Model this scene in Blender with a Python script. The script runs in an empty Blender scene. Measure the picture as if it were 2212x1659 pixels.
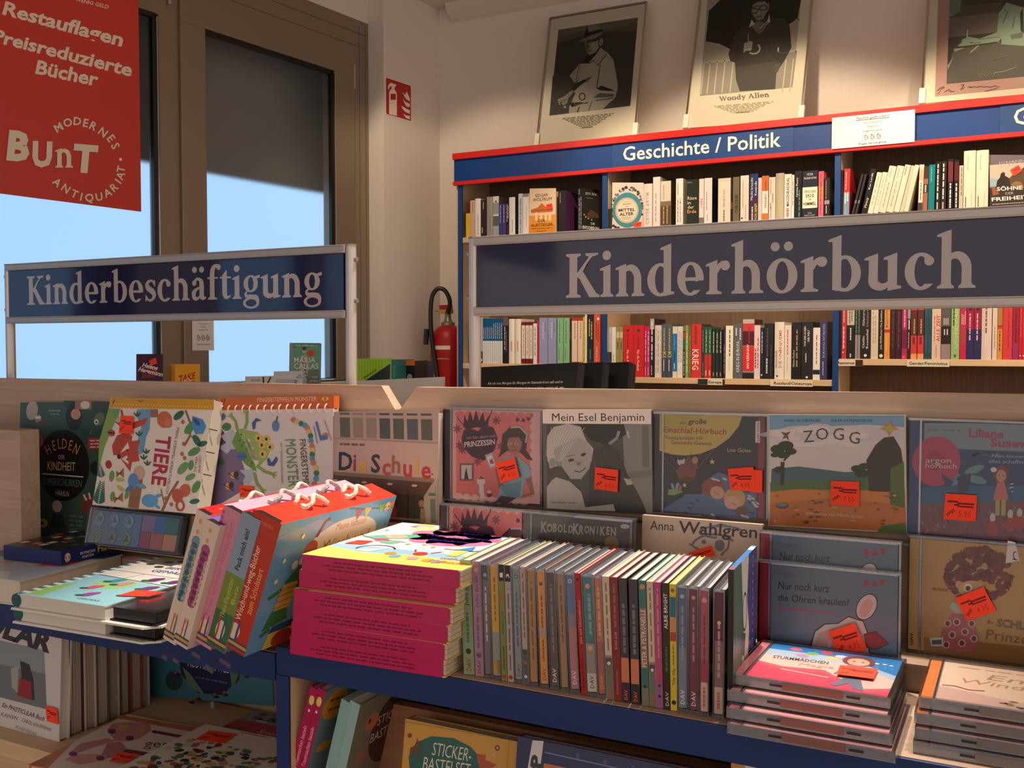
import bpy, math, random
from mathutils import Vector, Matrix
from mathutils.geometry import tessellate_polygon
random.seed(7)
SC = bpy.context.scene
COL = SC.collection
R_ = math.radians
# ---------------------------------------------------------------- camera
F_PX, CX, CY, PITCH, YAW, CAM_Z = 2150.0, 1106.0, 829.5, R_(2.15), R_(27.5), 1.40
Fh = Vector((-math.sin(YAW), math.cos(YAW), 0)); CR = Vector((math.cos(YAW), math.sin(YAW), 0)); UP = Vector((0, 0, 1))
CF = Fh * math.cos(PITCH) - UP * math.sin(PITCH); CU = UP * math.cos(PITCH) + Fh * math.sin(PITCH)
CAMP = Vector((0, 0, CAM_Z))
cam = bpy.data.cameras.new('camera'); co = bpy.data.objects.new('camera', cam); COL.objects.link(co)
cam.sensor_width = 36.0; cam.lens = F_PX / 2212 * 36; cam.clip_start = 0.05; cam.clip_end = 60
m = Matrix.Identity(4)
for i, a in enumerate((CR, CU, -CF, CAMP)):
    for j in range(3): m[j][i] = a[j]
co.matrix_world = m
SC.camera = co
# ---------------------------------------------------------------- light and exposure
SC.view_settings.view_transform = 'Standard'; SC.view_settings.look = 'None'
SC.view_settings.gamma = 1.0; SC.view_settings.use_curve_mapping = False
SC.view_settings.exposure = 0.28
SC.cycles.use_denoising = True
SC.cycles.max_bounces = 7; SC.cycles.diffuse_bounces = 3; SC.cycles.glossy_bounces = 3
SC.cycles.transmission_bounces = 5; SC.cycles.transparent_max_bounces = 24
SC.cycles.caustics_reflective = False; SC.cycles.caustics_refractive = True
SC.cycles.sample_clamp_indirect = 4.0
W = bpy.data.worlds.new('world'); SC.world = W; W.use_nodes = True
bg = W.node_tree.nodes['Background']; bg.inputs[0].default_value = (1.0, 0.83, 0.71, 1); bg.inputs[1].default_value = 1.0

def spot(name, loc, aim, power, size, blend, col, radius):
    l = bpy.data.lights.new(name, 'SPOT'); l.energy = power; l.spot_size = R_(size); l.spot_blend = blend
    l.color = col; l.shadow_soft_size = radius
    o = bpy.data.objects.new(name, l); COL.objects.link(o); o.location = loc
    o.rotation_euler = (Vector(aim) - Vector(loc)).to_track_quat('-Z', 'Y').to_euler()
    return o
WARM = (1.0, 0.77, 0.52)
for x, pw in ((-2.35, 42), (-1.02, 105), (0.15, 92), (1.3, 70)):
    spot('bookcase_spotlight', (x, 2.95, 3.08), (x, 2.95 + math.cos(R_(50)), 3.08 - math.sin(R_(50))), pw, 76, 0.32, WARM, 0.05)
spot('gondola_spotlight', (-0.50, 1.42, 3.10), (-0.60, 1.06, 1.05), 260, 36, 0.6, (1.0, 0.86, 0.70), 0.05)
spot('gondola_spotlight', (0.35, 1.62, 3.10), (0.08, 1.05, 1.05), 110, 34, 0.8, (1.0, 0.84, 0.66), 0.05)

# ---------------------------------------------------------------- colour and materials
_cc = {}
def lin(c):
    if c in _cc: return _cc[c]
    if isinstance(c, str):
        h = c.lstrip('#'); r = tuple(int(h[i:i + 2], 16) for i in (0, 2, 4))
    else: r = c
    o = []
    for q in r:
        q = max(0, min(255, q)) / 255.0
        o.append(q / 12.92 if q <= 0.04045 else ((q + 0.055) / 1.055) ** 2.4)
    _cc[c] = (o[0], o[1], o[2], 1.0)
    return _cc[c]

MATS = {}
def nt(name):
    mt = bpy.data.materials.new(name); mt.use_nodes = True; t = mt.node_tree
    MATS[name] = mt
    return mt, t, t.nodes['Principled BSDF']
def printed(name, rough, spec, grain=0.03, scale=900, bump=0.0, metal=0.0, coat=0.0):
    """ink or paint in the colours each face carries, with a little tooth"""
    mt, t, b = nt(name); N, L = t.nodes, t.links
    a = N.new('ShaderNodeAttribute'); a.attribute_name = 'Col'
    tc = N.new('ShaderNodeTexCoord'); no = N.new('ShaderNodeTexNoise'); no.inputs['Scale'].default_value = scale
    L.new(tc.outputs['Object'], no.inputs['Vector'])
    mr = N.new('ShaderNodeMapRange'); mr.inputs[3].default_value = 1 - grain; mr.inputs[4].default_value = 1 + grain
    L.new(no.outputs['Fac'], mr.inputs[0])
    mx = N.new('ShaderNodeMix'); mx.data_type = 'RGBA'; mx.blend_type = 'MULTIPLY'; mx.inputs[0].default_value = 1
    L.new(a.outputs['Color'], mx.inputs[6]); L.new(mr.outputs[0], mx.inputs[7]); L.new(mx.outputs[2], b.inputs['Base Color'])
    b.inputs['Roughness'].default_value = rough; b.inputs['Specular IOR Level'].default_value = spec
    b.inputs['Metallic'].default_value = metal; b.inputs['Coat Weight'].default_value = coat; b.inputs['Coat Roughness'].default_value = 0.08
    if bump:
        bp = N.new('ShaderNodeBump'); bp.inputs['Strength'].default_value = bump; bp.inputs['Distance'].default_value = 0.002
        L.new(no.outputs['Fac'], bp.inputs['Height']); L.new(bp.outputs[0], b.inputs['Normal'])
    return mt
printed('paper', 0.6, 0.3)
printed('gloss', 0.28, 0.45, 0.02)
printed('plastic', 0.35, 0.5, 0.02)
printed('lacquer', 0.42, 0.4, 0.03, 60)
printed('metal', 0.38, 0.5, 0.03, 300, metal=0.55)
printed('chrome', 0.16, 0.5, 0.02, 300, metal=1.0)
printed('plaster', 0.85, 0.2, 0.035, 45, bump=0.25)
printed('rope', 0.9, 0.1, 0.12, 600, bump=0.5)
printed('acrylic', 0.06, 0.5, 0.05, 40, coat=0.0)

def wood(name, c1, c2, sx=2.0, sy=40.0, rough=0.5):
    mt, t, b = nt(name); N, L = t.nodes, t.links
    tc = N.new('ShaderNodeTexCoord'); mp = N.new('ShaderNodeMapping'); mp.inputs['Scale'].default_value = (sx, sy, sy)
    L.new(tc.outputs['Object'], mp.inputs[0])
    n1 = N.new('ShaderNodeTexNoise'); n1.inputs['Scale'].default_value = 2.2; n1.inputs['Detail'].default_value = 9; n1.inputs['Distortion'].default_value = 1.2
    L.new(mp.outputs[0], n1.inputs['Vector'])
    cr = N.new('ShaderNodeValToRGB'); cr.color_ramp.elements[0].position = 0.3; cr.color_ramp.elements[1].position = 0.68
    cr.color_ramp.elements[0].color = lin(c1); cr.color_ramp.elements[1].color = lin(c2)
    L.new(n1.outputs['Fac'], cr.inputs[0]); L.new(cr.outputs[0], b.inputs['Base Color'])
    b.inputs['Roughness'].default_value = rough; b.inputs['Specular IOR Level'].default_value = 0.3
    return mt
wood('oak', (176, 148, 128), (192, 166, 146))
wood('beech', (206, 172, 134), (220, 190, 152))
wood('brown_board', (100, 80, 66), (114, 90, 74), 40, 2.0)
wood('riser_board', (150, 104, 76), (166, 118, 88))

def pages_mat():
    mt, t, b = nt('pages'); N, L = t.nodes, t.links
    a = N.new('ShaderNodeAttribute'); a.attribute_name = 'Col'
    tc = N.new('ShaderNodeTexCoord'); no = N.new('ShaderNodeTexNoise'); no.inputs['Scale'].default_value = 1.0; no.inputs['Detail'].default_value = 3
    mp = N.new('ShaderNodeMapping'); mp.inputs['Scale'].default_value = (1600, 3, 3); L.new(tc.outputs['Object'], mp.inputs[0]); L.new(mp.outputs[0], no.inputs['Vector'])
    mr = N.new('ShaderNodeMapRange'); mr.inputs[3].default_value = 0.72; mr.inputs[4].default_value = 1.16; L.new(no.outputs['Fac'], mr.inputs[0])
    mx = N.new('ShaderNodeMix'); mx.data_type = 'RGBA'; mx.blend_type = 'MULTIPLY'; mx.inputs[0].default_value = 1
    L.new(a.outputs['Color'], mx.inputs[6]); L.new(mr.outputs[0], mx.inputs[7]); L.new(mx.outputs[2], b.inputs['Base Color'])
    b.inputs['Roughness'].default_value = 0.8
pages_mat()
def clear_mat(name, tint, rough, amount):
    mt, t, b = nt(name); N, L = t.nodes, t.links
    N.remove(b); out = N['Material Output']
    tr = N.new('ShaderNodeBsdfTransparent'); tr.inputs[0].default_value = lin(tint)
    gl = N.new('ShaderNodeBsdfGlossy'); gl.inputs['Roughness'].default_value = rough; gl.inputs[0].default_value = (1, 1, 1, 1)
    fr = N.new('ShaderNodeFresnel'); fr.inputs[0].default_value = 1.3
    no = N.new('ShaderNodeTexNoise'); no.inputs['Scale'].default_value = 60; bp = N.new('ShaderNodeBump'); bp.inputs['Strength'].default_value = 0.12; bp.inputs['Distance'].default_value = 0.002
    L.new(no.outputs['Fac'], bp.inputs['Height']); L.new(bp.outputs[0], gl.inputs['Normal'])
    mu = N.new('ShaderNodeMath'); mu.operation = 'MULTIPLY_ADD'; mu.inputs[1].default_value = 1.0; mu.inputs[2].default_value = amount
    L.new(fr.outputs[0], mu.inputs[0])
    mi = N.new('ShaderNodeMixShader'); L.new(mu.outputs[0], mi.inputs[0]); L.new(tr.outputs[0], mi.inputs[1]); L.new(gl.outputs[0], mi.inputs[2]); L.new(mi.outputs[0], out.inputs[0])
clear_mat('clear', (247, 247, 250), 0.10, 0.0)
clear_mat('clear_edge', (214, 216, 224), 0.22, 0.16)
clear_mat('glass', (246, 248, 246), 0.02, 0.0)
def frosted():
    mt, t, b = nt('frosted'); N, L = t.nodes, t.links
    N.remove(b); out = N['Material Output']
    rf = N.new('ShaderNodeBsdfRefraction'); rf.inputs['IOR'].default_value = 1.25; rf.inputs['Roughness'].default_value = 0.24; rf.inputs[0].default_value = (0.95, 0.97, 1, 1)
    df = N.new('ShaderNodeBsdfDiffuse'); df.inputs[0].default_value = (0.5, 0.5, 0.5, 1)
    no = N.new('ShaderNodeTexNoise'); no.inputs['Scale'].default_value = 3; mr = N.new('ShaderNodeMapRange'); mr.inputs[3].default_value = 0.04; mr.inputs[4].default_value = 0.08
    L.new(no.outputs['Fac'], mr.inputs[0])
    mi = N.new('ShaderNodeMixShader'); L.new(mr.outputs[0], mi.inputs[0]); L.new(rf.outputs[0], mi.inputs[1]); L.new(df.outputs[0], mi.inputs[2]); L.new(mi.outputs[0], out.inputs[0])
frosted()
def sky_mat():
    mt, t, b = nt('overcast_sky'); N, L = t.nodes, t.links
    b.inputs['Base Color'].default_value = (0, 0, 0, 1); b.inputs['Emission Color'].default_value = (0.43, 0.70, 1.0, 1); b.inputs['Emission Strength'].default_value = 0.95
sky_mat()

# ---------------------------------------------------------------- mesh helpers
class MB:
    """collects faces, each with its own colour and material, for ONE mesh"""
    def __init__(s, m='paper'):
        s.v, s.f, s.c, s.mi, s.mats, s.m = [], [], [], [], [], m
    def face(s, pts, c, m=None):
        m = m or s.m
        if m not in s.mats: s.mats.append(m)
        n = len(s.v); s.v.extend([tuple(p) for p in pts]); s.f.append(tuple(range(n, n + len(pts)))); s.c.append(lin(c)); s.mi.append(s.mats.index(m))
    def tris(s, pts, tri, c, m=None):
        m = m or s.m
        if m not in s.mats: s.mats.append(m)
        n = len(s.v); s.v.extend([tuple(p) for p in pts]); k = s.mats.index(m); q = lin(c)
        for t in tri: s.f.append(tuple(n + i for i in t)); s.c.append(q); s.mi.append(k)
    def box(s, a, b, c, m=None, sides=None, skip='', M=None):
        """sides: colour by f(-y) b(+y) l(-x) r(+x) t(+z) d(-z)"""
        m = m or s.m
        if m not in s.mats: s.mats.append(m)
        x0, y0, z0 = a; x1, y1, z1 = b
        P = [(x0, y0, z0), (x1, y0, z0), (x1, y1, z0), (x0, y1, z0), (x0, y0, z1), (x1, y0, z1), (x1, y1, z1), (x0, y1, z1)]
        if M is not None: P = [tuple(M @ Vector(p)) for p in P]
        n = len(s.v); s.v.extend(P); k = s.mats.index(m)
        for key, q in (('d', (0, 3, 2, 1)), ('t', (4, 5, 6, 7)), ('f', (0, 1, 5, 4)), ('r', (1, 2, 6, 5)), ('b', (2, 3, 7, 6)), ('l', (3, 0, 4, 7))):
            if key in skip: continue
            s.f.append(tuple(n + i for i in q)); s.c.append(lin((sides or {}).get(key, c))); s.mi.append(k)
    def prism(s, poly, z0, z1, c, m=None, M=None, side=None):
        m = m or s.m
        if m not in s.mats: s.mats.append(m)
        n = len(s.v); N = len(poly); k = s.mats.index(m)
        P = [(x, y, z0) for x, y in poly] + [(x, y, z1) for x, y in poly]
        if M is not None: P = [tuple(M @ Vector(p)) for p in P]
        s.v.extend(P)
        for i in range(N):
            j = (i + 1) % N; s.f.append((n + i, n + j, n + N + j, n + N + i)); s.c.append(lin(side or c)); s.mi.append(k)
        T = tessellate_polygon([[Vector((x, y, 0)) for x, y in poly]])
        for t in T:
            for o in (0, N): s.f.append(tuple(n + o + i for i in t)); s.c.append(lin(c)); s.mi.append(k)
    def tube(s, pts, r, c, m=None, n=8, closed=False):
        m = m or s.m
        if m not in s.mats: s.mats.append(m)
        k = s.mats.index(m); pts = [Vector(p) for p in pts]; rs = r if isinstance(r, (list, tuple)) else [r] * len(pts)
        b = len(s.v); up = Vector((0.13, 0.27, 0.95)); L = len(pts)
        for i, p in enumerate(pts):
            d = (pts[min(i + 1, L - 1)] - pts[max(i - 1, 0)]).normalized()
            e1 = d.cross(up)
            if e1.length < 1e-4: e1 = d.cross(Vector((1, 0, 0)))
            e1.normalize(); e2 = d.cross(e1)
            for j in range(n):
                a = 2 * math.pi * j / n; s.v.append(tuple(p + e1 * math.cos(a) * rs[i] + e2 * math.sin(a) * rs[i]))
        for i in range(L - 1):
            for j in range(n):
                q = (j + 1) % n; s.f.append((b + i * n + j, b + i * n + q, b + (i + 1) * n + q, b + (i + 1) * n + j)); s.c.append(lin(c)); s.mi.append(k)
        for o in (0, (L - 1) * n): s.f.append(tuple(b + o + j for j in range(n))); s.c.append(lin(c)); s.mi.append(k)
    def lathe(s, prof, c, m=None, n=24, M=None):
        m = m or s.m
        if m not in s.mats: s.mats.append(m)
        k = s.mats.index(m); b = len(s.v); L = len(prof)
        for r, z in prof:
            for j in range(n):
                a = 2 * math.pi * j / n; p = Vector((r * math.cos(a), r * math.sin(a), z)); s.v.append(tuple(M @ p if M is not None else p))
        for i in range(L - 1):
            for j in range(n):
                q = (j + 1) % n; s.f.append((b + i * n + j, b + i * n + q, b + (i + 1) * n + q, b + (i + 1) * n + j)); s.c.append(lin(c)); s.mi.append(k)
        for o in (0, (L - 1) * n): s.f.append(tuple(b + o + j for j in range(n))); s.c.append(lin(c)); s.mi.append(k)
    def build(s, name, parent=None, M=None, smooth=False, bevel=0):
        me = bpy.data.meshes.new(name); me.from_pydata(s.v, [], s.f)
        for q in s.mats: me.materials.append(MATS[q])
        me.polygons.foreach_set('material_index', s.mi)
        at = me.color_attributes.new('Col', 'FLOAT_COLOR', 'CORNER'); buf = []
        for f, c in zip(s.f, s.c): buf.extend(c * len(f))
        at.data.foreach_set('color', buf)
        if smooth: me.polygons.foreach_set('use_smooth', [True] * len(s.f))
        me.update()
        o = bpy.data.objects.new(name, me); COL.objects.link(o)
        if parent is not None: o.parent = parent
        if M is not None: o.matrix_local = M
        if bevel:
            q = o.modifiers.new('bevel', 'BEVEL'); q.width = bevel; q.segments = 2; q.limit_method = 'ANGLE'
        return o
def tag(o, label=None, cat=None, group=None, kind=None):
    if label: o['label'] = label
    if cat: o['category'] = cat
    if group: o['group'] = group
    if kind: o['kind'] = kind
    return o
def empty(name, M, label=None, cat=None, group=None, kind=None):
    o = bpy.data.objects.new(name, None); COL.objects.link(o); o.empty_display_size = 0.05
    o.matrix_world = M if isinstance(M, Matrix) else Matrix.Translation(M)
    return tag(o, label, cat, group, kind)
def copy_tree(o, parent=None):
    c = o.copy(); COL.objects.link(c)
    if parent is not None: c.parent = parent
    for ch in list(o.children): copy_tree(ch, c)
    return c
def rot(ax, deg): return Matrix.Rotation(R_(deg), 4, ax)
def tr(x, y, z): return Matrix.Translation((x, y, z))
# ------- the photograph's rays, to find where a thing stands on a real plane
def ray(u, v): return CF + CR * ((u - CX) / F_PX) - CU * ((v - CY) / F_PX)
def on_y(u, v, y): d = ray(u, v); return CAMP + d * (y / d.y)
def on_z(u, v, z): d = ray(u, v); return CAMP + d * ((z - CAM_Z) / d.z)
def on_p(u, v, P, n): d = ray(u, v); return CAMP + d * ((P - CAMP).dot(n) / d.dot(n))
def proj(P): q = P - CAMP; z = q.dot(CF); return (CX + F_PX * q.dot(CR) / z, CY - F_PX * q.dot(CU) / z)
def homog(src, dst):
    A, B = [], []
    for (x, y), (u, v) in zip(src, dst):
        A.append([x, y, 1, 0, 0, 0, -u * x, -u * y]); B.append(u); A.append([0, 0, 0, x, y, 1, -v * x, -v * y]); B.append(v)
    n = 8; Mx = [r + [b] for r, b in zip(A, B)]
    for i in range(n):
        p = max(range(i, n), key=lambda r: abs(Mx[r][i])); Mx[i], Mx[p] = Mx[p], Mx[i]
        for r in range(n):
            if r != i and Mx[r][i]:
                f = Mx[r][i] / Mx[i][i]; Mx[r] = [a - f * b for a, b in zip(Mx[r], Mx[i])]
    h = [Mx[i][n] / Mx[i][i] for i in range(n)]
    def T(x, y):
        w = h[6] * x + h[7] * y + 1; return ((h[0] * x + h[1] * y + h[2]) / w, (h[3] * x + h[4] * y + h[5]) / w)
    return T
# ------- lettering
_tm = {}
def tmesh(s, bold=0.0, shear=0.0, res=2, serif=False):
    k = (s, bold, shear, res, serif)
    if k in _tm: return _tm[k]
    if serif: r = serif_mesh(s)
    else:
        cu = bpy.data.curves.new('t', 'FONT'); cu.body = s; cu.size = 1; cu.resolution_u = res; cu.offset = bold; cu.shear = shear; cu.fill_mode = 'FRONT'
        ob = bpy.data.objects.new('t', cu); me = ob.to_mesh()
        vs = [(v.co.x, v.co.y) for v in me.vertices]; fs = [tuple(p.vertices) for p in me.polygons]
        ob.to_mesh_clear(); bpy.data.objects.remove(ob); bpy.data.curves.remove(cu)
        if not vs: r = ([], [], 0.5)
        else:
            x0 = min(v[0] for v in vs); x1 = max(v[0] for v in vs)
            r = ([((v[0] - x0) / 0.682, v[1] / 0.682) for v in vs], fs, (x1 - x0) / 0.682)
    _tm[k] = r
    return r
class Draw:
    """prints flat shapes and letters on a surface, one thin film above the last"""
    def __init__(s, mb, T3, T2=None, ydown=True, eps=2e-5, m='paper'):
        s.mb, s.T3, s.T2, s.yd, s.eps, s.m, s.k = mb, T3, T2 or (lambda x, y: (x, y)), ydown, eps, m, 1
    def P(s, p):
        x, y = s.T2(p[0], p[1]); return s.T3(x, y, s.k * s.eps)
    def poly(s, pts, c, m=None, up=True):
        if len(pts) > 4:
            T = tessellate_polygon([[Vector((x, y, 0)) for x, y in pts]]); s.mb.tris([s.P(p) for p in pts], T, c, m or s.m)
        else: s.mb.tris([s.P(p) for p in pts], [(0, 1, 2), (0, 2, 3)] if len(pts) == 4 else [(0, 1, 2)], c, m or s.m)
        if up: s.k += 1
    def rect(s, x0, y0, x1, y1, c, m=None, up=True): s.poly([(x0, y0), (x1, y0), (x1, y1), (x0, y1)], c, m, up)
    def grid(s, x0, y0, x1, y1, nx, ny, cols):
        for j in range(ny):
            for i in range(nx):
                s.rect(x0 + (x1 - x0) * i / nx, y0 + (y1 - y0) * j / ny, x0 + (x1 - x0) * (i + 1) / nx, y0 + (y1 - y0) * (j + 1) / ny, cols(i, j), None, False)
        s.k += 1
    def ell(s, cx, cy, rx, ry, c, a=0.0, n=22, a0=0.0, a1=360.0, m=None, up=True):
        ca, sa = math.cos(R_(a)), math.sin(R_(a)); pts = []
        full = a1 - a0 >= 360
        for i in range(n if full else n + 1):
            t = R_(a0 + (a1 - a0) * i / n); x, y = rx * math.cos(t), ry * math.sin(t); pts.append((cx + x * ca - y * sa, cy + x * sa + y * ca))
        if not full: pts.append((cx, cy))
        s.poly(pts, c, m, up)
    def ring(s, cx, cy, rx, ry, w, c, n=28, a0=0.0, a1=360.0):
        o = [R_(a0 + (a1 - a0) * i / n) for i in range(n + 1)]; kx, ky = (rx - w) / rx, (ry - w) / ry
        P = [s.P((cx + rx * math.cos(t), cy + ry * math.sin(t))) for t in o] + [s.P((cx + rx * kx * math.cos(t), cy + ry * ky * math.sin(t))) for t in o]
        s.mb.tris(P, [q for i in range(n) for q in ((i, i + 1, n + 1 + i), (i + 1, n + 2 + i, n + 1 + i))], c, s.m); s.k += 1
    def line(s, pts, w, c, up=True, taper=None):
        P, T, n = [], [], len(pts)
        for i, p in enumerate(pts):
            a, b = pts[max(i - 1, 0)], pts[min(i + 1, n - 1)]; dx, dy = b[0] - a[0], b[1] - a[1]; l = math.hypot(dx, dy) or 1
            ww = w * (1 - (1 - taper) * i / (n - 1)) if taper is not None else w
            nx, ny = -dy / l * ww / 2, dx / l * ww / 2
            P += [s.P((p[0] + nx, p[1] + ny)), s.P((p[0] - nx, p[1] - ny))]
        for i in range(n - 1): T += [(2 * i, 2 * i + 1, 2 * i + 3), (2 * i, 2 * i + 3, 2 * i + 2)]
        s.mb.tris(P, T, c, s.m)
        if up: s.k += 1
    def text(s, t, p0, p1, h, c, bold=0.0, shear=0.0, serif=False, res=2, fit=True):
        vs, fs, w = tmesh(t, bold, shear, res, serif)
        if not vs: return
        dx, dy = p1[0] - p0[0], p1[1] - p0[1]; l = math.hypot(dx, dy); ex, ey = dx / l, dy / l
        ux, uy = (ey, -ex) if s.yd else (-ey, ex)
        k = l / w if fit else h
        P, k0 = [], s.k
        for q in vs:
            if len(q) > 2: s.k = k0 + q[2] * 0.4
            P.append(s.P((p0[0] + ex * q[0] * k + ux * q[1] * h, p0[1] + ey * q[0] * k + uy * q[1] * h)))
        s.mb.tris(P, fs, c, s.m); s.k = k0 + (4 if len(vs[0]) > 2 else 1)
    def letter(s, ch, cx, cy, a, h, c, bold=0.0, sx=1.0, shear=0.0, serif=False):
        w = tmesh(ch, bold, shear, 2, serif)[2] * h * sx; dx, dy = math.cos(R_(a)), math.sin(R_(a)); ux, uy = (dy, -dx) if s.yd else (-dy, dx)
        p0 = (cx - dx * w / 2 - ux * h / 2, cy - dy * w / 2 - uy * h / 2); s.text(ch, p0, (p0[0] + dx * w, p0[1] + dy * w), h, c, bold, shear, serif)
    def scribble(s, p0, p1, h, c, n=5):
        """a line of print too small to read: short dashes"""
        dx, dy = p1[0] - p0[0], p1[1] - p0[1]; t = 0.0
        while t < 1:
            w = random.uniform(0.5, 1.5) / n; e = min(1, t + w * 0.8)
            s.line([(p0[0] + dx * t, p0[1] + dy * t), (p0[0] + dx * e, p0[1] + dy * e)], h, c, False); t += w
        s.k += 1
class Card:
    """a flat-faced thing (book, case, poster): finds its place, size and face from its four corners on a real plane"""
    def __init__(s, TL, TR, BR, BL, Y=None, lean=0.0, yaw=0.0, Z=None, z=None, plane=None):
        f = (lambda p: (z[0] + p[0] * z[2], z[1] + p[1] * z[2])) if z else (lambda p: p)
        px = [f(p) for p in (TL, TR, BR, BL)]
        if plane: P0, n = plane
        elif Z is not None: P0, n = Vector((0, 0, Z)), Vector((0, 0, 1))
        else:
            D = Vector((-math.sin(R_(yaw)), math.cos(R_(yaw)), 0)); n = -D * math.cos(R_(lean)) + UP * math.sin(R_(lean)); P0 = on_y(px[3][0], px[3][1], Y)
        c = [on_p(u, v, P0, n) for u, v in px]
        X = ((c[2] - c[3]) + (c[1] - c[0])).normalized(); V = ((c[0] - c[3]) + (c[1] - c[2])); V = (V - X * V.dot(X)).normalized()
        s.w = ((c[2] - c[3]).length + (c[1] - c[0]).length) / 2; s.h = ((c[0] - c[3]).length + (c[1] - c[2]).length) / 2
        ctr = (c[0] + c[1] + c[2] + c[3]) / 4; o = ctr - X * s.w / 2 - V * s.h / 2
        s.set(o, X, V); s.T2 = homog((TL, TR, BR, BL), ((0, s.h), (s.w, s.h), (s.w, 0), (0, 0)))
    def set(s, o, X, V):
        N = X.cross(V); s.M = Matrix.Identity(4)
        for i, a in enumerate((X, V, N, o)):
            for j in range(3): s.M[j][i] = a[j]
    @classmethod
    def at(cls, o, X, V, w, h):
        s = cls.__new__(cls); s.w, s.h = w, h; s.set(o, X, V)
        s.T2 = homog([proj(o + X * a + V * b) for a, b in ((0, h), (w, h), (w, 0), (0, 0))], ((0, h), (w, h), (w, 0), (0, 0))); return s
    def zoomed(s, ox, oy, k):
        T = s.T2; s.T2 = lambda x, y: T(ox + x * k, oy + y * k); return s
    def drop(s, zb, t=0.0):
        """stand its lower edge (of a body t deep) on height zb"""
        s.M[2][3] = zb + t * s.M[2][2]; return s
    def reach(s, zb, t=0.0):
        """let its hidden lower part go down to height zb"""
        k = (s.M[2][3] - zb - t * s.M[2][2]) / s.M[2][1]; T = s.T2; s.h += k; s.T2 = lambda x, y: (T(x, y)[0], T(x, y)[1] + k)
        for j in range(3): s.M[j][3] -= s.M[j][1] * k
        return s
    def draw(s, mb, eps=2e-5, m='paper', z0=0.0): return Draw(mb, lambda x, y, e: (x, y, z0 + e), s.T2, True, eps, m)
# ---------------------------------------------------------------- a bold bookish serif alphabet for the two big signs
def _brush(pts, ws):
    n = len(pts); A, B = [], []
    for i, p in enumerate(pts):
        a, b = pts[max(i - 1, 0)], pts[min(i + 1, n - 1)]; dx, dy = b[0] - a[0], b[1] - a[1]; l = math.hypot(dx, dy) or 1
        A.append((p[0] - dy / l * ws[i] / 2, p[1] + dx / l * ws[i] / 2)); B.append((p[0] + dy / l * ws[i] / 2, p[1] - dx / l * ws[i] / 2))
    return ('strip', A, B)
def _spline(P, ws, k=7):
    o, w = [], []
    Q = [P[0]] + P + [P[-1]]
    for i in range(len(P) - 1):
        a, b, c, d = Q[i:i + 4]
        for j in range(k):
            t = j / k; o.append(tuple(0.5 * (2 * b[q] + (c[q] - a[q]) * t + (2 * a[q] - 5 * b[q] + 4 * c[q] - d[q]) * t * t + (3 * b[q] - a[q] - 3 * c[q] + d[q]) * t ** 3) for q in (0, 1)))
            w.append(ws[i] + (ws[i + 1] - ws[i]) * t)
    return _brush(o + [P[-1]], w + [ws[-1]])
def _circ(x, y, r): return [(x + r * math.cos(2 * math.pi * i / 20), y + r * math.sin(2 * math.pi * i / 20)) for i in range(20)]
def _ringp(cx, cy, rx, ry, wx, wy, a0=0, a1=360, tilt=0, n=32):
    A, B = [], []
    for i in range(n + 1):
        t = R_(a0 + (a1 - a0) * i / n); A.append((rx * math.cos(t), ry * math.sin(t))); B.append(((rx - wx) * math.cos(t - R_(tilt)), (ry - wy) * math.sin(t - R_(tilt))))
    return ('strip', [(cx + x, cy + y) for x, y in A], [(cx + x, cy + y) for x, y in B])
XH, ASC, SW = 0.70, 1.10, 0.178
def _stem(x, y0, y1, w=SW): return [(x, y0), (x + w, y0), (x + w, y1), (x, y1)]
def _foot(x, w=SW, l=0.075, r=0.075): return [(x - l, 0), (x + w + r, 0), (x + w + r, 0.042), (x + w + 0.012, 0.075), (x + w, 0.12), (x, 0.12), (x - 0.012, 0.075), (x - l, 0.042)]
def _flag(x, y, w=SW): return [(x - 0.085, y - 0.075), (x - 0.06, y - 0.052), (x + w, y + 0.028), (x + w, y - 0.16), (x, y - 0.16), (x - 0.005, y - 0.105), (x - 0.085, y - 0.105)]
def _arch(x, d): # from stem at x over to a stem d to the right
    A, B = [], []
    for i in range(17):
        t = R_(140 - 140 * i / 16); A.append((x + 0.29 + (d + SW - 0.29) * math.cos(t), 0.38 + 0.325 * math.sin(t))); B.append((x + 0.245 + (d - 0.245) * math.cos(t), 0.38 + 0.19 * math.sin(t)))
    return [('strip', A, B)]
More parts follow.
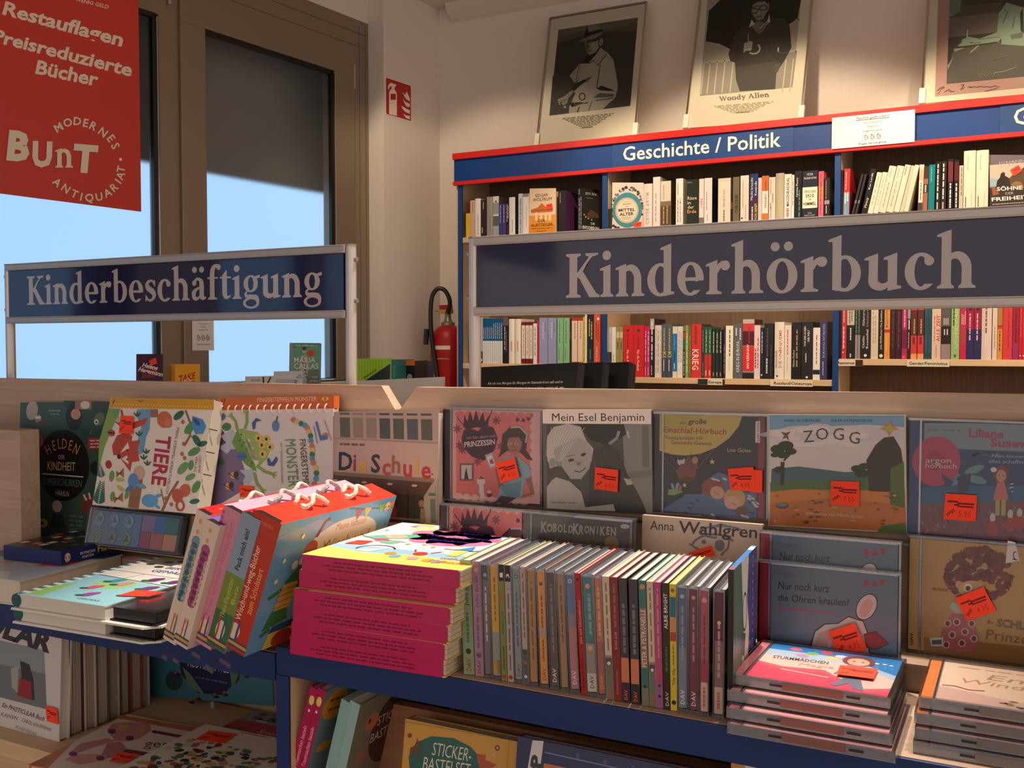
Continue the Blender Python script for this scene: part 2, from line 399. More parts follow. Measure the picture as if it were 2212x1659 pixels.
def glyph(ch):
    if ch in 'äöü':
        p, w = glyph({'ä': 'a', 'ö': 'o', 'ü': 'u'}[ch]); return p + [_circ(w / 2 - 0.15, 0.95, 0.096), _circ(w / 2 + 0.13, 0.95, 0.096)], w
    if ch == 'K':
        return [_stem(0.11, 0.02, 0.98, 0.2), [(0.02, 0), (0.40, 0), (0.40, 0.045), (0.31, 0.085), (0.31, 0.14), (0.11, 0.14), (0.11, 0.085), (0.02, 0.045)],
                [(0.02, 1), (0.40, 1), (0.40, 0.955), (0.31, 0.915), (0.31, 0.86), (0.11, 0.86), (0.11, 0.915), (0.02, 0.955)],
                [(0.31, 0.46), (0.31, 0.56), (0.62, 0.93), (0.70, 0.93)], [(0.31, 0.46), (0.70, 0.93), (0.66, 0.93), (0.36, 0.43)],
                [(0.52, 1), (0.84, 1), (0.84, 0.955), (0.72, 0.925), (0.62, 0.915), (0.52, 0.955)], [(0.33, 0.50), (0.45, 0.60), (0.79, 0.10), (0.88, 0.045), (0.88, 0), (0.62, 0)]], 0.86
    if ch == 'i': return [_stem(0.10, 0.05, XH - 0.05), _foot(0.10), _flag(0.10, XH), _circ(0.185, 0.93, 0.108)], 0.375
    if ch == 'n': return [_stem(0.10, 0.05, XH - 0.05), _foot(0.10, r=0.055), _flag(0.10, XH)] + _arch(0.10, 0.37) + [_stem(0.47, 0.05, 0.38), _foot(0.47, l=0.055)], 0.745
    if ch == 'h': return [_stem(0.10, 0.05, ASC - 0.05), _foot(0.10, r=0.055), _flag(0.10, ASC)] + _arch(0.10, 0.37) + [_stem(0.47, 0.05, 0.38), _foot(0.47, l=0.055)], 0.745
    if ch == 'u':
        return [_stem(0.10, 0.25, XH - 0.05), _flag(0.10, XH), _spline([(0.10 + SW / 2, 0.34), (0.20, 0.14), (0.33, 0.065), (0.45, 0.10), (0.52, 0.19)], [SW, 0.19, 0.15, 0.10, 0.05]),
                _stem(0.47, 0.03, XH - 0.05), _flag(0.47, XH), [(0.47, -0.02), (0.73, 0.03), (0.73, 0.075), (0.648, 0.09), (0.648, 0.16), (0.47, 0.16)]], 0.75
    if ch == 'r': return [_stem(0.10, 0.05, XH - 0.05), _foot(0.10, r=0.10), _flag(0.10, XH), _spline([(0.26, 0.46), (0.33, 0.60), (0.43, 0.645)], [0.05, 0.11, 0.14]), _circ(0.455, 0.605, 0.105)], 0.555
    if ch == 'd':
        return [_stem(0.42, 0.03, ASC - 0.05), _flag(0.42, ASC), [(0.42, -0.02), (0.675, 0.03), (0.675, 0.075), (0.598, 0.09), (0.598, 0.16), (0.42, 0.16)], _ringp(0.35, 0.345, 0.315, 0.365, 0.185, 0.07, 48, 312, 14)], 0.70
    if ch == 'b':
        return [_stem(0.10, 0.06, ASC - 0.05), _flag(0.10, ASC), _ringp(0.345, 0.35, 0.325, 0.365, 0.185, 0.07, -140, 138, 14), [(0.10, 0.12), (0.278, 0.12), (0.278, 0.04), (0.20, 0.0), (0.10, 0.03)]], 0.71
    if ch == 'o': return [_ringp(0.36, 0.345, 0.325, 0.365, 0.19, 0.065, 0, 360, 16)], 0.72
    if ch == 'e': return [_ringp(0.335, 0.345, 0.305, 0.365, 0.185, 0.065, 0, 318, 14), [(0.17, 0.375), (0.63, 0.375), (0.64, 0.345), (0.63, 0.30), (0.17, 0.30)]], 0.655
    if ch == 'c': return [_ringp(0.335, 0.345, 0.305, 0.365, 0.185, 0.07, 52, 318, 14), _circ(0.485, 0.545, 0.092)], 0.60
    if ch == 's':
        return [_spline([(0.46, 0.55), (0.36, 0.655), (0.235, 0.66), (0.14, 0.56), (0.19, 0.43), (0.37, 0.31), (0.43, 0.185), (0.35, 0.065), (0.22, 0.035), (0.085, 0.15)], [0.06, 0.07, 0.08, 0.15, 0.185, 0.19, 0.15, 0.085, 0.07, 0.06]),
                [(0.44, 0.69), (0.475, 0.69), (0.475, 0.48), (0.445, 0.48), (0.38, 0.60)], [(0.07, 0.22), (0.10, 0.22), (0.16, 0.10), (0.09, 0.0), (0.06, 0.0)]], 0.53
    if ch == 'a':
        return [_spline([(0.17, 0.55), (0.23, 0.645), (0.34, 0.655), (0.43, 0.56), (0.445, 0.40)], [0.10, 0.085, 0.095, 0.16, SW]), _circ(0.155, 0.535, 0.085), _stem(0.356, 0.10, 0.45), _spline([(0.41, 0.40), (0.24, 0.335), (0.135, 0.22), (0.16, 0.07), (0.28, 0.045), (0.40, 0.14)], [0.05, 0.09, 0.165, 0.14, 0.09, 0.05]),
                [(0.356, 0.14), (0.534, 0.16), (0.555, 0.095), (0.63, 0.09), (0.615, 0.05), (0.50, -0.01), (0.40, 0.02)]], 0.645
    if ch == 't': return [_stem(0.12, 0.16, 0.70), [(0.03, 0.70), (0.03, 0.645), (0.45, 0.645), (0.45, 0.70)], [(0.12, 0.69), (0.298, 0.69), (0.298, 0.90), (0.255, 0.88), (0.12, 0.74)], _spline([(0.209, 0.25), (0.235, 0.10), (0.31, 0.055), (0.44, 0.11)], [SW, 0.16, 0.10, 0.04])], 0.475
    if ch == 'f': return [_stem(0.11, 0.05, 0.82), _foot(0.11, r=0.10), [(0.02, 0.70), (0.02, 0.645), (0.42, 0.645), (0.42, 0.70)], _spline([(0.199, 0.72), (0.225, 0.93), (0.32, 1.04), (0.44, 1.045)], [SW, 0.17, 0.115, 0.09]), _circ(0.455, 1.0, 0.085)], 0.455
    if ch == 'g':
        return [_ringp(0.315, 0.45, 0.265, 0.26, 0.165, 0.055, 0, 360, 14), [(0.43, 0.66), (0.65, 0.72), (0.65, 0.62), (0.47, 0.585)], _spline([(0.20, 0.235), (0.12, 0.15), (0.17, 0.07), (0.34, 0.055), (0.52, 0.02), (0.585, -0.10)], [0.04, 0.075, 0.115, 0.14, 0.15, 0.10]),
                _ringp(0.325, -0.135, 0.30, 0.175, 0.10, 0.062, 0, 360, -10)], 0.655
    if ch == 'W':
        return [[(0.06, 0.96), (0.24, 0.96), (0.42, 0.22), (0.36, 0)], [(0.36, 0), (0.42, 0.0), (0.66, 0.80), (0.60, 0.80)], [(0.52, 0.96), (0.68, 0.96), (0.86, 0.22), (0.80, 0)], [(0.80, 0), (0.86, 0.0), (1.10, 0.96), (1.04, 0.96)],
                [(0.0, 1), (0.32, 1), (0.32, 0.95), (0.0, 0.95)], [(0.46, 1), (0.76, 1), (0.76, 0.95), (0.46, 0.95)], [(0.94, 1), (1.2, 1), (1.2, 0.95), (0.94, 0.95)]], 1.2
    if ch == 'A': return [[(0.40, 1), (0.52, 1), (0.16, 0.03), (0.10, 0.03)], [(0.40, 1), (0.52, 1), (0.86, 0.03), (0.68, 0.03)], [(0.22, 0.32), (0.70, 0.32), (0.68, 0.38), (0.24, 0.38)], [(0.0, 0), (0.28, 0), (0.28, 0.05), (0.0, 0.05)], [(0.58, 0), (0.96, 0), (0.96, 0.05), (0.58, 0.05)]], 0.95
    if ch == 'l': return [_stem(0.10, 0.05, ASC - 0.05), _foot(0.10), _flag(0.10, ASC)], 0.375
    if ch == 'y': return [[(0.08, 0.68), (0.27, 0.68), (0.44, 0.18), (0.36, 0.02)], [(0.56, 0.68), (0.62, 0.68), (0.36, -0.10), (0.30, -0.10)], _spline([(0.34, -0.05), (0.26, -0.22), (0.14, -0.25)], [0.07, 0.09, 0.10]), [(0.0, 0.70), (0.36, 0.70), (0.36, 0.65), (0.0, 0.65)], [(0.46, 0.70), (0.72, 0.70), (0.72, 0.65), (0.46, 0.65)]], 0.70
    return [], 0.35
def serif_mesh(s):
    V, T, x = [], [], 0.0
    for ch in s:
        ps, w = glyph(ch)
        for j, p in enumerate(ps):
            b = len(V)
            if p[0] == 'strip':
                n = len(p[1]); V += [(x + a, y, j) for a, y in p[1] + p[2]]; T += [q for i in range(n - 1) for q in ((b + i, b + i + 1, b + n + i), (b + i + 1, b + n + i + 1, b + n + i))]
            else: V += [(x + a, y, j) for a, y in p]; T += [tuple(b + i for i in t) for t in tessellate_polygon([[Vector((a, y, 0)) for a, y in p]])]
        x += w + 0.012
    x0 = min(v[0] for v in V); return ([(v[0] - x0,) + v[1:] for v in V], T, max(v[0] for v in V) - x0)

# ---------------------------------------------------------------- the setting
CORNER = Vector((-2.82, 4.58, 0)); WA = R_(6.5)
WD = Vector((math.sin(WA), math.cos(WA), 0)); WN = Vector((math.cos(WA), -math.sin(WA), 0))   # along the window wall; into the room
WM = Matrix.Identity(4)                                   # window wall frame: x along the wall (towards the corner), y outward, z up
for j in range(3): WM[j][0] = WD[j]; WM[j][1] = -WN[j]; WM[j][2] = UP[j]; WM[j][3] = CORNER[j]
CEIL = 3.19
WALLC = (222, 212, 204)
def struct(name, mb, M=None, parent=None, bevel=0):
    o = mb.build(name, parent, M, bevel=bevel)
    if parent is None: tag(o, kind='structure')
    return o
b = MB('plaster'); b.box((-6.5, -4.0, -0.1), (4.5, 4.7, 0), (120, 110, 100)); struct('floor', b)
b = MB('plaster'); b.box((-6.5, -4.0, CEIL), (4.5, 4.75, CEIL + 0.12), (226, 216, 206)); struct('ceiling', b)
b = MB('plaster'); b.box((-3.0, 4.58, 0), (4.5, 4.75, CEIL), WALLC); struct('wall_rear', b)
# cove along the top of the rear wall
b = MB('plaster'); b.prism([(4.585, CEIL + 0.01), (4.50, CEIL + 0.01), (4.52, CEIL - 0.035), (4.56, CEIL - 0.07), (4.585, CEIL - 0.085)], -2.74, 4.4, (214, 204, 194), M=Matrix(((0, 0, 1, 0), (1, 0, 0, 0), (0, 1, 0, 0), (0, 0, 0, 1)))); struct('trim_1', b)
b = MB('plaster')
b.box((-0.449, 0, 0), (0.3, 0.35, CEIL), WALLC)                 # pier with the safety sign
b.box((-9.0, 0.10, 3.013), (-0.44, 0.35, CEIL), WALLC)          # above the windows
b.box((-9.0, 0.0, 0), (-0.449, 0.35, 1.19), WALLC)              # parapet below the sills
for s0, s1 in ((-3.05, -2.62), (-5.65, -5.22), (-9.0, -7.82)): b.box((s0, 0.0, 1.19), (s1, 0.35, CEIL), WALLC)
struct('wall_window', b, WM)
FRAMEC = (150, 136, 118)
def window(name, s1, right=True):
    """double window: s1 is its right-hand edge on the wall"""
    w = empty(name, WM @ tr(s1, 0, 0), kind='structure')
    f = MB('metal'); y0, y1 = 0.10, 0.17
    f.box((-2.16, y0, 3.005 - 0.17), (0, y1, 3.015), FRAMEC); f.box((-2.16, y0, 1.19), (0, y1, 1.238), FRAMEC)
    f.box((-0.125, y0, 1.238), (0, y1, 2.84), FRAMEC); f.box((-1.245, y0, 1.238), (-1.15, y1, 2.84), FRAMEC); f.box((-2.16, y0, 1.238), (-2.07, y1, 2.84), FRAMEC)
    f.box((-2.07, y0, 2.724), (-1.245, y1, 2.84), FRAMEC)
    for x in (-0.03, -0.075): f.box((x - 0.002, y0 - 0.0006, 1.24), (x + 0.002, y0 + 0.001, 2.99), (104, 92, 78))
    for z in (2.95, 2.885): f.box((-2.1, y0 - 0.0006, z - 0.002), (-0.03, y0 + 0.001, z + 0.002), (104, 92, 78))
    f.build('frame', w, bevel=0.004)
    sl = MB('plaster'); sl.box((-2.17, 0.005, 1.19), (-0.01, y0, 1.232), (196, 188, 178)); sl.build('sill', w, bevel=0.003)
    h = MB('metal'); y2 = 0.085
    h.box((-1.15, y2, 2.724), (-0.128, y1, 2.832), FRAMEC); h.box((-1.15, y2, 1.243), (-0.128, y1, 1.2475), FRAMEC)
    h.box((-0.262, y2, 1.2475), (-0.128, y1, 2.724), FRAMEC); h.box((-1.15, y2, 1.2475), (-1.026, y1, 2.724), FRAMEC)
    h.build('sash', w, bevel=0.004)
    g = MB('plastic'); k = (18, 20, 22)
    for x0, x1 in ((-1.026, -0.262), (-2.07, -1.26)):
        g.box((x0, y2 + 0.012, 2.706), (x1, y2 + 0.03, 2.726), k); g.box((x1 - 0.016, y2 + 0.012, 1.2475), (x1 + 0.001, y2 + 0.03, 2.72), k); g.box((x0 - 0.001, y2 + 0.012, 1.2475), (x0 + 0.004, y2 + 0.03, 2.72), k)
    g.build('gasket', w)
    c = MB('chrome')
    for x in (-0.256, -1.2555): c.box((x - 0.006, y2 + 0.004, 1.25), (x, y2 + 0.03, 2.71), (200, 204, 208))
    c.build('glazing_bead', w)
    for x, z in ((-0.122, 2.73), (-1.196, 2.84), (-0.122, 1.36)):
        q = MB('metal'); q.lathe([(0.0085, -0.065), (0.0085, 0.012), (0.006, 0.014), (0.006, 0.018), (0.0085, 0.02), (0.0085, 0.055)], (176, 166, 152), n=12, M=tr(x, y0 - 0.008, z)); q.build('hinge', w)
    p = MB('frosted')
    for x0, x1 in ((-1.03, -0.258), (-2.075, -1.25)): p.box((x0, 0.118, 1.245), (x1, 0.124, 2.73), (255, 255, 255), M=None)
    p.build('pane', w)
    return w
window('window_1', -0.44); window('window_2', -3.04); window('window_3', -5.64)
b = MB('plaster'); b.box((-16.0, 3.2, -0.5), (9.0, 3.25, 5.5), (255, 255, 255), 'overcast_sky'); struct('exterior_sky', b, WM)
b = MB('plaster'); b.box((-16.0, 0.36, -0.12), (9.0, 3.2, -0.02), (128, 126, 122)); struct('exterior_ground', b, WM)
b = MB('plaster'); b.box((-12.0, 0.37, 2.195), (5.0, 0.42, 3.6), (150, 145, 138)); struct('exterior_roof', b, WM)
# ---------------------------------------------------------------- the two display units in front
NAVY = (24, 50, 104)
def X_at(u, Y, Z):
    """x of the pixel column u on the line at depth Y, height Z"""
    lo, hi = -6.0, 3.0
    for _ in range(40):
        q = (lo + hi) / 2
        if proj(Vector((q, Y, Z)))[0] < u: lo = q
        else: hi = q
    return lo
def xpanel(name, poly, y0, y1, parent, m='oak', c=(200, 180, 160), bevel=0.0008):
    """board standing across the view: outline in x,z; thickness in y"""
    b = MB(m); b.prism(poly, y0, y1, c, M=Matrix(((1, 0, 0, 0), (0, 0, 1, 0), (0, 1, 0, 0), (0, 0, 0, 1)))); return b.build(name, parent, bevel=bevel)
PY = 1.16
def unit(label, x0, x1, zs, outline, zl):
    u = empty('display_unit', tr(0, 0, 0), label, 'shop display', 'pale wood display units side by side')
    xpanel('back_panel', outline, PY, PY + 0.019, u)
    s = MB('oak'); s.box((x0 + 0.02, 0.909, zs - 0.024), (x1, PY, zs), (190, 170, 150)); s.build('shelf', u, bevel=0.001)
    e = MB('lacquer'); e.box((x0, 0.905, zs - 0.034), (x1, 0.909, zs - 0.0005), NAVY); o = e.build('shelf_edge', u, bevel=0.0008); o['label'] = 'navy blue shelf edge'
    r = MB('oak'); r.box((x0 + 0.02, 1.10 if zl < 0.85 else 1.085, zs), (x1, PY, zs + 0.029), (190, 170, 150)); r.build('riser', u, bevel=0.0008)
    g = MB('clear_edge'); g.box((x0 + 0.02, 1.137, 1.186), (x1, PY - 0.0005, 1.189), (255, 255, 255)); g.build('ledge', u) if zl > 0.85 else None
    l = MB('beech'); l.box((x0 + 0.02, 0.905, zl - 0.024), (x1, PY, zl), (200, 180, 150)); l.build('lower_shelf', u, bevel=0.001)
    p = MB('beech'); p.box((x0, 0.908, 0), (x0 + 0.019, PY, zs - 0.024), (200, 180, 150)); o = p.build('side_panel', u)
    f = MB('lacquer'); f.box((x0, 0.904, 0), (x0 + 0.019, 0.908, zs - 0.034), NAVY); o = f.build('side_edge', u, bevel=0.0006); o['label'] = 'navy blue upright edge'
    d = MB('beech'); d.box((x0, 1.02, 0), (x1, PY, zl - 0.024), (200, 180, 150)); d.build('plinth', u)
    return u
uL = unit('pale wood display unit with sawn notch at its right top corner, under the left sign', -1.95, -0.7885, 1.037, [(-1.95, 0.9), (-0.7885, 0.9), (-0.7885, 1.312), (-0.812, 1.3445), (-1.95, 1.3425)], 0.84)
uR = unit('pale wood display unit with long navy shelf edge holding the audio cases', -0.786, 0.75, 1.046, [(-0.786, 0.9), (0.75, 0.9), (0.75, 1.357), (-0.752, 1.344), (-0.786, 1.305)], 0.87)
# the far half of the display, its top lies below the boards
b = MB('beech'); b.box((-1.95, PY + 0.02, 1.142), (0.75, 1.90, 1.165), (205, 180, 150)); b.box((-1.93, PY + 0.021, 0.0), (0.73, 1.88, 1.142), (205, 180, 150))
o = b.build('display_counter', bevel=0.002); tag(o, 'pale wood counter behind the notched boards, carrying the sign posts', 'counter')
b = MB('oak'); b.box((-1.80, 1.03, 1.0375), (X_at(43, 1.03, 1.2), 1.066, on_y(30, 930, 1.03).z), (196, 176, 156)); o = b.build('wooden_board', bevel=0.001); tag(o, 'upright pale wooden board at the left edge beside the green crochet book', 'board')

def blade_sign(label, x0, x1, txt, tx0, tx1, base, caph, yaw=0.0):
    s = empty('shelf_sign', tr(0, 0, 0), label, 'sign', 'navy blue section signs on posts')
    y = 1.22; zt, zb = 1.554, 1.4435; al = (176, 168, 164)
    for nm, z0, z1 in (('top_rail', zt - 0.0125, zt), ('bottom_rail', zb, zb + 0.0118)):
        r = MB('metal'); r.box((x0, y, z0), (x1, y + 0.026, z1), al); r.box((x0 + 0.002, y - 0.002, z0), (x1 - 0.002, y, z0 + 0.002), al); r.box((x0 + 0.002, y - 0.002, z1 - 0.002), (x1 - 0.002, y, z1), al); r.build(nm, s, bevel=0.0006)
    p = MB('acrylic'); p.box((x0 + 0.004, y + 0.004, zb + 0.008), (x1 - 0.004, y + 0.010, zt - 0.008), (22, 26, 68))
    d = Draw(p, lambda a, z, e: (a, y + 0.004 - e, z), None, False, 1e-4, 'acrylic')
    d.text(txt, (tx0, base), (tx1, base), caph, (176, 168, 168), serif=True)
    p.build('panel', s)
    for x in (x0 - 0.004, x1 + 0.004):
        q = MB('metal'); q.tube([(x, y + 0.012, 1.166), (x, y + 0.012, zt - 0.002)], 0.0085, (196, 190, 186), n=14); q.tube([(x, y + 0.012, 1.1655), (x, y + 0.012, 1.172)], 0.02, (150, 145, 140), n=16); q.tube([(x, y + 0.012, zt - 0.002), (x, y + 0.012, zt + 0.001)], 0.009, (150, 145, 140), n=12); po = q.build('post', s, smooth=False)
        for z in (zt - 0.022, zb + 0.026):
            k = MB('metal'); sg = 1 if x > x0 else -1; k.tube([(x + sg * 0.007, y + 0.012, z), (x + sg * 0.012, y + 0.012, z)], 0.0035, (150, 148, 146), n=10); k.build('screw', po)
    return s
a0, a1 = on_y(1220, 640, 1.22), on_y(2107, 607, 1.22)
blade_sign('navy sign reading Kinderhörbuch in grey serif letters above the audio cases', -0.6965, 0.085, 'Kinderhörbuch', a0.x, a1.x, 1.4655, 0.0585)
a0, a1 = on_y(55, 655, 1.22), on_y(692, 643, 1.22)
blade_sign('navy sign reading Kinderbeschäftigung in front of the frosted window', -1.705, -0.921, 'Kinderbeschäftigung', a0.x, a1.x, 1.477, 0.0525)

# ---------------------------------------------------------------- bookcase along the rear wall
BX0, BX1, BY = -2.523, 1.65, 4.25
P1, P2, P3 = -1.735, -0.712, 0.31
bc = empty('bookcase', tr(BX0, BY, 0), 'tall blue and beech bookcase with red edged header along the rear wall', 'bookcase')
IT = tr(-BX0, -BY, 0)
def bpart(name, mb, bevel=0.0): return mb.build(name, bc, IT, bevel=bevel)
b = MB('brown_board'); b.box((BX0, BY + 0.30, 0), (BX1, BY + 0.31, 2.30), (130, 96, 70)); bpart('back_panel', b)
for x in (BX0, P1 - 0.011, P2 - 0.011, P3 - 0.011, BX1 - 0.02):
    b = MB('beech'); b.box((x + 0.001, BY + 0.004, 0), (x + 0.023, BY + 0.30, 2.30), (200, 180, 150)); bpart('upright', b)
    b = MB('lacquer'); b.box((x + (0.012 if x == BX0 else 0), BY - 0.004, 0), (x + (0.036 if x == BX0 else 0.024), BY + 0.006, 2.19), (16, 66, 128)); o = bpart('upright_edge', b, 0.001); o['label'] = 'blue upright front edge'
LOW = {0: 1.318, 1: 1.262, 2: 1.350, 3: 1.350}
UPZ = 1.936
for k, (x0, x1) in enumerate(((BX0, P1), (P1, P2), (P2, P3), (P3, BX1))):
    for z in (UPZ, LOW[k], 0.95, 0.60, 0.25):
        b = MB('beech'); b.box((x0 + 0.013, BY + 0.003, z - 0.026), (x1 - 0.012, BY + 0.30, z), (200, 180, 150)); bpart('shelf', b, 0.0015)
b = MB('beech'); b.box((BX0, BY, 2.28), (BX1, BY + 0.31, 2.31), (200, 180, 150)); bpart('top_board', b)
b = MB('lacquer'); b.box((BX0 - 0.004, BY - 0.012, 2.20), (BX1, BY + 0.003, 2.325), (6, 62, 132)); bpart('header_board', b)
for z0, z1, yy in ((2.315, 2.345, 0.026), (2.19, 2.208, 0.022)):
    b = MB('lacquer'); b.box((BX0 - 0.006, BY - yy, z0), (BX1, BY + 0.003, z1), (214, 34, 28)); o = bpart('header_trim', b, 0.001); o['label'] = 'red trim'
def plate(name, u0, u1, txt, t0, t1, base, h, label):
    y = BY - 0.015; x0, x1 = X_at(u0, y, 2.26), X_at(u1, y, 2.26)
    b = MB('lacquer'); b.box((x0, y, 2.209), (x1, BY - 0.0125, 2.314), (26, 72, 138))
    d = Draw(b, lambda a, z, e: (a, y - e, z), None, False, 1e-4, 'lacquer')
    d.text(txt, (X_at(t0, y, 2.26), base), (X_at(t1, y, 2.26), base), h, (244, 240, 228), bold=0.012)
    tag(b.build(name), label, 'sign', 'section plates on the bookcase header')
plate('header_sign', 1323, 1714, 'Geschichte / Politik', 1346, 1687, 2.236, 0.060, 'blue header plate reading Geschichte / Politik in white letters')
plate('header_sign', 2160, 2560, 'Geschichte', 2190, 2440, 2.236, 0.060, 'blue header plate cut by the picture edge, only its first white letter in view')
def notice(name, M, w, h, label, cat='notice', big=True):
    """white paper asking: nothing found? many more titles in stock - just ask us"""
    b = MB('paper'); b.box((0, 0, 0), (w, h, 0.0006), (240, 236, 232)); d = Draw(b, lambda x, y, e: (x, y, 0.0006 + e), None, False, 1e-4)
    k = (60, 56, 54); c = w / 2
    for i, (t, f, hh, bo) in enumerate((('Nichts gefunden?', 0.40, 0.075, 0.01), ('Viele weitere', 0.22, 0.06, 0), ('Titel im', 0.13, 0.06, 0), ('Lagerbestand', 0.22, 0.06, 0), ('Fragen Sie uns gerne', 0.33, 0.055, 0.015)) if big else (('Nichts', 0.30, 0.05, 0.01), ('gefunden?', 0.5, 0.05, 0.01), ('Viele weitere', 0.42, 0.032, 0), ('Titel im', 0.26, 0.032, 0), ('Lagerbestand', 0.42, 0.032, 0), ('Fragen Sie uns gerne', 0.62, 0.03, 0.015))):
        ys = (0.86, 0.71, 0.58, 0.45, 0.06) if big else (0.91, 0.80, 0.70, 0.62, 0.54, 0.15); y = ys[i] * h
        d.text(t, (c - f * w / 2, y), (c + f * w / 2, y), hh * h, k, bold=bo, shear=0.25 if i == 0 else 0)
    if big: d.line([(c - 0.2 * w, 0.835 * h), (c + 0.2 * w, 0.835 * h)], 0.002, k)
    yy, r = (0.27 * h, 0.06 * h) if big else (0.33 * h, 0.055 * h)
    for q in (-1, 0, 1):
        x = c + q * (0.075 * w if big else 0.21 * w)
        d.ring(x, yy, r, r * 1.25, r * 0.25, (110, 106, 102), 14); d.ring(x + r * 0.4, yy - r * 0.3, r * 0.8, r * 0.7, r * 0.25, (130, 126, 122), 12, 0, 220); d.line([(x - r * 0.9, yy + r), (x - r * 0.2, yy + r * 1.7)], r * 0.3, (110, 106, 102))
    return tag(b.build(name, None, M), label, cat, 'white paper notices')
y = BY - 0.027; x0, x1 = X_at(1797, y, 2.26), X_at(1976, y, 2.26)
notice('paper_notice', tr(x0, y, 2.203) @ rot('X', 90), x1 - x0, 0.126, 'white paper notice tucked in the blue header right of the plate')
notice('paper_notice', WM @ tr(-1.553, 0.083, 1.384) @ rot('X', 90), 0.111, 0.156, 'small white paper notice taped to the window post below the left sign', big=False)
def shelf_label(u0, u1, v, Z, txt, t0, t1, ends, label):
    y = BY - 0.0005; x0, x1 = X_at(u0, y, Z), X_at(u1, y, Z)
    b = MB('paper'); b.box((x0, y - 0.002, Z - 0.029), (x1, y, Z - 0.003), (222, 208, 184))
    d = Draw(b, lambda a, z, e: (a, y - 0.002 - e, z), None, False, 1e-4)
    for q0, q1, c in ends: d.rect(X_at(q0, y, Z), Z - 0.0285, X_at(q1, y, Z), Z - 0.0035, c)
    d.text(txt, (X_at(t0, y, Z), Z - 0.022), (X_at(t1, y, Z), Z - 0.022), 0.0115, (40, 36, 34), bold=0.02)
    tag(b.build('shelf_label'), label, 'label', 'paper labels on the bookcase shelf edges')
BK = (44, 42, 42)
shelf_label(1508, 1566, 815, LOW[1], 'Europa', 1531, 1559, ((1508, 1529, BK), (1561, 1566, BK)), 'paper shelf label reading Europa with black ends')
shelf_label(1664, 1756, 818, LOW[1], 'Russland/Osteuropa', 1672, 1754, (), 'long cream shelf label reading Russland/Osteuropa')
shelf_label(1801, 1864, 772, LOW[2], 'Rassismus', 1810, 1846, ((1801, 1807, BK), (1848, 1864, (56, 40, 36))), 'paper shelf label reading Rassismus at the blue upright')
shelf_label(1959, 2051, 774, LOW[2], 'Gender/Feminismus', 1964, 2047, (), 'long cream shelf label reading Gender/Feminismus')

# ---------------------------------------------------------------- framed posters leaning on the wall above
def poster(name, quad, z, art, label):
    c = Card(*quad, Y=4.36, lean=13.0, z=z); w, h = c.w, c.h
    r = empty(name, c.M, label, 'poster', 'framed black and white posters on the bookcase')
    b = MB('paper'); b.box((0, 0, -0.004), (w, h, 0), (232, 220, 200)); art(c.draw(b, 1e-4), c); b.build('print', r)
    g = MB('glass'); g.box((0, 0, 0.006), (w, h, 0.008), (255, 255, 255), skip='d'); g.build('glass', r)
    for x in (0, w): e = MB('chrome'); e.box((x - 0.004, 0.02, -0.005), (x + 0.004, h, 0.0095), (196, 190, 182)); e.build('side_rail', r)
    e = MB('metal'); e.box((0, h - 0.004, -0.005), (w, h + 0.003, 0.0095), (150, 138, 126)); e.build('top_rail', r)
    for x in (0, w):
        k = MB('plastic'); k.box((x - 0.012, -0.004, -0.007), (x + 0.012, 0.062, 0.012), (236, 230, 214)); k.build('clip', r, bevel=0.002)
    return r
def tone(v): return (int(v), int(v * 0.95), int(v * 0.88))
def cloud(d, x0, y0, x1, y1, lo, hi, n, rx, ry, seed):
    rd = random.Random(seed)
    for _ in range(n):
        d.ell(rd.uniform(x0 + rx, x1 - rx), rd.uniform(y0 + ry, y1 - ry), rx * rd.uniform(.5, 1), ry * rd.uniform(.4, 1), tone(rd.uniform(lo, hi)), n=12, up=False); d.k += 1
def blurb(d, cx, y, w, rows, dy, sl, c):
    for i in range(rows):
        f = 1 - i / rows * 0.75; d.scribble((cx - w * f / 2, y + i * dy + w * f / 2 * sl), (cx + w * f / 2, y + i * dy - w * f / 2 * sl), dy * 0.32, c, 9)
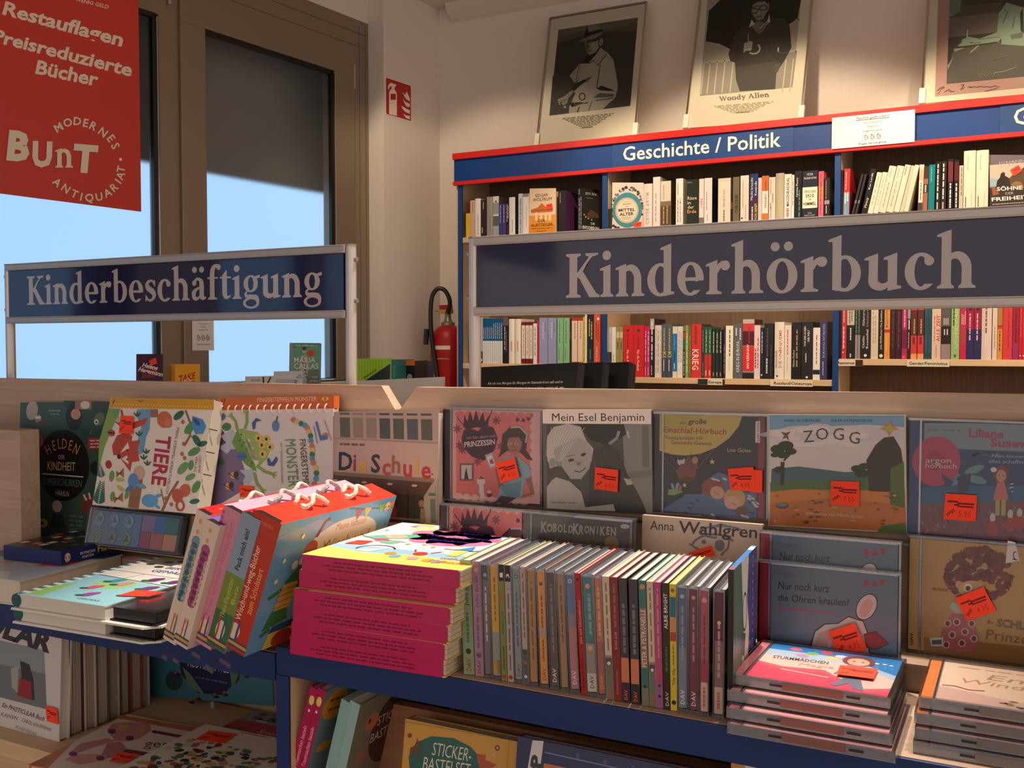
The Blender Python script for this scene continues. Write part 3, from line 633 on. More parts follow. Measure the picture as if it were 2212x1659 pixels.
def art1(d, c):
    d.poly([(237, 320), (1100, 190), (1012, 1148), (133, 1257)], tone(58))
    d.poly([(237, 320), (1100, 190), (1090, 300), (830, 318), (600, 372), (360, 410), (229, 440)], tone(104)); d.poly([(232, 400), (500, 338), (760, 318), (1090, 250), (1086, 338), (800, 345), (440, 400), (228, 470)], tone(84))
    d.poly([(172, 820), (1047, 720), (1012, 1148), (133, 1257)], tone(66))
    K, CO, SH = tone(30), tone(176), tone(96)
    # overcoat, wide lapels, belt
    d.poly([(690, 512), (770, 575), (830, 640), (860, 800), (880, 945), (850, 1060), (770, 1130), (715, 1187), (345, 1232), (350, 1160), (420, 1010), (380, 990), (430, 905), (560, 690), (640, 590)], CO)
    d.poly([(590, 690), (690, 512), (765, 572), (660, 712), (620, 660)], tone(160)); d.line([(568, 690), (612, 655), (662, 712), (760, 590)], 9, K); d.line([(745, 600), (830, 645)], 5, SH)
    d.poly([(560, 690), (500, 655), (355, 822), (412, 900), (470, 840)], tone(166)); d.line([(500, 655), (460, 720), (420, 900)], 8, SH); d.poly([(420, 905), (520, 860), (614, 828), (470, 930), (360, 1030), (350, 1000)], K)
    d.line([(690, 700), (665, 860), (650, 960)], 9, K); d.poly([(650, 960), (700, 930), (800, 965), (850, 990), (760, 985), (690, 980)], K); d.poly([(610, 1060), (680, 1010), (840, 1020), (830, 1050), (700, 1060)], SH); d.line([(640, 1090), (760, 1075), (835, 1058)], 8, K)
    d.ring(492, 1050, 36, 42, 10, K); d.ell(545, 875, 16, 18, SH); d.poly([(350, 1120), (470, 1110), (560, 1120), (480, 1130), (380, 1165)], K); d.line([(380, 1100), (420, 1140), (560, 1110)], 9, SH); d.line([(600, 1100), (560, 1200)], 7, SH); d.line([(460, 1160), (440, 1222)], 9, K)
    # hand
    d.poly([(230, 1080), (300, 1045), (385, 975), (400, 1000), (345, 1060), (330, 1120), (285, 1150), (262, 1110)], tone(150)); d.line([(232, 1080), (252, 1140)], 14, tone(168)); d.line([(262, 1095), (330, 1080)], 5, K); d.line([(255, 1120), (310, 1100)], 5, K); d.ell(305, 1165, 16, 12, tone(170))
    # head in three quarter view, brimmed hat
    d.poly([(470, 690), (545, 620), (570, 590), (700, 512), (640, 600), (560, 690)], K)
    d.poly([(520, 480), (540, 440), (680, 415), (705, 450), (680, 520), (640, 570), (580, 600), (548, 572), (530, 520)], tone(150)); d.poly([(520, 480), (560, 440), (575, 520), (548, 560), (530, 520)], tone(90))
    d.poly([(672, 430), (690, 420), (690, 500), (676, 520)], K); d.ell(703, 460, 19, 40, tone(165), 10); d.ell(703, 462, 8, 24, SH, 10); d.line([(598, 448), (640, 432)], 9, K); d.line([(560, 462), (582, 458)], 8, K); d.line([(582, 470), (574, 515), (592, 518)], 6, SH); d.line([(552, 560), (600, 548)], 8, K); d.line([(565, 585), (620, 560)], 5, SH)
    d.poly([(455, 455), (540, 410), (640, 370), (722, 345), (715, 370), (640, 420), (540, 445)], tone(120)); d.poly([(515, 395), (555, 290), (640, 268), (700, 300), (722, 345), (620, 372)], tone(128)); d.poly([(515, 395), (525, 360), (710, 318), (722, 345), (620, 372)], K); d.poly([(515, 395), (555, 290), (568, 345), (545, 385)], K); d.poly([(540, 445), (640, 420), (680, 412), (690, 440), (560, 470)], tone(50))
    blurb(d, 555, 1262, 560, 7, 17, 0.105, (120, 108, 92)); d.line([(485, 1390), (605, 1378)], 6, (90, 80, 70))
def art2(d, c):
    d.poly([(255, -60), (1375, -140), (1310, 1025), (195, 1150)], tone(178))
    d.poly([(232, 745), (1345, 600), (1310, 1025), (195, 1150)], tone(160))
    for i, x in enumerate((228, 305, 395, 490, 590, 1215, 1300)): d.poly([(x + 2, 745 - i * 9), (x + 16, 743 - i * 9), (x - 12, 1130 - i * 8), (x - 28, 1132 - i * 8)], tone(206))
    d.poly([(232, 735), (500, 712), (1345, 590), (1345, 606), (500, 728), (232, 750)], tone(200))
    for x in (312, 398, 490, 1330): d.ell(x, 742 - (x - 312) * 0.13, 7, 7, tone(60))
    # open umbrella, pullover and shirt collar, spectacles
    d.poly([(400, 0), (420, -60), (1390, -140), (1362, 30), (1335, 225), (1240, 295), (760, 480), (565, 585), (250, 485), (275, 115)], tone(44)); d.line([(1335, 225), (1358, 250)], 7, tone(50)); d.poly([(250, 485), (420, 515), (565, 585), (400, 545)], tone(190))
    d.poly([(620, 740), (560, 720), (535, 640), (590, 440), (680, 330), (850, 250), (1010, 215), (1200, 225), (1250, 320), (1280, 560), (1200, 720), (1110, 860), (1110, 1050), (690, 1080), (640, 950)], tone(66)); d.poly([(640, 790), (1120, 720), (1110, 1050), (690, 1080), (640, 950)], tone(80))
    d.poly([(600, 590), (720, 575), (730, 690), (640, 735), (560, 700)], tone(60)); d.line([(565, 600), (720, 580)], 6, tone(30)); d.line([(1130, 560), (1128, 610)], 18, tone(206)); d.line([(1130, 625), (1250, 620)], 8, tone(110)); d.line([(1080, 760), (1120, 850)], 8, tone(54)); d.poly([(1085, 760), (1170, 740), (1130, 850), (1098, 860)], tone(92))
    d.line([(768, 395), (772, 500)], 8, tone(200)); d.poly([(722, 510), (800, 485), (825, 495), (812, 600), (745, 600), (718, 630)], tone(178)); d.ring(840, 575, 82, 70, 18, tone(186), 20, -50, 130); d.line([(726, 540), (805, 528)], 4, tone(90)); d.line([(724, 570), (800, 560)], 4, tone(90))
    d.poly([(800, 300), (880, 250), (985, 280), (960, 350), (905, 405), (850, 370)], tone(120)); d.poly([(775, 325), (800, 232), (845, 285)], tone(206)); d.poly([(1008, 170), (1022, 260), (910, 360), (900, 345), (990, 250)], tone(206)); d.line([(905, 360), (995, 265)], 10, tone(30))
    d.poly([(775, 40), (800, 160), (850, 230), (890, 248), (940, 225), (985, 140), (1000, 60), (960, -40), (790, -50)], tone(138)); d.poly([(770, 60), (755, 0), (800, -70), (960, -90), (1000, -10), (985, 60), (950, 20), (860, 30), (810, 55), (790, 130)], tone(36)); d.ell(990, 100, 14, 30, tone(120), 8)
    d.ring(830, 130, 48, 34, 11, tone(24)); d.ring(935, 98, 48, 34, 11, tone(24)); d.line([(868, 122), (895, 112)], 9, tone(24)); d.line([(775, 95), (880, 75)], 9, tone(30)); d.poly([(872, 130), (900, 165), (870, 172)], tone(176)); d.line([(845, 210), (925, 195)], 12, tone(70))
    d.text('Woody Allen', (445, 1208), (1045, 1140), 52, (128, 116, 100), serif=True); blurb(d, 740, 1235, 720, 7, 16, 0.11, (196, 180, 154)); d.line([(655, 1345), (820, 1328)], 5, (170, 156, 134))
def art3(d, c):
    d.poly([(325, -30), (2120, -230), (2060, 1245), (288, 1460)], (190, 148, 140))
    d.poly([(505, -30), (2000, -190), (1950, 1095), (470, 1262)], (70, 66, 60)); d.poly([(500, 240), (1270, 160), (1225, 480), (488, 560)], (118, 108, 100)); d.poly([(500, 100), (1290, 40), (1265, 180), (500, 262)], (92, 84, 76))
    G, G2 = (150, 166, 148), (112, 124, 110)
    d.poly([(505, -20), (690, -20), (660, 175), (505, 215)], G2); d.poly([(500, 215), (620, 195), (500, 242)], G)
    d.poly([(570, 740), (1240, 640), (1980, 600), (1950, 1095), (480, 1255), (490, 1040)], (96, 92, 84)); d.poly([(575, 840), (485, 1050), (480, 985)], G)
    d.poly([(1360, 40), (1600, 120), (2000, 60), (1980, 690), (1700, 690), (1290, 660), (1225, 620), (950, 660), (700, 690), (625, 690), (685, 640), (700, 590), (800, 545), (960, 580), (1225, 480), (1250, 200)], G)
    d.poly([(1420, 520), (1600, 480), (1600, 560), (1440, 590)], G2); d.poly([(1560, 200), (1600, 130), (1620, 500), (1570, 460)], (60, 66, 58)); d.line([(1480, 260), (1450, 420)], 18, G2); d.line([(1330, 140), (1380, 180), (1310, 350)], 12, (90, 96, 86)); d.poly([(1250, 620), (1290, 570), (1285, 660)], (60, 66, 58)); d.line([(960, 590), (1270, 545)], 10, G2)
    d.line([(785, 445), (775, 560)], 18, (186, 190, 172)); d.line([(830, 785), (950, 680)], 22, G); d.line([(880, 650), (980, 630)], 14, G2); d.line([(820, 640), (870, 635)], 16, (90, 100, 90)); d.poly([(575, 730), (740, 715), (590, 780)], G)
    for i in range(8): d.line([(930 + i * 34, 1075 - i * 4), (1000 + i * 34, 1165 - i * 6)], 8, (128, 132, 118))
    d.line([(1190, 1090), (1350, 1060), (1510, 1000)], 12, (150, 152, 138)); d.line([(1150, 890), (1410, 830)], 10, (124, 120, 110))
    k = (64, 52, 50)
    d.line([(325, 1372), (370, 1330), (420, 1305), (440, 1318), (380, 1345), (355, 1400), (328, 1420)], 6, k); d.line([(432, 1390), (470, 1365), (500, 1355), (520, 1335), (500, 1378), (540, 1360), (525, 1382), (590, 1372)], 6, k)
    d.line([(735, 1265), (690, 1345)], 7, k); d.line([(690, 1275), (745, 1265), (720, 1300), (745, 1310), (715, 1335), (680, 1340)], 6, k); d.line([(790, 1308), (850, 1300), (830, 1312), (900, 1296), (930, 1306), (990, 1290), (1040, 1300), (1090, 1290), (1130, 1300), (1200, 1280), (1280, 1290), (1210, 1320), (1050, 1366)], 6, k)
poster('framed_poster', ((152, 200), (1197, 30), (1062, 1475), (-5, 1590)), (1160, 0, .19893), art1, 'leaning framed poster of a man in trench coat and brimmed hat, above Geschichte plate')
poster('framed_poster', ((172, -100), (1510, -235), (1425, 1402), (28, 1552)), (1480, 0, .1808), art2, 'leaning framed poster of a bespectacled man in pullover under an umbrella')
poster('framed_poster', ((170, -130), (2010, -340), (1960, 1350), (86, 1566)), (1980, 0, .14464), art3, 'leaning framed greenish poster of a person writing, signed below, at the right edge')

# ---------------------------------------------------------------- banner, fire safety sign, extinguisher
bw = Card.at(CORNER + WD * -2.36 - WN * 0.07 + UP * 1.927, WD, UP, 0.563, 0.873).zoomed(0, 0, .2893)
r = empty('hanging_banner', bw.M, 'red advertising banner with white lettering hanging before the left window pane', 'banner')
b = MB('plastic'); nx = 12
RED = (214, 62, 50)
b.box((0, 0, -0.0015), (bw.w, bw.h, 0), RED); d = bw.draw(b, 1e-4, 'plastic'); Wt = (244, 232, 214)
d.text('WENIG GELD', (560, 5), (808, 66), 26, Wt, bold=0.012)
d.text('Restauflagen', (16, 104), (908, 346), 96, Wt, bold=0.03); d.text('Preisreduzierte', (-62, 305), (978, 570), 92, Wt, bold=0.03); d.text('Bücher', (262, 546), (724, 643), 98, Wt, bold=0.03)
for ch, x, y, a in (('M', 436, 952, -30), ('O', 505, 915, -14), ('D', 577, 905, 4), ('E', 640, 918, 12), ('R', 697, 942, 26), ('N', 768, 988, 38), ('E', 828, 1034, 52), ('S', 860, 1090, 66)): d.letter(ch, x, y, a, 58, Wt, 0.02)
for ch, x, y, a in (('A', 425, 1362, 42), ('N', 490, 1408, 36), ('T', 555, 1448, 24), ('I', 605, 1470, 12), ('Q', 665, 1476, 4), ('U', 738, 1470, -10), ('A', 800, 1440, -26), ('R', 850, 1398, -40), ('I', 879, 1354, -54), ('A', 896, 1312, -66), ('T', 900, 1264, -78)): d.letter(ch, x, y, a, 56, Wt, 0.02)
d.ell(897, 1191, 11, 12, Wt)
d.letter('B', 138, 1092, 6, 200, Wt, 0.05, 1.0); d.letter('U', 312, 1152, 2, 170, Wt, 0.05, 0.86); d.letter('n', 475, 1152, 0, 200, Wt, 0.02, 0.95, 0.25, True); d.letter('T', 632, 1186, 5, 186, Wt, 0.05, 1.0)
b.build('banner_cloth', r)
e = MB('plastic'); e.tube([(-0.01, bw.h, 0.002), (bw.w + 0.01, bw.h, 0.002)], 0.008, (230, 230, 226)); e.build('hanging_rail', r)

c = Card.at(CORNER + WD * -0.436 + WN * 0.0015 + UP * 2.555, WD, UP, 0.2, 0.187).zoomed(600, 0, .28937)
b = MB('plastic'); b.box((0, 0, -0.0012), (c.w, c.h, 0), (236, 226, 216)); d = c.draw(b, 1e-4, 'plastic'); d.T2, T0 = (lambda x, y: (x, y)), d.T2; d.yd = False
d.rect(0.004, 0.004, 0.196, 0.183, (176, 28, 30)); d.T2, d.yd = T0, True
w = (240, 226, 212)
d.poly([(831, 690), (842, 668), (858, 660), (872, 668), (886, 690), (889, 712), (889, 866), (831, 851)], w); d.rect(842, 700, 881, 745, (176, 28, 30)); d.poly([(850, 632), (872, 640), (872, 664), (848, 660)], w); d.poly([(845, 618), (884, 632), (880, 648), (850, 640), (836, 648), (826, 670), (820, 650), (830, 628)], w)
for pts in ([(930, 684), (950, 710), (962, 682), (985, 735), (985, 758), (960, 742), (942, 715)], [(935, 735), (950, 760), (985, 775), (985, 800), (960, 795), (942, 765)], [(920, 788), (940, 800), (985, 825), (985, 850), (950, 835), (930, 812)], [(934, 845), (955, 862), (985, 865), (985, 892), (955, 880)]): d.poly(pts, w)
tag(b.build('fire_safety_sign', None, c.M), 'square red and white fire extinguisher sign on the wall corner beside the window', 'sign')
EX, EY = -2.665, 4.405
fe = empty('fire_extinguisher', tr(EX, EY, 0.93), 'red fire extinguisher with black hose in the corner left of the bookcase', 'fire extinguisher')
RD = (172, 22, 30)
b = MB('lacquer'); b.lathe([(0.02, 0), (0.08, 0.0), (0.09, 0.012), (0.09, 0.475), (0.087, 0.515), (0.072, 0.55), (0.045, 0.575), (0.03, 0.58)], RD, n=36); b.build('cylinder', fe, smooth=True)
b = MB('paper')
for i in range(16):
    a0, a1 = R_(180 + 32 + i * 6), R_(180 + 38 + i * 6); q = lambda a, z, rr=0.0905: (rr * math.cos(a), rr * math.sin(a), z)
    for z0, z1, cc in ((0.10, 0.44, RD), (0.455, 0.475, (230, 224, 216)), (0.405, 0.412, (236, 226, 220)), (0.10, 0.106, (236, 226, 220))): b.face([q(a0, z0), q(a1, z0), q(a1, z1), q(a0, z1)], cc)
    if 7 <= i < 13:
        for z0, z1 in ((0.19, 0.27), (0.115, 0.13)): b.face([q(a0, z0, 0.091), q(a1, z0, 0.091), q(a1, z1, 0.091), q(a0, z1, 0.091)], (226, 220, 214))
    if i < 4:
        for z0, z1 in ((0.19, 0.225), (0.34, 0.37), (0.29, 0.31)): b.face([q(a0, z0, 0.091), q(a1, z0, 0.091), q(a1, z1, 0.091), q(a0, z1, 0.091)], (222, 214, 208))
aa = R_(180 + 62); Cc = lambda x, y, e: ((0.0912 + e) * math.cos(aa + x / 0.09), (0.0912 + e) * math.sin(aa + x / 0.09), 0.315 + y)
dd = Draw(b, Cc, None, False, 2e-4); dd.ell(0, 0, 0.017, 0.019, (236, 228, 222)); dd.text('9', (-0.006, -0.009), (0.006, -0.009), 0.018, RD, bold=0.02); b.build('label', fe)
b = MB('metal'); b.lathe([(0.034, 0.572), (0.036, 0.58), (0.036, 0.594), (0.022, 0.6), (0.016, 0.62), (0.016, 0.655), (0.01, 0.66)], (150, 140, 120), n=20); b.build('valve', fe)
b = MB('plastic'); b.box((-0.05, -0.013, 0.64), (0.025, 0.013, 0.662), (190, 150, 40)); b.box((-0.045, -0.014, 0.662), (0.02, 0.014, 0.684), (170, 24, 28)); b.tube([(-0.045, 0, 0.655), (-0.095, -0.01, 0.652)], 0.0035, (190, 186, 160)); b.build('lever', fe, bevel=0.003)
hp = [(0.01, -0.02, 0.64), (0.03, -0.03, 0.70), (0.01, -0.045, 0.755), (-0.025, -0.06, 0.765), (-0.05, -0.075, 0.72), (-0.05, -0.088, 0.62), (-0.035, -0.1, 0.50), (-0.005, -0.108, 0.36), (0.01, -0.11, 0.22), (0.014, -0.11, 0.10)]
sm = []
for i in range(len(hp) - 1):
    P = [hp[max(i - 1, 0)], hp[i], hp[i + 1], hp[min(i + 2, len(hp) - 1)]]
    for j in range(6):
        t = j / 6; sm.append(tuple(0.5 * (2 * P[1][q] + (P[2][q] - P[0][q]) * t + (2 * P[0][q] - 5 * P[1][q] + 4 * P[2][q] - P[3][q]) * t * t + (3 * P[1][q] - P[0][q] - 3 * P[2][q] + P[3][q]) * t ** 3) for q in range(3)))
sm.append(hp[-1])
b = MB('plastic'); b.tube(sm, 0.0115, (24, 24, 24), n=12); b.build('hose', fe, smooth=True)
b = MB('plastic'); b.tube([(0.014, -0.11, 0.235), (0.014, -0.11, 0.10), (0.0, -0.11, 0.0), (-0.005, -0.108, -0.05)], [0.012, 0.016, 0.024, 0.026], (22, 22, 22), n=14); b.build('nozzle', fe); b = MB('plastic'); b.tube([(-0.055, -0.112, 0.27), (-0.05, -0.114, 0.22), (-0.03, -0.114, 0.15), (0.0, -0.112, 0.08)], [0.006, 0.009, 0.012, 0.018], (22, 22, 22), n=10); b.build('trigger', fe); b = MB('plastic'); b.tube([(-0.075, -0.085, 0.56), (-0.08, -0.088, 0.48)], [0.015, 0.013], (30, 32, 34)); b.build('grip', fe); b = MB('plastic'); b.tube([(0.011, -0.11, 0.21), (0.013, -0.11, 0.19)], 0.017, (190, 188, 186)); b.build('hose_ring', fe)
b = MB('metal'); b.box((-0.03, 0.08, 0.42), (0.03, 0.175, 0.56), (120, 118, 116)); b.build('wall_bracket', fe)
# ---------------------------------------------------------------- books on the bookcase
WH, CRM, BLK, NVY = (236, 230, 226), (226, 208, 182), (26, 24, 26), (30, 36, 64)
GRY, DRD, RDD, TEAL = (150, 146, 146), (110, 26, 34), (212, 40, 42), (0, 124, 136)
ORD = 'first second third fourth fifth sixth seventh eighth ninth tenth eleventh twelfth thirteenth fourteenth fifteenth sixteenth seventeenth eighteenth nineteenth'.split() + ['twentieth'] + ['twenty-' + q for q in 'first second third fourth fifth sixth seventh eighth ninth'.split()] + ['thirtieth'] + ['thirty-' + q for q in 'first second third fourth fifth sixth seventh eighth ninth'.split()] + ['fortieth', 'forty-first', 'forty-second']
def spine_print(d, t, h, bands, texts):
    for a, b_, c in bands: d.rect(0.0003, a * h, t - 0.0003, b_ * h, c, None, False)
    d.k += 1
    for tx in texts:
        s, c, a, b_, xc, fr = tx[:6]; dr = tx[6] if len(tx) > 6 else 'u'; cap = fr * t; x = xc * t
        if s == '~': d.scribble((x, a * h), (x, b_ * h), cap * 0.8, c, 6)
        elif s == 'o': d.ell(x, (a + b_) / 2 * h, cap / 2, cap / 2, c, n=14)
        elif s == 'h':                                             # lettering set across the spine
            d.text(tx[7], (x - tx[8] * t / 2, a * h), (x + tx[8] * t / 2, a * h), b_ * h, c, bold=0.01, res=1)
        elif dr == 'u': d.text(s, (x + cap / 2, a * h), (x + cap / 2, b_ * h), cap, c, bold=0.01, res=1)
        else: d.text(s, (x - cap / 2, b_ * h), (x - cap / 2, a * h), cap, c, bold=0.01, res=1)
def shelf_book(M, t, h, depth, base, label, cat, group, bands=(), texts=(), side=None, round_=False, eps=1e-4, page=(226, 214, 196), name='book', board=0.0016, m='gloss'):
    b = MB(m); sd = side or base
    if round_:
        n, q = 8, 0.12 * t; arc = [(t * i / n, -q * math.sin(math.pi * i / n)) for i in range(n + 1)]
        b.prism(arc + [(t, board), (0, board)], 0, h, base)
        T3 = lambda x, y, e: (x, -q * math.sin(math.pi * max(0, min(1, x / t))) - e, y)
    else:
        b.box((0, 0, 0), (t, board, h), base); T3 = lambda x, y, e: (x, -e, y)
    b.box((0, board, 0), (board, depth, h), base, sides={'l': sd}); b.box((t - board, board, 0), (t, depth, h), sd)
    spine_print(Draw(b, T3, None, False, eps, m), t, h, bands, texts)
    o = b.build(name, None, M); tag(o, label, cat, group)
    i = 0.003 if round_ else 0.0004
    p = MB('pages'); p.box((board, board, i), (t - board, depth - (0.003 if round_ else 0.0006), h - i), page); p.build('page_block', o)
    return o
def row(zm, Y, zb, place, items, group, start=1):
    n = start - 1
    for it in items:
        xl, xr, vt, base, desc = it[:5]; o = it[5] if len(it) > 5 else {}
        n += 1
        u0, u1, v = zm[0] + xl * zm[2], zm[0] + xr * zm[2], zm[1] + vt * zm[2]
        yy = Y + o.get('dy', 0.0)
        zt = on_y((u0 + u1) / 2, v, yy).z if vt is not None and vt > -900 else zb + 0.212
        lean = 0.0
        if 'bot' in o:
            b0, b1 = zm[0] + o['bot'][0] * zm[2], zm[0] + o['bot'][1] * zm[2]
            x0, x1 = X_at(b0, yy, zb), X_at(b1, yy, zb); xt = X_at((u0 + u1) / 2, yy, zt); lean = math.degrees(math.atan2(xt - (x0 + x1) / 2, zt - zb)); c = math.cos(R_(lean))
            M = tr(x0, yy, zb) @ rot('Y', lean); t = (x1 - x0) * c - 0.0008; h = (zt - zb) / c - abs(math.sin(R_(lean))) * t
            if lean > 0: M = tr(x0, yy, zb + t * math.sin(R_(lean))) @ rot('Y', lean)
        else:
            zc = (zb + zt) / 2; x0, x1 = X_at(u0, yy, zc), X_at(u1, yy, zc); M = tr(x0, yy, zb); t = x1 - x0 - 0.0006; h = zt - zb
        lab = '%s, %s from left, %s' % (desc, ORD[n - 1], place)
        shelf_book(M, t, h, o.get('d', 0.15), base, lab, 'book', group, o.get('b', ()), o.get('t', ()), o.get('s'), o.get('r', False))
def face_book(quad, z, art, base, t, label, lean=4.0, Y=4.262, yaw=0.0, zb=None, m='gloss', group=None, name='book', page=(226, 214, 196), eps=1e-4, stk=None, place=None):
    c = Card(*quad, Y=Y, lean=lean, yaw=yaw, z=z)
    if zb is not None: c.drop(zb, t)
    return make_face_book(c, art, base, t, label, m, group, name, page, eps, stk)
def make_face_book(c, art, base, t, label, m='gloss', group=None, name='book', page=(226, 214, 196), eps=1e-4, stk=None, over=0.002, cat='book'):
    """book seen from its front: cover in front (z 0), spine on the left, page block between the boards"""
    w, h = c.w, c.h; bd = 0.0022
    b = MB(m); b.box((0, 0, -bd), (w, h, 0), base); b.box((0, 0, -t), (w, h, -t + bd), base); b.box((0, 0, -t + bd), (bd, h, -bd), base)
    d = c.draw(b, eps, m); art(d, c)
    o = b.build(name, None, c.M); tag(o, label, cat, group)
    p = MB('pages'); p.box((bd, over, -t + bd), (w - over, h - over, -bd), page); p.build('page_block', o)
    for s_ in stk or (): sticker(o, c, *s_)
    return o
STK = (255, 70, 42)
def sticker(parent, c, quad, price='', z0=0.0035, marks=True, T=None):
    """fluorescent price tag, its corners given on the cover"""
    T2 = T or c.T2; P = [T2(x, y) for x, y in quad]; b = MB('paper'); zz = z0
    b.tris([(x, y, zz) for x, y in P], [(0, 1, 2), (0, 2, 3)], STK)
    q = homog(((0, 0), (1, 0), (1, 1), (0, 1)), P); d = Draw(b, lambda x, y, e: (x, y, zz + e), q, True, 3e-5)
    if marks:
        k = (120, 24, 18)
        d.line([(0.08, 0.30), (0.42, 0.30)], 0.07, k); d.line([(0.30, 0.42), (0.46, 0.42)], 0.07, k); d.line([(0.40, 0.36), (0.92, 0.36)], 0.07, k, False); d.line([(0.42, 0.47), (0.90, 0.47)], 0.06, k)
        d.text('jetzt', (0.10, 0.86), (0.36, 0.66), 0.13, k, bold=0.02, res=1)
        if price: d.text(price, (0.46, 0.86), (0.84, 0.86), 0.22, (196, 40, 30), res=1)
    return b.build('price_sticker', parent)

YB = BY + 0.010; UPB = UPZ + 4e-4
ROWU = 'books on the upper bookcase shelf'; ROWL = 'books on the lower bookcase shelf'
PLU, PMU, PRU = "upper left bay", "upper middle bay", "upper right bay"
PLL, PML, PRL = "lower left bay", "lower middle bay", "lower right bay"
Z1 = (990, 390, .14467)
row(Z1, YB, UPB, PLU, [
 (115, 177, 490, (232, 190, 30), 'short yellow paperback', dict(t=[('~', (120, 90, 20), .5, .9, .5, .12)])),
 (178, 250, 297, (212, 176, 146), 'beige book', dict(t=[('~', (150, 110, 90), .7, .95, .5, .2)])),
 (252, 335, 270, WH, 'white paperback', dict(r=1, t=[('~', (120, 110, 105), .05, .6, .6, .1)])),
 (342, 424, 290, (52, 36, 32), 'dark brown book with white print', dict(t=[('~', WH, .1, .25, .2, .16), ('~', WH, .75, .95, .4, .12)])),
 (427, 517, 245, (160, 150, 142), 'grey hardcover', dict(r=1, t=[('~', (120, 112, 106), .1, .6, .6, .12)])),
 (520, 606, 235, (226, 222, 214), 'white hardcover with a grey figure on its spine', dict(s=(120, 110, 104), b=[(.0, .25, (170, 176, 168)), (.25, .5, (96, 104, 110)), (.55, .84, (150, 156, 154))], t=[('o', (60, 56, 56), .84, .9, .5, .3)])),
 (610, 658, 345, (72, 66, 132), 'purple paperback', dict(t=[('~', (210, 206, 226), .4, .95, .4, .2)])),
 (660, 712, 345, (72, 66, 132), 'purple paperback', dict(t=[('~', (210, 206, 226), .4, .95, .4, .2)])),
 (715, 757, 320, BLK, 'black paperback with white print', dict(t=[('~', WH, .4, .95, .3, .22), ('~', WH, .5, .9, .7, .2), ('~', (150, 90, 80), .05, .3, .5, .2)])),
 (760, 850, 250, WH, 'white hardcover beside a black one', dict(r=1, s=(60, 54, 60), t=[('~', (120, 112, 110), .05, .4, .6, .1)])),
 (853, 894, 255, (42, 36, 40), 'black book', dict(dy=.02)),
 (898, 963, 195, (200, 202, 212), 'pale blue grey book', dict(t=[('DAS LAND DER BAYERN', (40, 40, 48), .04, .86, .5, .34)])),
 (966, 1052, 195, (226, 220, 220), 'white book', dict(b=[(.92, 1, (140, 136, 136))], t=[('~', (150, 144, 144), .2, .7, .6, .1)])),
], ROWU)
def artW(d, c):
    d.rect(1060, 150, 1455, 860, (226, 200, 170)); d.poly([(1062, 560), (1450, 540), (1450, 800), (1060, 830)], (222, 150, 62)); d.poly([(1062, 700), (1450, 690), (1450, 800), (1060, 830)], (214, 134, 40))
    d.poly([(1085, 470), (1180, 440), (1245, 370), (1310, 430), (1410, 450), (1410, 500), (1085, 522)], (196, 112, 52)); d.line([(1085, 485), (1410, 465)], 10, (150, 80, 40))
    for x in (1150, 1220, 1290, 1350): d.rect(x, 510, x + 38, 630, (236, 206, 160))
    k = (96, 66, 50)
    d.text('EDGAR', (1155, 282), (1340, 268), 46, k); d.text('WOLFRUM', (1112, 345), (1395, 328), 46, k); d.text('DER', (1195, 655), (1305, 648), 42, (70, 40, 24)); d.text('AUFSTEIGER', (1090, 725), (1420, 705), 42, (70, 40, 24)); d.scribble((1110, 755), (1400, 738), 7, (110, 66, 30)); d.scribble((1170, 790), (1330, 778), 7, (110, 66, 30))
face_book(((1062, 212), (1448, 183), (1445, 798), (1060, 826)), Z1, artW, (220, 180, 130), .03, 'orange book with a pillared gate on its cover, facing out on the upper shelf', zb=UPB, lean=3, stk=[(((1315, 395), (1400, 372), (1415, 455), (1330, 475)),)])
row(Z1, YB, UPB, PLU, [
 (1455, 1492, 425, (40, 32, 34), 'short dark book beside the orange gate cover', dict(dy=.05)),
 (1494, 1604, 150, (44, 38, 44), 'tall black and purple book', dict(s=(84, 44, 88), b=[(0, .28, (40, 34, 38))], t=[('~', (170, 160, 170), .7, .95, .25, .1)])),
], ROWU, 14)
def turned(quad_spine, cover_r, zm, zb, base, cov, label, art_s, art_c, t, group=ROWU, depth=.15):
    """book turned so that spine and front cover both show"""
    u0, u1, v = zm[0] + quad_spine[0] * zm[2], zm[0] + quad_spine[1] * zm[2], zm[1] + quad_spine[2] * zm[2]
    x0 = X_at(u0, YB, zb + .1); zt = on_y((u0 + u1) / 2, v, YB).z; h = zt - zb
    M = tr(x0, YB + .012, zb) @ rot('Z', -24)
    b = MB('gloss'); b.box((0, 0, 0), (t, .002, h), base); b.box((0, .002, 0), (.002, depth, h), base); b.box((t - .002, .002, 0), (t, depth, h), cov)
    art_s(Draw(b, lambda x, y, e: (x * t, -e, y * h), None, False, 1e-4, 'gloss')); art_c(Draw(b, lambda x, y, e: (t + e, x * depth, y * h), None, False, 1e-4, 'gloss'))
    o = tag(b.build('book', None, M), label, 'book', group)
    p = MB('pages'); p.box((.002, .002, .002), (t - .002, depth - .003, h - .002), (220, 210, 194)); p.build('page_block', o)
def as1(d):
    d.text('~JENS BISKY'[1:], (.42, .86), (.42, .99), .18, WH, res=1)
    for x in (.35, .75): d.scribble((x, .05), (x, .8), .12, (200, 200, 200), 8)
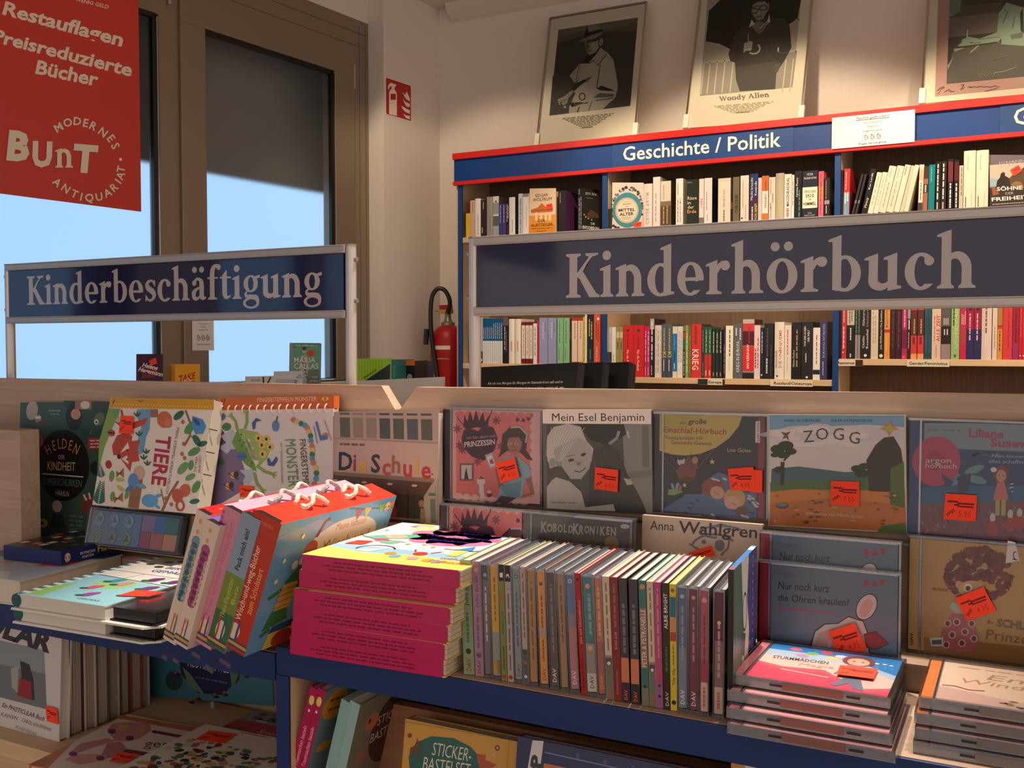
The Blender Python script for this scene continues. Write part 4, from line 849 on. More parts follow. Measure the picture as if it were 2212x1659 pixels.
def ac1(d):
    d.text('JENS BISKY', (.18, .86), (.95, .86), .055, (190, 190, 190), res=1); d.scribble((.25, .78), (.6, .78), .012, GRY); d.poly([(.2, .35), (.5, .52), (.95, .42), (.95, .3), (.4, .27)], (86, 66, 52)); d.poly([(.25, .3), (.95, .34), (.95, .12), (.15, .12)], (34, 38, 36))
    for x, y in ((.12, .38), (.2, .33), (.35, .3), (.55, .28)): d.ell(x, y, .03, .018, (226, 206, 150))
    d.text('DIE', (.5, .16), (.72, .16), .055, WH, res=1); d.text('ENTSCHEIDUNG', (.02, .05), (1.0, .05), .07, WH, bold=.02, res=1)
turned((1768, 1862, 112), 2140, Z1, UPB, (36, 38, 38), (40, 42, 40), 'black book turned to show a night scene cover, left of the second blue upright', as1, ac1, .030, depth=.11)

Z2 = (1300, 360, .12206)
b = MB('metal'); x0, x1 = X_at(1300 + 58 * Z2[2], YB, UPB), X_at(1300 + 178 * Z2[2], YB, UPB); b.box((x0, YB, UPB), (x1, YB + .10, UPZ + .092), (70, 60, 56)); tag(b.build('bookend'), 'dark grey bookend at the left end of the middle bay', 'bookend')
def artM(d, c):
    d.rect(180, 300, 735, 1120, (220, 208, 196))
    rd = random.Random(3)
    for i in range(70):
        a = rd.uniform(-200, 20); r = rd.uniform(.86, 1.0); x, y = 455 + 285 * r * math.cos(R_(a)), 780 + 415 * r * math.sin(R_(a))
        d.ell(x, y, rd.uniform(12, 30), rd.uniform(10, 24), rd.choice([(60, 52, 52), (110, 70, 60), (92, 132, 146), (196, 190, 180), (140, 120, 110), (46, 50, 62)]), a=rd.uniform(0, 90), n=8, up=False)
        d.k += .3
    d.k += 1
    for x, y in ((215, 1060), (250, 1085), (300, 1095), (640, 1080)): d.ell(x, y, 26, 20, (56, 52, 66))
    d.ell(455, 782, 262, 308, (70, 140, 150)); d.ell(448, 790, 205, 226, (232, 214, 190)); d.ring(448, 790, 195, 216, 5, (120, 100, 84)); d.ring(448, 790, 182, 202, 4, (150, 130, 110))
    k = (60, 50, 46)
    d.scribble((385, 640), (520, 632), 8, GRY); d.text('REISEN', (382, 692), (522, 683), 22, k); d.text('IM', (432, 735), (465, 732), 20, k); d.text('MITTEL', (303, 815), (595, 800), 50, k, bold=.02); d.text('ALTER', (322, 888), (572, 872), 50, k, bold=.02); d.scribble((350, 918), (545, 908), 7, (90, 140, 150)); d.scribble((370, 945), (520, 938), 7, (90, 140, 150))
face_book(((192, 358), (730, 312), (728, 1082), (185, 1112)), Z2, artM, (216, 204, 192), .035, 'book with a turquoise oval on its cover, facing out in the middle bay', zb=UPB, lean=3, stk=[(((580, 1005), (712, 990), (712, 1075), (580, 1092)),)])
row(Z2, YB, UPB, PMU, [
 (737, 893, 305, (232, 214, 206), 'cream and pink hardcover', dict(r=1, b=[(.84, .95, (150, 60, 66))], t=[('MARY BEARD', (150, 130, 126), .05, .8, .5, .34, 'd')])),
 (907, 1034, 182, (224, 216, 212), 'tall white hardcover', dict(s=(196, 186, 180), t=[('~', (150, 140, 140), .1, .7, .4, .14)])),
 (1040, 1224, 255, (216, 206, 188), 'thick hardcover with brown crowd scene low on its spine', dict(s=(70, 60, 46), b=[(0, .45, (92, 72, 52)), (.45, .55, (130, 110, 88))], t=[('KERSTIN', (130, 124, 118), .6, .92, .3, .12, 'd'), ('~', (190, 160, 110), .05, .45, .3, .14), ('~', (190, 160, 110), .05, .45, .65, .14)])),
 (1312, 1440, 212, (238, 230, 220), 'white paperback with upright black title', dict(r=1, s=(200, 190, 180), t=[('SCHMUTZIGE GESCHÄFTE', (60, 54, 54), .06, .58, .65, .18, 'd'), ('~', BLK, .06, .55, .3, .1), ('~', BLK, .65, .9, .3, .08)])),
 (1503, 1713, 225, (34, 44, 40), 'dark green book with cream title set across', dict(t=[('h', (226, 200, 150), .55, .075, .46, 1, 'u', 'Risse', .8), ('h', (226, 200, 150), .45, .075, .2, 1, 'u', 'in', .3), ('h', (226, 200, 150), .35, .075, .34, 1, 'u', 'der', .55), ('h', (226, 176, 90), .25, .075, .44, 1, 'u', 'Erde', .76), ('h', (160, 160, 150), .92, .035, .25, 1, 'u', 'Andrea', .4)])),
 (1722, 1808, 215, (230, 220, 212), 'white paperback with red initials', dict(b=[(0, .14, (120, 116, 106))], t=[('NSU', (200, 90, 90), .36, .56, .5, .5, 'd')])),
 (1815, 1953, 200, (230, 224, 222), 'white hardcover with a dark blue side', dict(s=(32, 36, 60), t=[('~', (150, 144, 146), .3, .7, .3, .14), ('~', GRY, .05, .2, .4, .1)])),
], ROWU)
Z3 = (1550, 340, .12206)
row(Z3, YB, UPB, PMU, [
 (10, 232, 368, (236, 224, 204), 'thick cream hardcover', dict(b=[(.93, 1, (226, 214, 194))], t=[('VERGELTUNG', (150, 140, 130), .34, .74, .48, .15), ('~', (90, 82, 78), .03, .3, .48, .12)])),
 (234, 268, 370, (34, 28, 28), 'narrow black book', dict(b=[(.3, .45, (130, 76, 50))])),
 (273, 388, 345, (120, 108, 84), 'khaki paperback with black capitals', dict(t=[('CHRONIK', (36, 32, 28), .18, .62, .55, .55)])),
 (405, 554, 320, (238, 226, 212), 'cream hardcover with faint print', dict(t=[('~', (200, 160, 130), .3, .6, .3, .12), ('~', (150, 140, 130), .05, .35, .65, .08), ('~', (150, 140, 130), .6, .9, .3, .08), ('o', BLK, .04, .1, .2, .2)])),
 (575, 716, 290, (38, 56, 110), 'blue paperback with white and yellow titles', dict(b=[(.0, .52, (74, 40, 84))], t=[('Macht braucht', WH, .44, .92, .2, .28), ('Kontrolle', WH, .54, .84, .72, .28), ('VON ARNIM', (236, 214, 60), .02, .36, .75, .34), ('~', WH, .02, .3, .3, .2)])),
 (720, 783, 360, (228, 214, 212), 'white paperback with faint pink print', dict(t=[('~', (190, 170, 180), .1, .9, .5, .14)])),
 (786, 897, 325, (238, 232, 224), 'white paperback with orange ends', dict(b=[(.66, 1, (222, 110, 40)), (0, .15, (230, 120, 40))], t=[('FREIHEIT', (110, 96, 88), .28, .6, .6, .3), ('oder ZWANG', (90, 44, 20), .62, .9, .6, .24)])),
 (908, 1025, 350, (230, 218, 204), 'cream book with black curved line', dict(t=[('EVA DEMSKI', (110, 96, 90), .04, .4, .3, .24), ('~', (110, 96, 90), .6, .95, .3, .1), ('~', BLK, .4, .62, .6, .12)])),
 (1030, 1176, 280, (188, 176, 156), 'grey brown hardcover with yellow letters', dict(r=1, t=[('LIEBE RIVALEN', (226, 204, 96), .08, .8, .45, .28)])),
 (1182, 1308, 295, (236, 226, 216), 'white paperback with red and black capitals', dict(t=[('MASSENRADIKAL', (50, 40, 44), .28, .92, .5, .4), ('~', (206, 100, 104), .04, .24, .5, .4)])),
 (1312, 1358, 308, (234, 226, 216), 'narrow white paperback', dict(t=[('~', (110, 100, 96), .3, .9, .5, .3)])),
 (1368, 1492, 240, (24, 24, 28), 'tall black paperback', dict(t=[('Cynthia Fleury', (220, 216, 206), .44, .86, .3, .26), ('~', (90, 150, 120), .03, .6, .65, .2)])),
 (1502, 1772, 235, (32, 36, 52), 'thick navy hardcover with cream title panel', dict(b=[(.2, .65, (238, 228, 204))], t=[('h', (200, 194, 186), .90, .045, .5, 1, 'u', 'PETER', .4), ('h', (200, 194, 186), .82, .045, .5, 1, 'u', 'FRANKOPAN', .82), ('h', (70, 66, 64), .53, .05, .5, 1, 'u', 'ZWISCHEN', .78), ('h', (50, 48, 50), .43, .07, .5, 1, 'u', 'ERDE', .52), ('h', (90, 86, 84), .37, .035, .5, 1, 'u', 'UND', .22), ('h', (50, 48, 50), .26, .07, .5, 1, 'u', 'HIMMEL', .85), ('h', (170, 166, 160), .08, .03, .5, 1, 'u', 'EINE', .25), ('h', (170, 166, 160), .03, .03, .5, 1, 'u', 'MENSCHHEIT', .7)])),
 (1786, 1878, 245, (226, 104, 124), 'slim pink and orange paperback', dict(b=[(.38, .68, (232, 124, 84)), (.68, 1, (206, 92, 112))], t=[('~', (150, 60, 70), .05, .95, .45, .2)])),
 (1890, 1985, 365, (32, 30, 34), 'black paperback with small white panel', dict(b=[(.32, .42, (150, 146, 150))], t=[('~', (160, 130, 110), .45, .95, .3, .2), ('~', WH, .08, .28, .4, .16)])),
], ROWU, 8)
Z4 = (1800, 320, .09946)
row(Z4, YB, UPB, PRU, [
 (92, 212, 480, (44, 30, 38), 'black paperback with red lettering', dict(t=[('~', (190, 50, 50), .36, .95, .45, .4), ('~', WH, .02, .34, .42, .3)])),
 (240, 378, 445, (196, 46, 42), 'red and blue paperback', dict(bot=(214, 345), b=[(0, .5, (112, 150, 176))], t=[('~', (240, 190, 180), .55, .95, .35, .2), ('~', WH, .25, .48, .3, .26), ('~', WH, .3, .48, .65, .26), ('~', (170, 196, 210), .02, .2, .4, .12)])),
 (618, 664, 560, (52, 46, 44), 'thin black leaning booklet', dict(bot=(394, 446), b=[(.28, .36, (110, 106, 106))])),
 (686, 742, 560, (52, 46, 44), 'thin black leaning booklet', dict(bot=(464, 516), b=[(.28, .36, (110, 106, 106))])),
 (818, 962, 432, (26, 22, 22), 'black leaning book with white lettering', dict(bot=(610, 738), t=[('Piracy', (226, 210, 180), .14, .36, .45, .4), ('Ken Lerski', WH, .54, .9, .45, .28)])),
 (965, 1076, 515, (238, 222, 198), 'short cream leaning paperback', dict(bot=(744, 862), r=1, t=[('~', (190, 140, 130), .2, .9, .5, .16)])),
 (1090, 1190, 513, (238, 222, 198), 'short cream leaning paperback', dict(bot=(866, 976), r=1, t=[('~', (190, 140, 130), .2, .9, .5, .16)])),
 (1232, 1396, 372, (230, 214, 194), 'cream leaning hardcover', dict(bot=(980, 1142), r=1, t=[('~', (160, 150, 140), .12, .65, .5, .16), ('~', GRY, .75, .95, .4, .1)])),
 (1410, 1560, 368, (230, 214, 194), 'cream leaning hardcover', dict(bot=(1146, 1306), r=1, t=[('~', (160, 150, 140), .12, .65, .5, .16), ('~', GRY, .75, .95, .4, .1)])),
 (1574, 1702, 350, (236, 220, 198), 'cream leaning hardcover with red and grey title block', dict(bot=(1310, 1440), r=1, b=[(.47, .70, (214, 140, 130)), (.18, .4, (120, 110, 104))], t=[('~', (110, 104, 100), .78, .97, .35, .2)])),
 (1706, 1782, 370, (216, 196, 178), 'greyish cream leaning book', dict(bot=(1444, 1526), t=[('~', (180, 160, 140), .3, .7, .5, .12)])),
 (1788, 1880, 355, (234, 220, 196), 'cream leaning book, last of the leaning ones', dict(bot=(1530, 1632), r=1, t=[('~', (190, 176, 150), .3, .8, .5, .12)])),
 (1880, 1978, 355, (228, 212, 190), 'upright white paperback with dark foot', dict(bot=(1836, 1936), b=[(0, .18, (66, 60, 66)), (.66, .9, (214, 184, 150))], t=[('~', (60, 56, 56), .24, .62, .5, .2)])),
 (1982, 2076, 395, (166, 100, 74), 'brown paperback with a photograph', dict(bot=(1942, 2040), b=[(.72, 1, (76, 44, 36)), (.4, .6, (60, 44, 40))], t=[('~', (226, 206, 180), .42, .58, .45, .4)])),
], ROWU)
Z5 = (1990, 300, .10249)
row(Z5, YB, UPB, PRU, [
 (165, 310, 540, TEAL, 'teal paperback', dict(bot=(140, 276), t=[('~', (90, 186, 190), .62, .95, .4, .2)])),
 (322, 422, 480, (32, 26, 22), 'black paperback with white title', dict(bot=(294, 400), t=[('~', WH, .22, .95, .4, .3), ('~', CRM, .02, .16, .4, .3)])),
 (440, 542, 470, (42, 30, 20), 'dark brown paperback with white title', dict(bot=(410, 522), t=[('~', WH, .22, .95, .4, .3), ('~', CRM, .02, .16, .4, .3)])),
 (566, 688, 425, (30, 24, 26), 'black book edged in white', dict(bot=(552, 664), b=[(.55, .95, (110, 48, 48))], t=[('~', WH, .03, .52, .5, .34)])),
 (704, 800, 440, (24, 20, 20), 'black book with dark red title', dict(bot=(684, 786), b=[(.58, .95, (84, 28, 30))], t=[('~', WH, .03, .52, .5, .34)])),
 (812, 886, 560, (196, 188, 168), 'pale grey green paperback', dict(bot=(792, 876), t=[('~', (120, 110, 96), .3, .95, .6, .3)])),
 (893, 1148, 252, (236, 222, 200), 'thick cream hardcover', dict(r=1, t=[('~', (150, 140, 130), .66, .94, .35, .06), ('~', (190, 176, 160), .02, .28, .7, .06), ('~', (60, 70, 60), .02, .2, .2, .1)])),
 (1158, 1418, 240, (236, 222, 200), 'thick cream hardcover', dict(r=1, t=[('~', (150, 140, 130), .66, .94, .35, .06), ('~', (190, 176, 160), .02, .28, .7, .06), ('~', (60, 70, 60), .02, .2, .2, .1)])),
], ROWU, 15)
def artS(d, c):
    d.rect(1440, 300, 2900, 1420, (110, 100, 108)); d.poly([(1450, 520), (2900, 400), (2900, 800), (1450, 830)], (206, 182, 166)); d.poly([(1450, 780), (1700, 820), (1680, 960), (1450, 980)], (150, 176, 190)); d.poly([(1440, 1000), (1600, 980), (1900, 850), (2300, 900), (2900, 850), (2900, 1420), (1430, 1420)], (60, 46, 42))
    K = (44, 36, 34)
    d.poly([(1575, 980), (1600, 850), (1660, 780), (1680, 700), (1730, 660), (1770, 690), (1765, 740), (1850, 790), (1880, 900), (1760, 1000)], K); d.poly([(1850, 800), (1920, 730), (2000, 740), (2080, 640), (2166, 560), (2250, 700), (2400, 950), (1900, 1000)], (92, 70, 50)); d.poly([(1880, 920), (2000, 850), (2100, 880), (2160, 1000), (1960, 1010)], (140, 104, 70)); d.poly([(1480, 1000), (1540, 970), (1590, 1040), (1640, 1130), (1500, 1160)], (150, 84, 60))
    for s, x0, y0, x1, y1, h in (('JOHANNES', 1640, 505, 2330, 430, 52), ('EHEMANN', 1650, 560, 2300, 490, 52)): d.text(s, (x0, y0), (x1, y1), h, (196, 188, 190), res=1)
    d.text('SÖHNE', (1590, 1062), (2130, 1030), 76, WH, bold=.02); d.text('DER', (1770, 1142), (1940, 1130), 50, (190, 180, 176)); d.text('FREIHEIT', (1478, 1282), (2260, 1222), 76, WH, bold=.02); d.scribble((1490, 1345), (2400, 1290), 14, (190, 184, 180), 20)
face_book(((1462, 384), (2700, 262), (2670, 1300), (1436, 1388)), Z5, artS, (110, 100, 108), .035, 'book with soldiers on its cover, facing out at the right end of the upper shelf', zb=UPB, lean=3, stk=[(((1880, 620), (2055, 520), (2130, 640), (1955, 755)),)])

Z6 = (1010, 660, .13562); LL = LOW[0] + 4e-4
row(Z6, YB, LL, PLL, [
 (108, 180, 292, (24, 22, 24), 'black paperback with small white seal', dict(t=[('~', GRY, .35, .7, .6, .1), ('o', GRY, .04, .1, .6, .4)])),
 (185, 243, 190, (190, 188, 190), 'silver grey paperback with photograph at its foot', dict(b=[(.0, .26, (90, 76, 70))], t=[('o', WH, .03, .11, .5, .7)])),
] + [(246 + i * 31.4, 246 + (i + 1) * 31.4 - 1, 205, (22, 84, 132), 'slim white booklet with blue upper half', dict(b=[(0, .5, (226, 226, 228))], t=[('~', WH, .55, .8 if i < 5 else .9, .5, .3), ('~', GRY, .05, .46, .5, .14)])) for i in range(10)] + [
 (562, 652, 186, (28, 24, 26), 'tall black paperback with pale print', dict(b=[(.82, 1, (104, 84, 84))], t=[('~', (190, 170, 170), .3, .8, .35, .2), ('~', (150, 130, 130), .25, .7, .65, .1)])),
 (660, 752, 212, (232, 222, 208), 'cream paperback with red framed title', dict(r=1, b=[(.24, .54, (220, 120, 104)), (.25, .53, (234, 222, 208))], t=[('~', (206, 70, 60), .28, .5, .5, .3)])),
 (760, 850, 212, (232, 222, 208), 'cream paperback with red framed title', dict(r=1, b=[(.24, .54, (220, 120, 104)), (.25, .53, (234, 222, 208))], t=[('~', (206, 70, 60), .28, .5, .5, .3)])),
 (862, 918, 262, DRD, 'dark red paperback with cream panel', dict(b=[(.12, .92, (230, 218, 202))], t=[('~', (110, 40, 44), .2, .85, .5, .16)])),
 (924, 980, 262, DRD, 'dark red paperback with cream panel', dict(b=[(.12, .92, (230, 218, 202))], t=[('~', (110, 40, 44), .2, .85, .5, .16)])),
 (984, 1038, 262, DRD, 'dark red paperback with cream panel', dict(b=[(.12, .92, (230, 218, 202))], t=[('~', (110, 40, 44), .2, .85, .5, .16)])),
 (1046, 1106, 284, (234, 226, 226), 'white paperback with grey print', dict(t=[('~', (70, 64, 70), .2, .92, .5, .22)])),
 (1110, 1140, 250, (206, 50, 60), 'narrow red paperback', dict(t=[('~', (120, 20, 30), .05, .9, .5, .3)])),
 (1143, 1276, 195, (150, 156, 196), 'lavender hardcover', dict(t=[('~', (190, 196, 222), .55, .9, .45, .2), ('~', (80, 84, 120), .7, .9, .75, .08), ('o', (214, 150, 140), .05, .08, .6, .12)])),
 (1282, 1415, 195, (150, 156, 196), 'lavender hardcover', dict(t=[('~', (190, 196, 222), .55, .9, .45, .2), ('~', (80, 84, 120), .7, .9, .75, .08), ('o', (214, 150, 140), .05, .08, .6, .12)])),
 (1430, 1524, 195, (136, 190, 142), 'mint green paperback', dict(t=[('~', (40, 80, 56), .45, .95, .4, .12), ('~', (40, 80, 56), .1, .35, .3, .1)])),
 (1532, 1626, 195, (136, 190, 142), 'mint green paperback', dict(t=[('~', (40, 80, 56), .45, .95, .4, .12), ('~', (40, 80, 56), .1, .35, .3, .1)])),
 (1627, 1655, 200, (60, 50, 44), 'narrow dark patterned book', dict(b=[(.3, .5, (40, 30, 44)), (.55, .7, (110, 50, 40))])),
 (1660, 1750, 200, (196, 58, 44), 'red paperback with cream panel', dict(b=[(.05, .94, (230, 206, 182))], t=[('~', (150, 100, 80), .55, .9, .55, .16)])),
 (1755, 1840, 200, (196, 58, 44), 'red paperback with cream panel', dict(b=[(.05, .94, (230, 206, 182))], t=[('~', (150, 100, 80), .55, .9, .55, .16)])),
 (1842, 1867, 182, (226, 204, 60), 'narrow yellow booklet', dict(t=[('~', (110, 96, 20), .05, .9, .5, .4)])),
 (1869, 1902, 130, (238, 226, 196), 'tall narrow cream book', dict(t=[('~', (200, 180, 80), .3, .6, .4, .2)])),
 (1906, 2008, 140, (30, 42, 56), 'dark blue book with yellow letters', dict(b=[(0, .06, (50, 70, 80))], t=[('~', (214, 196, 80), .56, .9, .35, .2), ('~', (214, 196, 80), .5, .85, .7, .2), ('~', (90, 120, 130), .1, .3, .5, .3)])),
 (2012, 2110, 140, (220, 92, 60), 'orange red book with white dot', dict(t=[('o', WH, .87, .95, .72, .42), ('~', (140, 40, 20), .5, .85, .4, .16), ('~', (140, 40, 20), .45, .8, .7, .16), ('TONIO', (244, 210, 190), .06, .36, .5, .3)])),
], ROWL)
Z7 = (1300, 660, .11754); LM = LOW[1] + 4e-4
row(Z7, YB, LM, PML, [
 (86, 128, 405, (176, 172, 170), 'silver grey book with black foot', dict(b=[(.12, .5, (40, 38, 40))], t=[('~', WH, .55, .9, .5, .2)])),
 (130, 184, 398, (206, 202, 198), 'pale grey book with black foot', dict(b=[(.15, .5, (60, 56, 58))], t=[('~', GRY, .55, .9, .5, .2)])),
 (187, 258, 395, WH, 'white paperback', dict(t=[('~', (90, 84, 82), .05, .45, .4, .16)])),
 (263, 325, 393, (158, 146, 88), 'olive paperback', dict(b=[(.78, .9, (210, 196, 150))], t=[('~', (40, 36, 20), .55, .7, .5, .3)])),
 (328, 388, 393, (158, 146, 88), 'olive paperback', dict(b=[(.78, .9, (210, 196, 150))], t=[('~', (40, 36, 20), .55, .7, .5, .3)])),
 (395, 582, 360, RDD, 'thick red hardcover', dict(t=[('Für die Freiheit', (244, 226, 220), .12, .52, .44, .2, 'd'), ('o', (70, 60, 50), .84, .95, .45, .28), ('~', (130, 20, 24), .55, .8, .44, .1)])),
 (585, 778, 360, RDD, 'thick red hardcover', dict(t=[('Für die Freiheit', (244, 226, 220), .12, .52, .44, .2, 'd'), ('o', (70, 60, 50), .84, .95, .45, .28), ('~', (130, 20, 24), .55, .8, .44, .1)])),
 (784, 830, 375, (198, 40, 108), 'slim magenta paperback', dict(t=[('~', (246, 196, 220), .3, .9, .45, .34), ('~', (246, 196, 220), .04, .2, .45, .3)])),
 (832, 884, 375, (198, 40, 108), 'slim magenta paperback', dict(t=[('~', (246, 196, 220), .3, .9, .45, .34), ('~', (246, 196, 220), .04, .2, .45, .3)])),
 (887, 965, 243, (36, 34, 36), 'tall black book with white top', dict(b=[(.82, 1, (190, 184, 174))], t=[('~', WH, .3, .95, .45, .34), ('~', WH, .04, .2, .4, .2)])),
 (976, 1098, 362, (230, 214, 206), 'white paperback with brown side stripes', dict(t=[('~', (150, 110, 100), .08, .95, .2, .06), ('~', (110, 90, 84), .1, .9, .5, .1), ('~', (150, 110, 100), .08, .95, .85, .06)])),
 (1106, 1196, 337, (88, 98, 106), 'grey paperback with yellow initials', dict(b=[(0, .36, (70, 76, 94))], t=[('KI', (226, 206, 90), .38, .48, .5, .6, 'd'), ('~', (190, 184, 120), .5, .92, .45, .26), ('~', WH, .12, .34, .4, .2)])),
 (1199, 1298, 333, (88, 98, 106), 'grey paperback with yellow initials', dict(b=[(0, .36, (70, 76, 94))], t=[('KI', (226, 206, 90), .38, .48, .5, .6, 'd'), ('~', (190, 184, 120), .5, .92, .45, .26), ('~', WH, .12, .34, .4, .2)])),
 (1302, 1386, 385, (232, 222, 200), 'cream paperback with bright blue middle', dict(b=[(.12, .86, (0, 120, 200))], t=[('~', (20, 40, 80), .3, .5, .4, .24), ('~', WH, .16, .28, .4, .24), ('~', (150, 200, 236), .55, .82, .4, .12)])),
 (1390, 1488, 383, (230, 224, 216), 'white paperback with grey script', dict(t=[('~', (150, 150, 158), .3, .9, .3, .16), ('~', (150, 150, 158), .3, .9, .7, .16)])),
 (1491, 1532, 470, (40, 38, 36), 'short dark book with red and teal top', dict(b=[(.84, .98, (196, 60, 50)), (.6, .84, (40, 110, 106))], t=[('~', WH, .05, .56, .5, .3)])),
 (1536, 1594, 362, (126, 172, 90), 'green paperback', dict(t=[('~', (214, 226, 160), .1, .85, .5, .3)])),
 (1598, 1644, 362, (130, 96, 60), 'brown paperback', dict(t=[('~', (206, 176, 130), .1, .8, .5, .16)])),
 (1648, 1832, 342, (214, 52, 48), 'thick red paperback with large white title', dict(s=(40, 34, 36), t=[('KRIEG', WH, .15, .53, .4, .62, 'd'), ('BOB WOODWARD', (70, 24, 26), .62, .96, .42, .24, 'd')])),
 (1836, 1884, 370, (40, 66, 70), 'dark teal paperback', dict(t=[('~', (150, 176, 176), .5, .92, .5, .24), ('~', (150, 176, 176), .05, .3, .5, .2)])),
 (1887, 1950, 395, (44, 92, 60), 'green paperback with red lower half', dict(b=[(0, .46, (206, 40, 44))], t=[('~', (170, 206, 170), .5, .94, .5, .26), ('~', WH, .05, .15, .45, .3)])),
 (1953, 2018, 395, (44, 92, 60), 'green paperback with red lower half', dict(b=[(0, .46, (206, 40, 44))], t=[('~', (170, 206, 170), .5, .94, .5, .26), ('~', WH, .05, .15, .45, .3)])),
 (2030, 2088, 440, (38, 46, 42), 'black green paperback with white print', dict(t=[('~', (190, 200, 180), .52, .95, .4, .34), ('~', (226, 180, 160), .04, .12, .4, .3)])),
 (2096, 2152, 440, (38, 46, 42), 'black green paperback with white print', dict(t=[('~', (190, 200, 180), .52, .95, .4, .34), ('~', (226, 180, 160), .04, .12, .4, .3)])),
 (2160, 2216, 440, (38, 46, 42), 'black green paperback with white print', dict(t=[('~', (190, 200, 180), .52, .95, .4, .34), ('~', (226, 180, 160), .04, .12, .4, .3)])),
], ROWL)
Z8 = (1540, 660, .12206)
row(Z8, YB, LM, PML, [
 (184, 222, 372, (58, 34, 66), 'slim dark purple book', dict(t=[('~', (190, 150, 200), .1, .65, .5, .3)])),
 (226, 357, 357, (236, 230, 206), 'cream paperback', dict(t=[('~', (70, 66, 60), .42, .92, .55, .18), ('~', (190, 184, 160), .15, .4, .5, .12)])),
 (364, 524, 317, (96, 98, 102), 'grey hardcover with white capitals', dict(t=[('KRIEG IN EUROPA', (214, 212, 210), .12, .68, .5, .36), ('~', WH, .7, .92, .75, .14), ('~', WH, .78, .92, .3, .16)])),
 (528, 734, 243, (150, 130, 126), 'thick book with red and black triangle pattern', dict(s=(60, 30, 36), b=[(.8, .93, (204, 60, 60)), (.93, 1, (190, 178, 174)), (.56, .8, (84, 24, 36)), (.13, .55, (214, 44, 46)), (.0, .1, (40, 34, 40))], t=[('IAN KERSHAW', WH, .17, .58, .45, .22), ('~', (150, 60, 70), .6, .88, .55, .14)])),
 (727, 838, 347, (228, 206, 206), 'pinkish white paperback', dict(t=[('~', (50, 44, 48), .2, .56, .25, .2), ('~', (206, 90, 110), .2, .76, .65, .24)])),
 (843, 900, 392, (34, 40, 58), 'slim navy paperback', dict(t=[('~', (206, 206, 214), .5, .92, .45, .3), ('o', (206, 190, 196), .03, .12, .4, .6)])),
 (906, 1074, 317, (32, 32, 38), 'black hardcover', dict(t=[('~', (206, 204, 206), .1, .38, .3, .2), ('~', (96, 80, 84), .4, .92, .35, .16), ('~', (90, 90, 96), .05, .62, .75, .08)])),
 (1092, 1262, 292, (230, 222, 208), 'white hardcover with red capitals', dict(r=1, t=[('NIKOLAI EPPLÉE', (60, 60, 50), .2, .5, .2, .2), ('DIE UNBEQUEME', (196, 70, 56), .2, .86, .62, .26), ('o', (60, 56, 50), .03, .08, .3, .2)])),
 (1267, 1388, 347, (230, 220, 210), 'white paperback with pale red print', dict(t=[('~', (214, 120, 110), .45, .92, .45, .24), ('~', (190, 184, 176), .15, .42, .45, .16)])),
 (1396, 1562, 297, (32, 28, 26), 'black hardcover with brown title', dict(s=(24, 20, 20), t=[('Sabine Fischer', (220, 214, 206), .22, .52, .2, .18), ('~', (176, 136, 96), .22, .88, .55, .18)])),
 (1568, 1768, 290, (38, 38, 40), 'thick black hardcover with two white lines', dict(s=(26, 26, 28), t=[('VOR DEN AUGEN', WH, .58, .92, .3, .17), ('DER WELT', WH, .66, .86, .62, .17), ('~', WH, .3, .46, .4, .1), ('o', WH, .02, .06, .5, .2)])),
 (1772, 1898, 392, (234, 228, 222), 'short white paperback with black band', dict(b=[(.10, .19, (40, 36, 38))], t=[('~', (170, 60, 56), .3, .86, .5, .16)])),
 (1908, 2018, 283, (62, 60, 116), 'violet blue paperback', dict(t=[('EUROPAS WÜRDEN', (170, 172, 210), .38, .95, .5, .3), ('~', (170, 172, 210), .08, .32, .4, .2)])),
], ROWL, 26)
Z9 = (1790, 640, .09946); LR = LOW[2] + 4e-4; NV = -999
